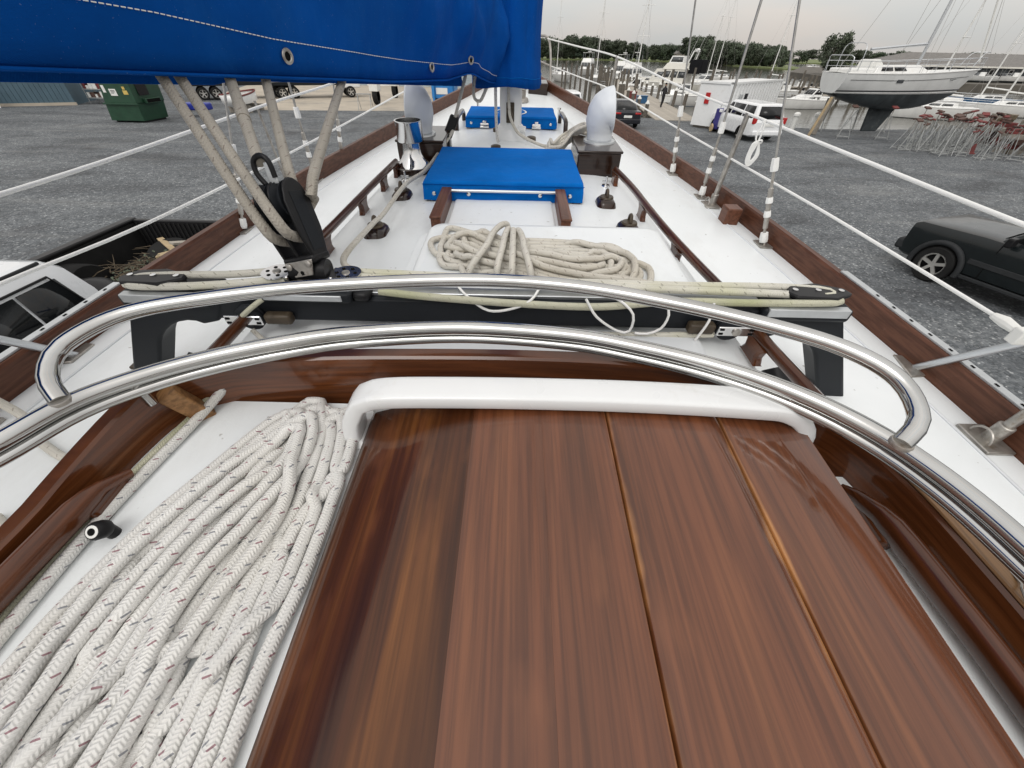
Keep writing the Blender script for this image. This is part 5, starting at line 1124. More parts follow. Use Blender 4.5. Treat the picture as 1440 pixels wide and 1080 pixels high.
for o in [o for o in COL.objects if o.parent is None and o.name.split('.')[0] in ('pickup_truck','board','brush_heap','spare_tyre','rubbish_bag')]: o.matrix_world = TP @ o.matrix_world
# ---- dumpster -------------------------------------------------------------------------------------------------
du = thing('dumpster', 'dark green steel dumpster with paper stickers standing on the gravel', 'dumpster', (-24.2,29.6,0))
def ring(z, x0, x1, y0, y1): return [(x0,y0,z),(x1,y0,z),(x1,y1,z),(x0,y1,z)]
m = MB(); rr = [ring(.10,-25.25,-23.2,28.45,30.6), ring(.95,-25.05,-23.1,28.40,30.7), ring(1.0,-25.0,-23.05,28.35,30.72), ring(2.05,-24.75,-23.0,28.35,30.75)]
m.grid(rr, closed=True); m.cap(rr[0]); m.cap(rr[-1]); db = m.obj('bin', 'green_steel', du, bevel=.02)
m = MB(); m.box(-25.1,-23.0,28.29,28.35,.92,1.0); m.obj('rib', 'green_steel', db, bevel=.01)
m = MB(); m.box(-23.0,-22.85,28.9,30.2,.95,1.2); m.obj('fork_pocket', 'green_steel', db, bevel=.02); m = MB(); m.box(-22.848,-22.84,29.0,30.1,.99,1.16); m.obj('pocket_mouth', 'hole', db)
m = MB(); m.box(-22.995,-22.98,28.75,29.6,1.35,1.95); m.obj('side_door', 'black_plastic', db, bevel=.01)
m = MB(); m.box(-24.8,-22.95,28.3,30.8,2.05,2.12); m.obj('lid', 'black_plastic', db, bevel=.02)
for x0, x1, z0, z1, mt in ((-24.72,-24.55,1.5,1.85,'sticker_white'),(-24.35,-23.95,1.35,1.68,'sticker_white'),(-23.55,-23.28,1.42,1.62,'sticker_yellow'),(-23.5,-23.35,1.66,1.8,'sticker_yellow')): m = MB(); m.box(x0,x1,28.335,28.345,z0,z1); m.obj('sticker', mt, db)
for z in (1.60, 1.54, 1.48): m = MB(); m.box(-24.28,-24.02 - (.1 if z < 1.5 else 0),28.331,28.334,z-.014,z+.014); m.obj('print_line', 'stripe_black', db)
for x in (-25.1,-23.4): m = MB(); m.box(x,x+.15,28.6,30.4,0,.10); m.obj('skid', 'black_plastic', du)
# ---- buildings on the port side
bl = thing('metal_shed', 'long blue grey metal shed with white door trim behind the dumpster', 'building', (-42,37,0)); u = Vector((.905,.425,0)); n_ = Vector((-.425,.905,0)); P0 = Vector((-52,28.3,0))
def bp(a, b, z): return tuple(P0 + u*a + n_*b + V(0,0,z))
def bbox(name, mat, a0, a1, b0, b1, z0, z1, par, bevel=0):
    M = Matrix(((u.x,n_.x,0,P0.x),(u.y,n_.y,0,P0.y),(0,0,1,0),(0,0,0,1))); m = MB(); m.box(a0,a1,b0,b1,z0,z1,M); return m.obj(name, mat, par, bevel=bevel)
w = bbox('wall', 'blue_siding', 0, 19.3, 0, 14, 0, 5.2, bl)
for k in range(64): bbox('siding_rib', 'blue_siding', k*.3+.05, k*.3+.10, -.025, -.001, 0, 5.2, w)
for a in (11.2, 14.6): bbox('door_trim', 'white_paint', a, a+.12, -.06, -.026, 0, 4.2, w, .01)
bbox('door_trim', 'white_paint', 14.72, 15.6, -.06, -.026, 1.3, 1.42, w, .01); bbox('wall_base', 'concrete', -.1, 19.4, -.10, 0, 0, .18, w)
bbox('roof', 'shingle', -.4, 19.7, -.5, 14.4, 5.2, 5.5, bl)
gb = thing('boat_shed', 'pale grey clapboard shed beyond the concrete apron', 'building', (-22,68,0)); m = MB(); m.box(-46,-4.6,64,76,0,6); w = m.obj('wall', 'grey_siding', gb)
for k in range(24): MB().box(-46,-4.6,63.965,64,k*.25,k*.25+.03).obj('clapboard', 'grey_siding', w)
for x in (-36,-28,-20): m = MB(); m.box(x,x+4.2,63.93,63.96,0,4.4); m.obj('shed_door', 'white_paint', w, bevel=.01)
m = MB(); m.prism([(0,6),(12,6),(6,9)], -46.5, -4.1, Matrix(((0,0,1,0),(1,0,0,64),(0,1,0,0),(0,0,0,1)))); m.obj('roof', 'shingle', gb)
# ---- things by the shed
for k in range(4):
    b = P0 + u*(13.6+k*.42) + n_*(-1.4+.1*k); m = MB(); q = b + n_*.75
    m.tube(smooth_path([b+u*-.5, b+u*-.5+V(0,0,.95)+n_*.3, b+u*-.4+V(0,0,1.05)+n_*.35, b+u*.3+V(0,0,1.05)+n_*.35, b+u*.4+V(0,0,.95)+n_*.3, b+u*.4], .15), .06, 8)
    single(m, 'boat_cradle', 'white_paint', 'white pipe frame leaning in a row against the blue shed', 'frame', group='white pipe frames by the blue shed')
rk = thing('parts_rack', 'rack of red and white goods standing at the end of the blue shed', 'rack', (-33.2,38.3,0))
for k in range(3): m = MB(); m.box(-34.4,-31.9,37.6,38.6,.35+.55*k,.41+.55*k); m.obj('shelf', 'galv', rk)
for x in (-34.35,-31.95):
    for y in (37.65,38.55): MB().cyl((x,y,0),(x,y,2.1), .03, n=8).obj('upright', 'galv', rk)
rg = random.Random(3)
for k in range(3):
    x = -34.3
    while x < -32.2: w_ = rg.uniform(.18,.4); m = MB(); h_ = rg.uniform(.2,.42); m.box(x,x+w_-.03,37.7,38.45,.411+.55*k,.411+.55*k+h_); single(m, 'crate', ('stand_red','sail_white','stand_brown')[rg.randrange(3)], 'small red or white crate on the rack at the end of the blue shed', 'crate', group='crates on the rack', bevel=.01); x += w_
cr_ = thing('toy_wagon', 'low dark blue cart with a white spoked wheel beside the dumpster', 'cart', (-22.0,32.0,0)); m = MB(); m.box(-22.8,-21.2,31.6,32.5,.35,.75); m.obj('tub', 'dinghy_blue', cr_, bevel=.08)
for x in (-22.4,-21.5): wheel(cr_, x, 31.52, .30, .08, -1, 'white_paint', 6)
tb = thing('trailered_dinghy', 'small white boat with a maroon gunwale standing by the concrete apron', 'boat', (-20.6,35.0,0)); rows = []
for t in np.linspace(0, 1, 9): wd = .75*(1-t**2.5)+.03; y = 33.6+3.4*t; rows.append([(-20.4-wd,y,1.05+.15*t),(-20.4-wd*.85,y,.55),(-20.4,y,.35+.3*t**3),(-20.4+wd*.85,y,.55),(-20.4+wd,y,1.05+.15*t)])
m = MB(); m.grid(rows); m.cap(rows[0]); m.obj('hull', 'boat_white', tb, solid=.03); m = MB(); m.tube([r_[0] for r_ in rows], .05, 8); m.tube([r_[-1] for r_ in rows], .05, 8); m.obj('gunwale', 'stand_red', tb)
for y in (34.2,35.9): m = MB(); m.box(-21.2,-19.6,y,y+.2,0,.42); m.obj('chock', 'timber_grey', tb)
def lorry(x, y, yaw, paint, label):
    t = thing('flatbed_truck', label, 'truck', (0,0,0)); m = MB(); m.box(-1.15,1.15,-3.2,3.0,1.0,1.25); m.obj('bed', 'dark_paint', t, bevel=.03); m = MB(); m.box(-1.1,1.1,3.05,4.9,.75,2.6); c = m.obj('cab', paint, t, bevel=.12, seg=3)
    for sx in (-1,1): MB().box(sx*1.105-.005,sx*1.105+.005,3.4,4.4,1.75,2.35).obj('side_window','glass_dark',c)
    m = MB(); m.box(-1.12,1.12,-3.2,2.6,1.25,1.9); m.obj('side_boards', paint, t, bevel=.02)
    for yy in (-2.2,-1.2,3.9):
        for sx in (-1,1): wheel(t, sx*1.0, yy, .46, .3, sx)
    place(t, x, y, 0, yaw); return t
lorry(-20.5,46.5,-62,'white_paint','white flatbed truck with big black tyres on the concrete apron')
lorry(-26.5,44,-55,'dark_paint','dark flatbed truck standing beside the shed')
# travel lift
tl = thing('boat_lift', 'grey wheeled boat lift frame with black tyres on the concrete apron', 'boat lift', (-10.5,44.5,0))
for x, y in ((-12.4,41.6),(-12.4,48.2),(-6.8,48.4)):
    m = MB(); m.box(x-.3,x+.3,y-.3,y+.3,1.1,7.5); m.obj('leg', 'galv', tl, bevel=.03); m = MB(); m.box(x-.36,x+.36,y-.55,y+.55,.95,1.5); m.obj('wheel_fork', 'sail_white', tl, bevel=.04); wheel(tl, x, y, .62, .38, -1, 'galv', 4)
m = MB(); m.box(-12.75,-12.05,41.2,48.7,7.5,8.1); m.obj('side_beam', 'galv', tl); m = MB(); m.box(-12.7,-6.5,47.9,48.7,8.1,8.7); m.obj('cross_beam', 'galv', tl)
bmn = thing('forklift', 'bright blue yard machine with white panels beyond the port bow rail', 'forklift', (-6.6,43,0))
for nm, mt, bx_ in (('body','machine_blue',(-7.6,-5.6,42,44.4,.5,1.6)),('counterweight','machine_blue',(-7.5,-5.7,44.4,45.2,.5,1.9)),('panel','sail_white',(-7.2,-6.2,41.96,41.998,.8,1.25)),('seat','black_plastic',(-6.9,-6.3,43.2,43.9,1.6,2.3)),('roof','machine_blue',(-7.5,-5.7,42.4,44.6,2.9,3.02))): m = MB(); m.box(*bx_); m.obj(nm, mt, bmn, bevel=.05)
for x in (-7.4,-5.8):
    for y in (42.45,44.5): MB().cyl((x,y,1.6),(x,y,2.9), .05, n=8).obj('cage_post', 'machine_blue', bmn)
    MB().box(x-.08,x+.08,41.7,41.9,.1,3.6).obj('mast_rail','machine_blue',bmn); MB().box(x+.25*(1 if x < -6.6 else -1)-.07,x+.25*(1 if x < -6.6 else -1)+.07,40.5,41.7,.12,.2).obj('fork','galv',bmn); wheel(bmn, x, 42.6, .42, .3, -1, 'sail_white', 4); wheel(bmn, x, 44.5, .36, .28, -1, 'sail_white', 4)
sh_ = thing('saw_horse', 'light steel trestle standing on the gravel by the apron edge', 'trestle', (-12.2,37.6,0))
for x in (-12.7,-11.7):
    for s_ in (-1,1): MB().cyl((x,37.6+s_*.35,0),(x,37.6,1.0), .025, n=8).obj('leg','galv',sh_)
MB().box(-12.8,-11.6,37.54,37.66,1.0,1.06).obj('top_bar','galv',sh_)
# ---- container by the van
ct = thing('storage_container', 'white corrugated storage container with a red corner light by the pier', 'container', (13.4,30.7,0)); uu = Vector((.704,.710,0)); nn = Vector((-.710,.704,0)); C0 = Vector((13.45,30.75,0)); MC = Matrix(((uu.x,nn.x,0,C0.x),(uu.y,nn.y,0,C0.y),(0,0,1,0),(0,0,0,1)))
m = MB(); m.box(.05,9.2,.05,2.1,.14,2.50,MC); w = m.obj('wall', 'white_paint', ct)
ribs = 16
for k in range(ribs): m = MB(); a = .6+k*.53; m.prism([(a,.05),(a+.06,-.07),(a+.26,-.07),(a+.32,.05)], .22, 2.42, MC); m.obj('corrugation', 'white_paint', w, smooth=False)
for a0,a1,b0,b1,z0,z1 in ((0,9.25,0,.1,.10,.22),(0,9.25,0,.1,2.42,2.54),(0,.14,0,.14,.1,2.54),(9.11,9.25,0,.14,.1,2.54),(0,.1,0,2.15,2.42,2.54)): m = MB(); m.box(a0-.01,a1+.01,b0-.07,b1,z0,z1,MC); m.obj('frame_rail','white_paint',ct,bevel=.01)
m = MB(); m.box(-.03,.04,1.25,1.55,1.35,1.95,MC); m.obj('marker_light','red_lens',ct,bevel=.02)
for a in (1.5, 2.35): m = MB(); m.box(a,a+.34,-.16,-.07,1.45,1.9,MC); m.obj('wall_box','track_alu' if a < 2 else 'dark_paint',ct,bevel=.02)
for a in (.3,4.4,8.6): m = MB(); m.box(a,a+.4,.1,2.0,0,.14,MC); m.obj('block','timber_grey',ct)
# bins and dock cart
bn = thing('dock_cart', 'deep purple blue upright cart leaning at the container end', 'cart', (13.0,30.6,0)); m = MB(); Mb = Matrix.Translation((13.05,30.2,0)) @ Matrix.Rotation(R(20),4,'Z'); m.box(-.33,.33,-.2,.2,.15,1.25,Mb); m.obj('tub','purple_bin',bn,bevel=.05)
m = MB(); m.tube([tuple(Mb @ V(-.40,-.2,1.3)), tuple(Mb @ V(-.40,-.25,1.6)), tuple(Mb @ V(.40,-.25,1.6)), tuple(Mb @ V(.40,-.2,1.3))], .025, 8); m.obj('handle','alu',bn)
for s_ in (-1,1): m = MB(); m.lathe([(0,-.04),(.2,-.05),(.24,0),(.2,.05),(0,.04)], tuple(Mb @ V(s_*.50,.0,.24)), axis='x', n=18); m.obj('wheel','timber_new',bn)
for k, (x, y) in enumerate(((14.6,30.75),(15.15,31.35))):
    b = thing('wheelie_bin', ('black wheeled rubbish bin against the container nearest the purple cart','black wheeled rubbish bin against the container behind the minivan')[k], 'bin', (x,y,0)); m = MB(); rr = [ring(.08,x-.25,x+.25,y-.28,y+.28), ring(.95,x-.32,x+.32,y-.34,y+.34)]; m.grid(rr, closed=True); m.cap(rr[0]); m.cap(rr[1]); m.obj('body','canvas_black',b,bevel=.02); m = MB(); m.box(x-.35,x+.35,y-.38,y+.38,.95,1.05); m.obj('lid','black_plastic',b,bevel=.03)
    for s_ in (-1,1): m = MB(); m.lathe([(0,-.03),(.1,-.03),(.1,.03),(0,.03)], (x+s_*.26,y+.25,.1), axis='x', n=14); m.obj('wheel','rubber',b)
# ================================================================== SAILBOAT ON THE HARD AND JACK STANDS
def hull_rows(L, Bm, fb, draft, rake=.6, stern_w=.75, full=2.0, n=19, flare=.9, rise=0):
    rows = []
    for t in np.linspace(0, 1, n):
        w = Bm/2*(stern_w + (1-stern_w)*min(1, t/.35)**.8)*(1 - max(0, (t-.40)/.60)**full) + .015
        zs = fb*(1 + .28*max(0, t-.3)**1.6 + .05*(1-t)); dr = draft*(math.sin(math.pi*min(1, t*.9+.10))**.7) - rise*(max(0, 1-t/.5)**1.4 + .7*max(0, (t-.65)/.35)**1.6); half = []
        for a in np.linspace(0, 1, 9):                      # sheer -> keel
            ang = a*math.pi/2; x = w*(math.cos(ang)**.62) if a < 1 else 0; x *= (1 - (1-flare)*a); z = zs - (zs+dr)*(math.sin(ang)**1.35)
            y = L*t + rake*(max(0, t-.6)/.4)**2*((z+dr)/(zs+dr)); half.append((x, y, z))
        rows.append([(-x,y,z) for x,y,z in half] + [(x,y,z) for x,y,z in half[-2::-1]])
    return rows
def make_hull(root, L, Bm, fb, draft, top, bottom, wl=.0, stripe=None, **k):
    rows = hull_rows(L, Bm, fb, draft, **k); m = MB(); m.grid(rows)
    for i in range(7): m.quad(rows[0][i], rows[0][i+1], rows[0][-2-i], rows[0][-1-i])
    m.poly([rows[0][7], rows[0][8], rows[0][9]])
    h = m.obj('hull', twotone(top, bottom, wl), root, angle=50)
    m = MB(); m.grid([[r_[0], tuple((Vector(r_[0])+Vector(r_[-1]))/2+V(0,0,.04)), r_[-1]] for r_ in rows]); m.obj('deck', 'boat_white', root, angle=60)
    m = MB()
    for sd in (0, -1): m.tube([Vector(r_[sd])+V(0,0,.01) for r_ in rows], .035, 6)
    m.obj('rub_rail', stripe or top, h, angle=60)
    return h, rows
def cabin(root, name, y0, y1, w0, w1, z0, z1, sf, sr, mat, wins, front=True, tw=.88, parent=None, glass='glass_dark'):
    """cabin block: y0 stern end, y1 bow end, half widths w0/w1, slants sf/sr; wins: side window spans (fractions)"""
    par = parent or root
    b = [(-w0,y0,z0),(w0,y0,z0),(w1,y1,z0),(-w1,y1,z0)]; t = [(-w0*tw,y0+sr,z1),(w0*tw,y0+sr,z1),(w1*tw,y1-sf,z1),(-w1*tw,y1-sf,z1)]
    m = MB(); m.grid([b, t], closed=True); m.cap(t); o = m.obj(name, mat, par, bevel=.05, seg=3)
    def sp(sx, u_, v_):
        i0, i1 = (1, 2) if sx > 0 else (0, 3); p = Vector(b[i0]).lerp(Vector(b[i1]), u_).lerp(Vector(t[i0]).lerp(Vector(t[i1]), u_), v_); return p + V(sx*.012, 0, 0)
    for (a, c, v0, v1) in wins:
        for sx in (-1, 1): m = MB(); m.poly([sp(sx,a,v0), sp(sx,c,v0), sp(sx,c,v1), sp(sx,a,v1)]); m.obj('side_window', glass, o, solid=.012)
    if front:
        def fp(u_, v_): return Vector(b[3]).lerp(Vector(b[2]), u_).lerp(Vector(t[3]).lerp(Vector(t[2]), u_), v_) + V(0,.014,.006)
        for a, c in ((.06,.34),(.36,.64),(.66,.94)): m = MB(); m.poly([fp(a,.28), fp(c,.28), fp(c,.86), fp(a,.86)]); m.obj('front_window', glass, o, solid=.012)
    return o
def rail(root, rows, i0, i1, h=.55, mat='alu', inset=.06, step=2):
    m = MB()
    for sd, sg in ((0, 1), (-1, -1)):
        P = [Vector(r_[sd]) + V(sg*inset, 0, h) for r_ in rows[i0:i1]]; m.tube(P, .016, 6)
        m.tube([p - V(0,0,h*.45) for p in P], .010, 6)
        for r_ in rows[i0:i1:step]: p = Vector(r_[sd]) + V(sg*inset, 0, 0); m.cyl(p, p + V(0,0,h), .014, n=6)
    return m.obj('guard_rail', mat, root, angle=60)
def rig(root, my, zd, H, bow, stern, Bm, boomL=0, mat='alu', r=.085, spr=(.45,.72)):
    m = MB(); m.tube([(0,my,zd),(0,my-.1,zd+H)], [r, r*.75], 12); ms = m.obj('mast', mat, root)
    for s_ in spr: m = MB(); z = zd+H*s_; m.tube([(-Bm*.34,my-.3,z),(0,my,z+.05),(Bm*.34,my-.3,z)], .035, 6); m.obj('spreader', mat, ms)
    m = MB(); top = (0,my-.1,zd+H*.98)
    for p in (bow, stern): m.cyl(p, top, .011, n=5)
    for sx in (-1, 1):
        m.tube([(sx*Bm*.46,my-.35,zd-.35),(sx*Bm*.34,my-.3,zd+H*spr[0]),(0,my,zd+H*spr[-1])], .010, 5); m.cyl((sx*Bm*.44,my-.6,zd-.35),(0,my,zd+H*spr[0]), .010, n=5)
    m.obj('standing_rigging', 'wire', ms)
    if boomL:
        m = MB(); m.cyl((0,my-.1,zd+.95),(0,my-boomL,zd+.70), .075, n=10); b = m.obj('boom', mat, ms)
    return ms
hs_ = thing('sailboat_on_stands', 'grey white sailboat with dark stripe and grey bottom propped ashore above the jack stands', 'sailboat', (0,0,0))
ZK = 1.62
L = 8.1
h, rows = make_hull(hs_, L, 2.9, 1.42, .35, 'boat_grey', 'antifoul', wl=.52, stripe='boat_white', rake=.75, stern_w=.80, full=2.1, n=25, flare=.97, rise=.62)
# boot stripe, cove line, port light on the hull sides
def hull_line(rows, zf, rad, i0, i1, mat, name):
    m = MB()
    for half in (0, 1):
        P = []
        for r_ in rows[i0:i1]:
            q = r_[:9] if half == 0 else r_[::-1][:9]; z = zf(r_)
            for a, b in zip(q, q[1:]):
                if a[2] >= z >= b[2]: t = (a[2]-z)/max(1e-6, a[2]-b[2]); p = Vector(a).lerp(Vector(b), t); P.append(p + V(-.012 if half == 0 else .012, 0, 0)); break
        if len(P) > 2: m.tube(P, rad, 6)
    return m.obj(name, mat, h, angle=60)
hull_line(rows, lambda r_: .66+.02*r_[0][1]/L, .034, 0, 25, 'stripe_black', 'boot_stripe'); hull_line(rows, lambda r_: .575+.02*r_[0][1]/L, .022, 0, 25, 'boat_white', 'boot_stripe')
hull_line(rows, lambda r_: r_[0][2]-.30, .010, 1, 24, 'stripe_black', 'cove_line')
for sx in (-1, 1):
    m = MB(); m.box(sx*1.425-.02, sx*1.425+.02, 2.95, 3.35, 1.06, 1.22); m.obj('port_light', 'glass_grey', h, bevel=.02)
    m = MB(); m.prism([(6.35,1.24),(6.75,1.20),(7.1,1.25),(6.8,1.16)][::1], 0, .012, Matrix(((0,0,1,sx*.80),(1,0,0,0),(0,1,0,0),(0,0,0,1)))); m.obj('bow_badge', 'stripe_black', h)
cb_ = cabin(hs_, 'coach_roof', 1.7, 5.6, .98, .62, 1.46, 1.86, 1.0, .15, 'boat_white', [(.10,.32,.35,.80),(.36,.58,.35,.80)], front=False)
m = MB(); m.box(-.9,.9,.15,1.75,1.45,1.72); m.obj('cockpit_coaming', 'boat_white', hs_, bevel=.08)
m = MB(); m.prism([(1.55,1.62),(2.35,1.84),(2.0,2.12),(1.65,2.12)], -.62, .62, Matrix(((0,0,1,0),(1,0,0,0),(0,1,0,0),(0,0,0,1)))); m.obj('spray_hood', 'sail_white', hs_, bevel=.05)
rail(hs_, rows, 0, 25, .56, 'alu', .08, 3)
m = MB()
for sx in (-1, 1): m.tube(smooth_path([(sx*1.1,.1,1.5),(sx*1.1,.02,2.2),(sx*.9,-.05,2.3),(0,-.1,2.3)], .2), .02, 6); m.tube(smooth_path([(sx*.45,7.9,1.8),(sx*.40,8.2,2.40),(sx*.15,8.75,2.45),(0,8.85,2.45)], .2), .02, 6)
m.tube(smooth_path([(-1.0,.6,1.6),(-.9,.6,2.7),(0,.6,2.85),(.9,.6,2.7),(1.0,.6,1.6)], .2), .02, 6); m.obj('pulpits', 'alu', hs_, angle=60)
m = MB(); m.prism([(3.2,-.25),(4.9,-.25),(4.35,-1.52),(3.35,-1.52)], -.08, .08, Matrix(((0,0,1,0),(1,0,0,0),(0,1,0,0),(0,0,0,1)))); m.obj('keel', 'antifoul', hs_, bevel=.05)
m = MB(); m.prism([(.25,.25),(.70,.15),(.60,-.95),(.30,-.95)], -.04, .04, Matrix(((0,0,1,0),(1,0,0,0),(0,1,0,0),(0,0,0,1)))); m.obj('rudder', 'antifoul', hs_, bevel=.02)
rig(hs_, 4.85, 1.86, 11.0, (0,8.7,2.0), (0,.05,1.5), 2.9, 3.3, 'alu', .08)
m = MB(); m.cyl((0,8.55,2.0),(0,4.85,11.0), .045, n=8); m.obj('furled_jib', 'sail_white', hs_)
hs_.matrix_world = Matrix.Translation((19.25,30.4,ZK+.02)) @ Matrix.Rotation(R(-88),4,'Z') @ Matrix.Rotation(R(.8),4,'X')
# jack stands
js = thing('jack_stand', 'tmp', 'jack stand'); hj = 1.15
feet = [(.42*math.cos(a), .42*math.sin(a)) for a in (R(90), R(210), R(330))]
for x, y in feet: m = MB(); m.cyl((x,y,0),(x*.12,y*.12,hj), .019, n=6); m.obj('leg', 'galv', js)
for (a, b), (c, d) in zip(feet, feet[1:]+feet[:1]): m = MB(); m.cyl((a*.93,b*.93,.09),(c*.93,d*.93,.09), .014, n=5); m.obj('brace', 'galv', js)
m = MB(); m.cyl((0,0,hj-.25),(0,0,hj+.38), .020, n=6); m.obj('screw', 'old_steel', js)
m = MB(); m.box(-.15,.15,-.13,.13,-.03,.03, Matrix.Translation((0,0,hj+.40)) @ Matrix.Rotation(R(18),4,'X')); m.obj('pad', 'stand_red', js, bevel=.008)
js2 = copy_tree(js); 
for ch in js2.children:
    if ch.name.startswith('pad'): ch.data = ch.data.copy(); ch.data.materials[0] = MAT('stand_brown')
rg = random.Random(21); spots = []
for k in range(900):
    a = rg.random(); b = rg.random()**.8
    f0 = Vector((20.9,25.0)).lerp(Vector((24.0,21.2)), a) if a < .55 else Vector((22.9,22.2)).lerp(Vector((31.0,22.0)), (a-.55)/.45)
    p = f0 + Vector((.80,.60))*b*8.5
    if p.y > 27.6 and p.x < 30 or p.y > 31.5: continue
    if all((p-q).length > .43 for q in spots): spots.append(p)
GRP = 'spare jack stands crowded on the gravel'
for i, p in enumerate(spots):
    src = js if rg.random() < .4 else js2; s_ = rg.uniform(.62,1.12); tilt = Matrix.Rotation(R(rg.uniform(-7,7)),4,'X')
    copy_tree(src, TM(p.x, p.y, 0, rg.uniform(0,360), s_) @ tilt, 'spare galvanised jack stand with a %s pad crowded beside the propped sailboat' % ('dark red' if src is js else 'brown'), GRP + (' with red pads' if src is js else ' with brown pads'))
for i, (x, y, yw) in enumerate(((20.3,28.75,0),(22.6,28.6,0),(24.7,28.8,0),(20.5,31.6,180),(22.7,31.7,180),(24.7,31.5,180))):
    o = copy_tree(js if i % 2 else js2, TM(x,y,0,yw,1.05), 'jack stand propping the side of the grey sailboat ashore', 'jack stands under the propped sailboat')
for r0 in (js, js2):
    for ch in list(r0.children): bpy.data.objects.remove(ch, do_unlink=True)
    bpy.data.objects.remove(r0, do_unlink=True)
# stacks of old keel blocks among the stands
for k, (x, y, n_) in enumerate(((27.0,24.6,10),(29.2,26.0,14),(31.5,25.0,12),(33.0,28.0,16),(30.6,29.6,12),(35.0,30.4,14),(28.2,27.6,9),(36.5,27.0,12))):
    st_ = thing('block_stack', ('low stack of brown keel blocks among the jack stands','tall untidy stack of brown keel blocks among the jack stands')[n_ > 11], 'block stack', (x,y,0), group='keel block stacks among the jack stands'); z = 0
    for q in range(n_):
        m = MB(); M = Matrix.Translation((x+rg.uniform(-.35,.35), y+rg.uniform(-.2,.2), z+.11)) @ Matrix.Rotation(rg.uniform(-.4,.4)+(q % 2)*1.57,4,'Z'); m.box(-.65,.65,-.16,.16,-.11,.11,M); m.obj('block', ('stand_brown','branch','stand_red','timber_grey')[rg.randrange(4)], st_, bevel=.01); z += .225 if q % 2 else 0.0
# timber posts and small things under the sailboat
for k, (x, y, tx, lab, mt) in enumerate(((19.25,29.9,-.10,'thick grey timber prop leaning under the stern of the propped sailboat','timber_grey'),(18.6,29.3,.12,'slim yellow timber prop near the stern of the propped sailboat','timber_new'))):
    m = MB(); m.bar((x,y,0),(x+tx+.35,y+.1,2.0), .22 if k == 0 else .12, .22 if k == 0 else .12); single(m, 'timber_prop', mt, lab, 'prop', bevel=.02)
m = MB(); m.lathe([(0,0),(.22,0),(.22,.04),(.15,.05),(.05,.45),(0,.46)], (24.6,24.4,0), n=14); single(m, 'traffic_cone', 'stand_red', 'faded red cone among the spare jack stands', 'cone')
for k, (x, y) in enumerate(((18.9,31.9),(20.5,32.2))):
    m = MB(); m.lathe([(0,0),(.16,0),(.16,.75),(.22,.78),(.22,.9),(.1,1.0),(0,1.0)], (x,y,0), n=16); single(m, 'mooring_post', 'sail_white', 'white capped mooring post on the edge of the gravel quay', 'post', group='white mooring posts on the quay')
# ================================================================== PIER
pa, pb = Vector((12.1,35.2,0)), Vector((17.6,98,0)); pu = (pb-pa).normalized(); pn = Vector((pu.y,-pu.x,0)); PL = (pb-pa).length
pier = thing('timber_pier', 'long weathered plank pier running out among the moored boats', 'pier', tuple(pa))
npl = 300; wp = PL/npl
proto = None
for k in range(npl):
    c = pa + pu*(wp*(k+.5)); m = None
    if proto is None:
        m = MB(); Mx = Matrix(((pn.x,pu.x,0,c.x),(pn.y,pu.y,0,c.y),(0,0,1,0),(0,0,0,1))); m.box(-1.7,1.7,-wp*.47,wp*.47,-.02,.045,Mx); proto = m.obj('plank', 'dock_plank', pier)
    else:
        o = proto.copy(); COL.objects.link(o); o.parent = pier; d = pu*(wp*k); o.location = (d.x, d.y, rg.uniform(-.004,.004))
for s_ in (-1.55, 0, 1.55): m = MB(); m.bar(pa+pn*s_+V(0,0,-.17), pb+pn*s_+V(0,0,-.17), .12, .26); m.obj('stringer', 'piling', pier)
m = MB(); m.lathe([(.17,-3.2),(.16,0),(.15,2.2)], n=14); pil_me = m.mesh('piling_post', 'piling'); m = MB(); m.lathe([(0,2.45),(.05,2.42),(.19,2.22),(.19,2.19),(0,2.19)], n=14); cap_me = m.mesh('cap', 'sail_white')
def piling(x, y, h, label, group, lean=0, cap=True):
    o = bpy.data.objects.new('piling', pil_me); COL.objects.link(o); o['label'] = label; o['category'] = 'piling'; o['group'] = group
    o.matrix_world = Matrix.Translation((x,y,h-2.2)) @ Matrix.Rotation(R(rg.uniform(-1.5,1.5)+lean),4,'Y')
    if cap: c = bpy.data.objects.new('cap', cap_me); COL.objects.link(c); c.parent = o
    return o
for k in range(15):
    for s_, g_ in ((-1.95,'pilings along the port side of the pier'),(1.95,'pilings along the starboard side of the pier')):
        p = pa + pu*(3.2+k*4.1) + pn*s_; piling(p.x, p.y, rg.uniform(.7,1.25) if (k < 6 or s_ > 0) else rg.uniform(1.2,2.2), 'weathered timber piling with a white cap standing against the %s edge of the pier' % ('cruiser' if s_ < 0 else 'yacht'), g_)
for k in range(11): piling(12.6-.48*k+rg.uniform(-.2,.2), 60+3.0*k, rg.uniform(2.2,2.7), 'tall bare timber piling in the slips between the pier and the bow-on cruiser', 'tall slip pilings', cap=False)
for k in range(9): piling(14.6-.30*k+rg.uniform(-.3,.3), 62+3.2*k, rg.uniform(1.9,2.4), 'tall bare timber piling in the slips between the pier and the bow-on cruiser', 'tall slip pilings', cap=False)
for x, y, h_ in ((20.8,62,2.5),(18.0,58,2.5),(22.5,57.5,2.6),(25.5,72,2.4),(20.5,70,2.2)): piling(x, y, h_, 'tall dark piling standing beside the blue hulled cruiser', 'pilings beside the blue cruiser', cap=False)
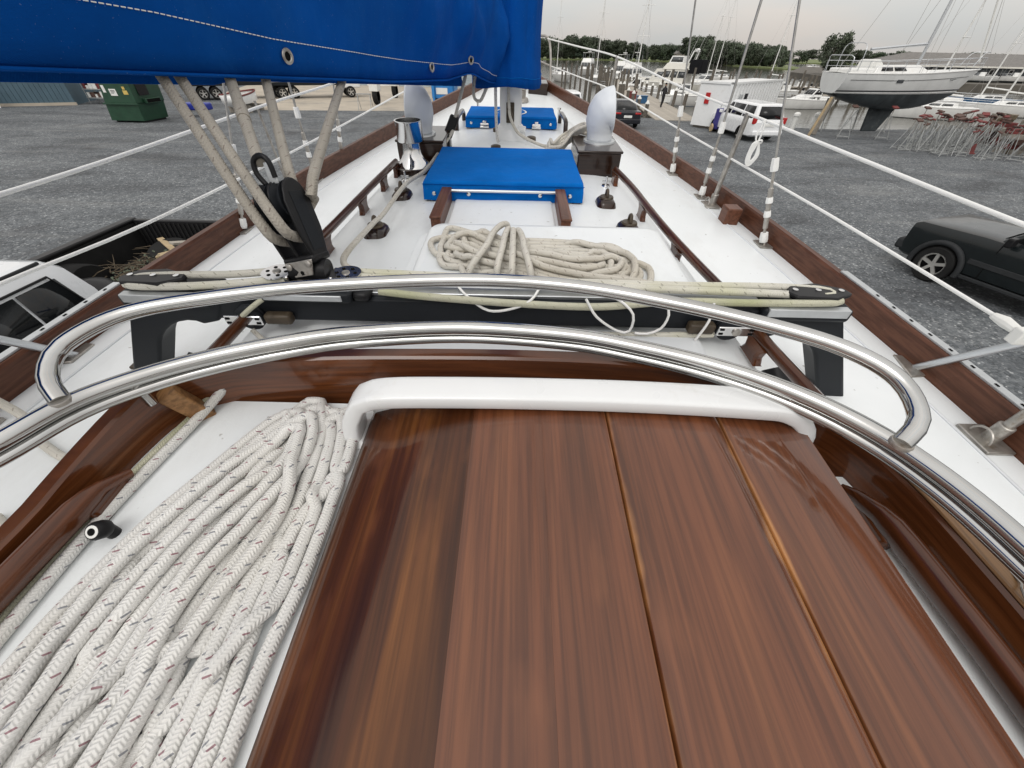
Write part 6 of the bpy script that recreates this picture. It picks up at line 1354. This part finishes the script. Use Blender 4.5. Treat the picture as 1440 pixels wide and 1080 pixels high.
# far finger docks on the starboard side
for k, (x0, y0, x1, y1) in enumerate(((33,86,64,92),(40,70,60,73))):
    a, b = Vector((x0,y0,-.35)), Vector((x1,y1,-.35)); d = (b-a).normalized(); n2 = Vector((d.y,-d.x,0)); dk = thing('finger_dock', ('long low timber dock across the water behind the white container','short low timber dock across the water behind the propped sailboat')[k], 'dock', tuple(a)); Ld = (b-a).length; pr = None
    for q in range(int(Ld/.5)):
        if pr is None: c = a + d*.25; m = MB(); m.box(-.9,.9,-.235,.235,-.03,.04, Matrix(((n2.x,d.x,0,c.x),(n2.y,d.y,0,c.y),(0,0,1,c.z),(0,0,0,1)))); pr = m.obj('plank','dock_plank',dk)
        else: o = pr.copy(); COL.objects.link(o); o.parent = dk; o.location = d*(.5*q)
    m = MB(); m.bar(a+V(0,0,-.2), b+V(0,0,-.2), 1.6, .3); m.obj('frame','piling',dk)
    for q in range(int(Ld/2.4)):
        for s_ in (-1.1,1.1):
            if rg.random() < .85: p = a + d*(1+q*2.4+rg.uniform(-.4,.4)) + n2*s_; piling(p.x, p.y, rg.uniform(1.0,2.1), ('slim dark piling along the long dock behind the white container','slim dark piling along the short dock behind the propped sailboat')[k], ('pilings of the long far dock','pilings of the short far dock')[k], rg.uniform(-2,2), cap=False)
# ================================================================== MOORED BOATS
def powerboat(label, L, Bm, fb, hullc, x, y, yaw, style, glass='glass_dark', bottom='antifoul', name='motor_boat', z=-1.2):
    r_ = thing(name, label, 'boat', (0,0,0)); hh, rows = make_hull(r_, L, Bm, fb, .45, hullc, bottom, wl=.03, stripe='boat_white', rake=L*.09, stern_w=.92, full=2.4, n=15, flare=.9)
    if 'express' in style:
        cabin(r_, 'cuddy', L*.36, L*.82, Bm*.36, Bm*.20, fb*1.0, fb*1.0+.55, L*.22, .05, 'boat_white', [(.12,.5,.3,.8)], front=False)
        cabin(r_, 'windshield', L*.30, L*.52, Bm*.38, Bm*.34, fb+.35, fb+1.15, .75, .1, 'boat_white', [(.1,.9,.3,.9)], glass=glass)
        m = MB(); m.box(-Bm*.40,Bm*.40,.2,L*.32,fb-.1,fb+.35); m.obj('cockpit_coaming','boat_white',r_,bevel=.08)
    if 'trawler' in style:
        c = cabin(r_, 'deck_house', L*.22, L*.62, Bm*.40, Bm*.36, fb, fb+1.75, .35, .05, 'boat_white', [(.06,.30,.45,.85),(.36,.62,.45,.85),(.68,.94,.45,.85)], glass=glass)
        cabin(r_, 'fore_cabin', L*.58, L*.84, Bm*.34, Bm*.18, fb*1.05, fb*1.05+.55, .4, 0, 'boat_white', [(.2,.7,.4,.8)], front=False)
        cabin(r_, 'flybridge', L*.26, L*.54, Bm*.36, Bm*.32, fb+1.75, fb+2.45, .25, 0, 'boat_white', [], front=False)
        m = MB()
        for sx in (-1,1):
            for yy in (L*.28,L*.48): m.cyl((sx*Bm*.32,yy,fb+2.4),(sx*Bm*.30,yy,fb+3.6), .03, n=6)
        m.obj('bimini_poles','alu',r_); m = MB(); m.box(-Bm*.34,Bm*.34,L*.25,L*.50,fb+3.6,fb+3.68); m.obj('bimini_top','canvas_black' if 'black' in style else 'sail_white',r_,bevel=.03)
        m = MB(); m.cyl((0,L*.30,fb+2.4),(0,L*.28,fb+4.7), .05, .02, n=8); m.box(-.5,.5,L*.30-.1,L*.30+.1,fb+3.9,fb+4.02); m.obj('radar_mast','boat_white',r_)
    if 'yacht' in style:
        cabin(r_, 'fore_cabin', L*.50, L*.88, Bm*.40, Bm*.20, fb, fb+.60, .8, 0, 'boat_cream', [(.2,.6,.4,.8)], front=False)
        c = cabin(r_, 'saloon', L*.18, L*.66, Bm*.44, Bm*.38, fb, fb+1.75, 1.1, .1, 'boat_cream', [(.04,.24,.42,.86),(.27,.46,.42,.86),(.49,.66,.42,.86),(.69,.90,.42,.80)], glass='glass_grey')
        cabin(r_, 'flybridge', L*.16, L*.50, Bm*.42, Bm*.36, fb+1.75, fb+2.50, .6, 0, 'boat_cream', [], front=False)
        cabin(r_, 'bridge_screen', L*.26, L*.44, Bm*.33, Bm*.30, fb+2.5, fb+3.35, .3, .1, 'boat_white', [(.05,.9,.15,.85)], glass='glass_grey')
        m = MB(); m.tube([(-Bm*.40,L*.20,fb+2.3),(-Bm*.36,L*.16,fb+3.9),(Bm*.36,L*.16,fb+3.9),(Bm*.40,L*.20,fb+2.3)], .10, 8); m.obj('radar_arch','boat_white',r_); m = MB(); m.lathe([(0,0),(.32,0),(.34,.12),(.2,.24),(0,.26)], (.5,L*.16,fb+4.0), n=16); m.box(-1.0,-.2,L*.16-.08,L*.16+.08,fb+4.05,fb+4.2); m.obj('radar','boat_white',r_)
        m = MB(); m.box(-Bm*.40,Bm*.40,L*.02,L*.17,fb+2.85,fb+2.95); m.box(-Bm*.40,Bm*.40,L*.02,L*.03,fb+1.4,fb+2.9); m.box(-Bm*.41,-Bm*.40,L*.03,L*.17,fb+1.3,fb+2.85); m.box(Bm*.40,Bm*.41,L*.03,L*.17,fb+1.3,fb+2.85); m.obj('aft_canopy','canvas_black',r_,bevel=.03)
        for sx in (-1,1): m = MB(); m.cyl((sx*Bm*.38,L*.22,fb+2.4),(sx*Bm*.42,L*.12,fb+6.4), .025, .01, n=6); m.obj('outrigger','boat_white',r_)
    if 'skiff' in style:
        m = MB(); m.box(-.4,.4,L*.35,L*.5,fb-.3,fb+.75); m.obj('console','boat_white',r_,bevel=.06); m = MB(); m.box(-.22,.22,-.35,.1,fb-.4,fb+.45); m.obj('outboard','black_plastic',r_,bevel=.06)
        m = MB(); m.poly([(-.38,L*.5+.02,fb+.75),(.38,L*.5+.02,fb+.75),(.34,L*.46,fb+1.15),(-.34,L*.46,fb+1.15)]); m.obj('windscreen','glass_grey',r_,solid=.012)
    rail(r_, rows, 7, 15, .5, 'alu', .08, 2)
    place(r_, x, y, z, yaw); return r_
powerboat('white express cruiser moored bow-on to the left of the tall slip pilings', 10.5, 3.9, 1.15, 'boat_white', 9.6, 116, 180, 'express', 'glass_grey')
powerboat('white trawler with a high flybridge moored beyond the end of the pier', 12, 4.2, 1.3, 'boat_white', 21.5, 150, 160, 'trawler', 'glass_grey')
powerboat('small white trawler yacht with a pale bimini moored beside the far pilings', 9, 3.4, 1.1, 'boat_white', 27.5, 128, 150, 'trawler', 'glass_grey')
powerboat('large cream motor yacht with curtained saloon windows and a black aft canopy', 12.5, 4.3, 1.5, 'boat_cream', 28.6, 76.5, 56, 'yacht')
powerboat('white cabin cruiser with a blue bottom moored in front of the cream motor yacht', 8.2, 3.0, 1.05, 'boat_white', 24.2, 61.5, 80, 'express', 'glass_grey', 'boat_blue')
powerboat('white sport cruiser with a dark screen moored right of the tall slip pilings', 9, 3.3, 1.1, 'boat_white', 20.5, 112, 150, 'express')
powerboat('white trawler with a black bimini moored between pier and cream yacht', 10, 3.6, 1.2, 'boat_white', 25.5, 104, 140, 'trawler black', 'glass_grey')
powerboat('low white day cruiser moored beside the starboard edge of the pier', 8, 2.9, 1.0, 'boat_white', 20.8, 73, 70, 'express')
powerboat('white cruiser moored past the cream yacht with its screen showing', 9, 3.2, 1.1, 'boat_white', 38, 92, 100, 'express', 'glass_grey')
powerboat('white open skiff with black outboard at the end of the long far dock', 6, 2.2, .7, 'boat_white', 57, 96, 110, 'skiff')
powerboat('white open skiff lying between the white container and the long far dock', 6.5, 2.3, .75, 'boat_white', 47, 81, 95, 'skiff')
powerboat('white day boat tied up behind the stern of the propped sailboat', 7, 2.5, .9, 'boat_white', 40, 62, 100, 'express')
powerboat('white cruiser lying afloat behind the crowded jack stands', 9, 3.2, 1.1, 'boat_white', 56, 62, 95, 'express')
powerboat('dark hulled launch under way far out on the river', 9, 3.0, 1.0, 'boat_blue', 162, 272, 95, 'express', 'glass_grey')
def moored_sail(label, L, x, y, yaw, H, hullc='boat_white', boomL=3):
    r_ = thing('moored_sailboat', label, 'sailboat', (0,0,0)); hh, rows = make_hull(r_, L, L*.31, 1.05, .45, hullc, 'antifoul', wl=.05, rake=.8, stern_w=.7, n=15, flare=.97)
    cabin(r_, 'coach_roof', L*.25, L*.66, L*.11, L*.07, 1.1, 1.5, .6, .1, 'boat_white', [(.15,.45,.35,.8),(.5,.8,.35,.8)], front=False); rail(r_, rows, 0, 15, .5, 'alu', .08, 3)
    rig(r_, L*.58, 1.4, H, (0,L+.5,1.3), (0,.1,1.1), L*.31, boomL, 'boat_white', .09); place(r_, x, y, -1.2, yaw); return r_
moored_sail('white sailboat moored to the right of the pier with its mast between the shrouds', 9.5, 21.5, 84, 150, 12.5)
moored_sail('white sailboat moored beyond the container, the first of two close masts', 9, 49.5, 118, 100, 14)
moored_sail('white sailboat moored beyond the container, the second of two close masts', 9, 52.5, 121, 100, 14)
moored_sail('white sailboat moored at the long far dock with a lone pale mast', 8.5, 55, 100, 100, 13)
moored_sail('white sailboat with a tall thin mast moored beside the bow-on cruiser', 9, 10.5, 138, 175, 14)
moored_sail('white sailboat moored past the pier behind the starboard cowl vent', 9, 17.2, 107, 165, 13)
moored_sail('white sailboat afloat beyond the jack stands nearest the propped bow', 8.5, 50, 52, 70, 12)
moored_sail('white sailboat afloat beyond the jack stands below the dark building', 8, 62, 56, 70, 12)
moored_sail('white sailboat with blue hull afloat past the end of the jack stands', 8, 68, 66, 80, 12, 'boat_blue')
# dockside gear
ky = thing('red_kayak', 'red kayak lying on its rack between pier and container', 'kayak', (16.3,41.0,0)); m = MB(); rows = []
for t in np.linspace(0, 1, 13): w = .34*math.sin(math.pi*t)**.6+.01; z = .55+.12*(2*t-1)**2; rows.append([(14.9+2.9*t, 39.6+w*math.cos(a)+.5*t, z+.16*math.sin(a)*(.3+w/.36)) for a in np.linspace(0, 2*math.pi, 13)[:-1]])
m.grid(rows, closed=True); m.obj('hull', 'kayak_red', ky, angle=60)
for x in (15.4,17.2): m = MB(); m.box(x-.05,x+.05,39.3,40.4,0,.40); m.obj('rack_leg','timber_grey',ky)
for k, (x, y) in enumerate(((14.9,37.6),(14.6,38.3))):
    c = thing('garden_chair', 'white plastic garden chair on the quay beside the pier', 'chair', (x,y,0), group='white garden chairs by the pier')
    MB().box(x-.26,x+.26,y-.26,y+.26,.42,.46).obj('seat','sail_white',c,bevel=.02); MB().box(x-.26,x+.26,y+.24,y+.29,.46,.95).obj('backrest','sail_white',c,bevel=.02)
    for dx in (-.22,.22):
        for dy in (-.22,.22): MB().box(x+dx-.025,x+dx+.025,y+dy-.025,y+dy+.025,0,.42).obj('leg','sail_white',c)
for k, (x, y, mt, lab) in enumerate(((12.2,47.5,'boat_blue','dark blue dock box on the pier near the walking person'),(15.0,49.0,'sail_white','white dock box on the pier beyond the walking person'),(12.3,52.5,'stand_red','dark red dock box on the port edge of the pier'))):
    b = thing('dock_box', lab, 'box', (x,y,.05)); MB().box(x-.5,x+.5,y-.3,y+.3,.05,.60).obj('body',mt,b,bevel=.04); MB().box(x-.54,x+.54,y-.34,y+.34,.602,.70).obj('lid',mt,b,bevel=.04)
# person on the pier (one skinned figure)
def person(x, y, z, yaw):
    V0 = [(0,0,.96),(0,.01,1.18),(0,.0,1.42),(0,.01,1.52),(0,.03,1.66), (.09,0,.92),(.11,.10,.50),(.12,.02,.09),(.12,.14,.04), (-.09,0,.92),(-.11,-.05,.50),(-.11,-.22,.12),(-.11,-.12,.05), (.19,0,1.40),(.25,-.05,1.13),(.26,.08,.90),(-.19,0,1.40),(-.25,.02,1.13),(-.25,.16,.92)]
    E0 = [(0,1),(1,2),(2,3),(3,4),(0,5),(5,6),(6,7),(7,8),(0,9),(9,10),(10,11),(11,12),(2,13),(13,14),(14,15),(2,16),(16,17),(17,18)]
    r0 = [.15,.14,.15,.06,.095,.10,.075,.05,.04,.10,.075,.05,.04,.065,.05,.035,.065,.05,.035]
    me = bpy.data.meshes.new('person'); me.from_pydata(V0, E0, []); me.materials.append(MAT('cloth_black')); o = bpy.data.objects.new('person', me); COL.objects.link(o)
    o.modifiers.new('skin', 'SKIN')
    for i, q in enumerate(r0): s_ = me.skin_vertices[0].data[i]; s_.radius = (q, q*.8); s_.use_root = (i == 0)
    o.modifiers.new('sub', 'SUBSURF').levels = 2; o.modifiers['sub'].render_levels = 2
    o['label'] = 'person in black clothes walking along the pier'; o['category'] = 'person'
    place(o, x, y, z, yaw)
    m = MB(); m.lathe([(0,-.115),(.055,-.10),(.080,-.03),(.088,.03),(.075,.09),(.04,.118),(0,.124)], (0,.035,1.70), n=16); hd = m.obj('head', 'skin', None); hd.parent = o
    m = MB(); m.lathe([(.092,.0),(.095,.03),(.082,.095),(.045,.128),(0,.134)], (0,.028,1.70), n=16); hr = m.obj('hair', 'canvas_black', None); hr.parent = o
person(13.25, 44.0, .045, 195)
# ================================================================== FAR SHORES
LA = [(-700,430),(-60,405),(22,403),(70,440),(142,428),(136,335),(134,292),(136,258),(143,255),(160,285),(200,380),(260,620),(-700,1100)]
structure(MB().prism(LA, -3, -.7), 'far_point', 'grass', smooth=False)
LB = [(150,600),(315,490),(600,600),(1400,760),(1400,1500),(100,1500)]
structure(MB().prism(LB, -3, -.5), 'far_shore', 'grass', smooth=False)
LC = [(78,112),(170,100),(420,140),(420,330),(170,300),(92,170)]
structure(MB().prism(LC, -3, -.02), 'boatyard_point', 'mud', smooth=False)
def tree_proto(seed, h, w, pine=False):
    rg = np.random.default_rng(seed); n = 2200; m = MB(); blobs = []
    for k in range(20 if not pine else 14):
        z = rg.uniform(.14, .92); rr = w*.5*(math.sin(math.pi*min(1, (z-.12)/.95))**.6 if not pine else (1.08-z))*rg.uniform(.35,.85); a = rg.uniform(0, 6.28); blobs.append((math.cos(a)*rr, math.sin(a)*rr, z*h, w*rg.uniform(.14,.26)))
    for k in range(n):
        bx_, by_, bz, br = blobs[rg.integers(len(blobs))]; d = rg.normal(size=3); d /= np.linalg.norm(d); q = br*rg.uniform(.55,1.08); c = np.array((bx_,by_,bz)) + d*q*np.array((1,1,.8)); s_ = rg.uniform(.25,.55)*h/11
        u_ = rg.normal(size=3); u_ /= np.linalg.norm(u_); v_ = np.cross(u_, d+.3*rg.normal(size=3)); v_ /= np.linalg.norm(v_)+1e-6
        m.quad(c-u_*s_, c-v_*s_*.6, c+u_*s_, c+v_*s_*.6)
    t = MB(); t.tube([(0,0,-.3),(.1,0,h*.25),(0,.1,h*.55),(.05,0,h*.85)], [.05*w*.6,.04*w*.6,.025*w*.6,.01], 7)
    for k in range(5): b = blobs[k]; t.tube([(0,0,h*.3+k*.3),(b[0]*.6,b[1]*.6,b[2]*.8),(b[0],b[1],b[2])], [.10,.07,.03], 5)
    return m.mesh('crown', 'leaf_pine' if pine else 'leaf', fix=False, smooth=False), t.mesh('trunk', 'bark')
protos = [tree_proto(1,11,11), tree_proto(2,11,9), tree_proto(3,11,13), tree_proto(4,12,10), tree_proto(5,12,6,True)]
rg = random.Random(77)
def tree(x, y, z, h, kind, label, group, wide=1.0):
    cm, tm = protos[kind]; r_ = bpy.data.objects.new('tree', None); COL.objects.link(r_); r_['label'] = label; r_['category'] = 'tree'; r_['group'] = group
    s_ = h/11.5; r_.matrix_world = Matrix.Translation((x,y,z)) @ Matrix.Rotation(rg.uniform(0,6.3),4,'Z') @ Matrix.Diagonal((s_*wide,s_*wide,s_,1))
    for nm, me in (('crown', cm), ('trunk', tm)): o = bpy.data.objects.new(nm, me); COL.objects.link(o); o.parent = r_
def shore_y(x): return lerp_tab([(-200,410),(22,403),(70,440),(142,428)], x)
for k in range(92):
    x = -30 + (k//2)*3.75 + rg.uniform(-1.8,1.8); y = shore_y(x) + rg.uniform(10,18) + (k % 2)*rg.uniform(5,14)
    hh = lerp_tab([(-40,12.5),(30,12.5),(45,13.5),(60,14.5),(85,11.5),(118,10.5)], x)*rg.uniform(.85,1.12); tree(x, y, -.7, hh, rg.choice((0,1,2,3,4)), 'dark green tree in the wood across the river behind the pier boats', 'trees across the river behind the pier', 1.15)
for k in range(64):
    t = k/63; x = 116 + 27*t + rg.uniform(-2,2); y = 352 - 76*t + rg.uniform(-3,10); hh = (12.5 - 4.8*t)*rg.uniform(.85,1.15)
    tree(x+rg.uniform(4,14), y+rg.uniform(6,20), -.7, hh, rg.choice((0,0,1,2,3)), 'round dark green tree on the grassy point across the water', 'trees on the grassy point', 1.1)
for k in range(48):
    x = 190 + k*11 + rg.uniform(-4,4); y = lerp_tab([(150,600),(315,490),(600,600),(1400,760)], x) + rg.uniform(8,26); tree(x, y, -.5, rg.uniform(8,11.5), rg.choice((0,1,2,3)), 'low hazy tree on the most distant shore beyond the launch', 'trees on the most distant shore', 2.0)
for x, y, hh in ((92,150,10),(95,154,9),(100,158,8)): tree(x, y, 0, hh, 0, 'dark tree standing at the end of the low slate building', 'trees at the slate building', .8)
# houses across the river
for k, (x, y, w_, lab) in enumerate(((131,412,7,'pale house with a gabled roof among the trees across the river'),)):
    hs2 = thing('house', lab, 'house', (x,y,-.7)); m = MB(); m.box(x-w_/2,x+w_/2,y,y+8,-.7,4.2); wl_ = m.obj('wall','timber_grey',hs2); m = MB(); m.prism([(-w_/2-.5,4.2),(w_/2+.5,4.2),(0,8.2 if k == 0 else 7)], y-.4, y+8.4, Matrix(((1,0,0,x),(0,0,1,0),(0,1,0,0),(0,0,0,1)))); m.obj('roof','shingle',hs2)
    for q in (-.3,0,.3): m = MB(); m.box(x+q*w_-.6,x+q*w_+.6,y-.05,y-.01,1.2,2.8); m.obj('window','glass_dark',wl_)
# low slate building behind the jack stands
sb = thing('slate_building', 'low slate grey building with a broad roof and small white framed windows', 'building', (125,124,0)); m = MB(); m.box(95,165,120,138,-.02,2.95); wl_ = m.obj('wall','slate_siding',sb)
rows = [[(91.5,118.6,2.9),(167,118.6,2.9),(167,139.4,2.9),(91.5,139.4,2.9)], [(98.5,127.5,5.25),(160,127.5,5.25),(160,130.5,5.25),(98.5,130.5,5.25)]]
m = MB(); m.grid(rows, closed=True); m.cap(rows[0]); m.cap(rows[1]); rf = m.obj('roof','shingle',sb); m = MB(); m.box(91.4,167.1,118.45,118.6,2.62,2.92); m.obj('fascia','boat_cream',rf)
for k in range(12):
    x = 99 + k*4.6; m = MB(); m.box(x-.55,x+.55,119.9,119.99,1.25,2.45); fr_ = m.obj('window','boat_white',wl_); m = MB(); m.box(x-.38,x+.38,119.86,119.905,1.42,2.28); m.obj('pane','glass_dark',fr_)
m = MB(); m.box(128,129.6,128,129.4,5.2,6.2); m.obj('roof_vent','shingle',rf)
# white covered racks and clutter afloat in front of it: covered boats on the far hard
for k in range(7):
    powerboat('covered white boat laid up on the mud in front of the slate building', 7, 2.5, .8, ('boat_white','boat_grey')[k % 2], 84+9*k, 112+1.2*k, 60, 'skiff', z=.35)['group'] = 'boats laid up before the slate building'
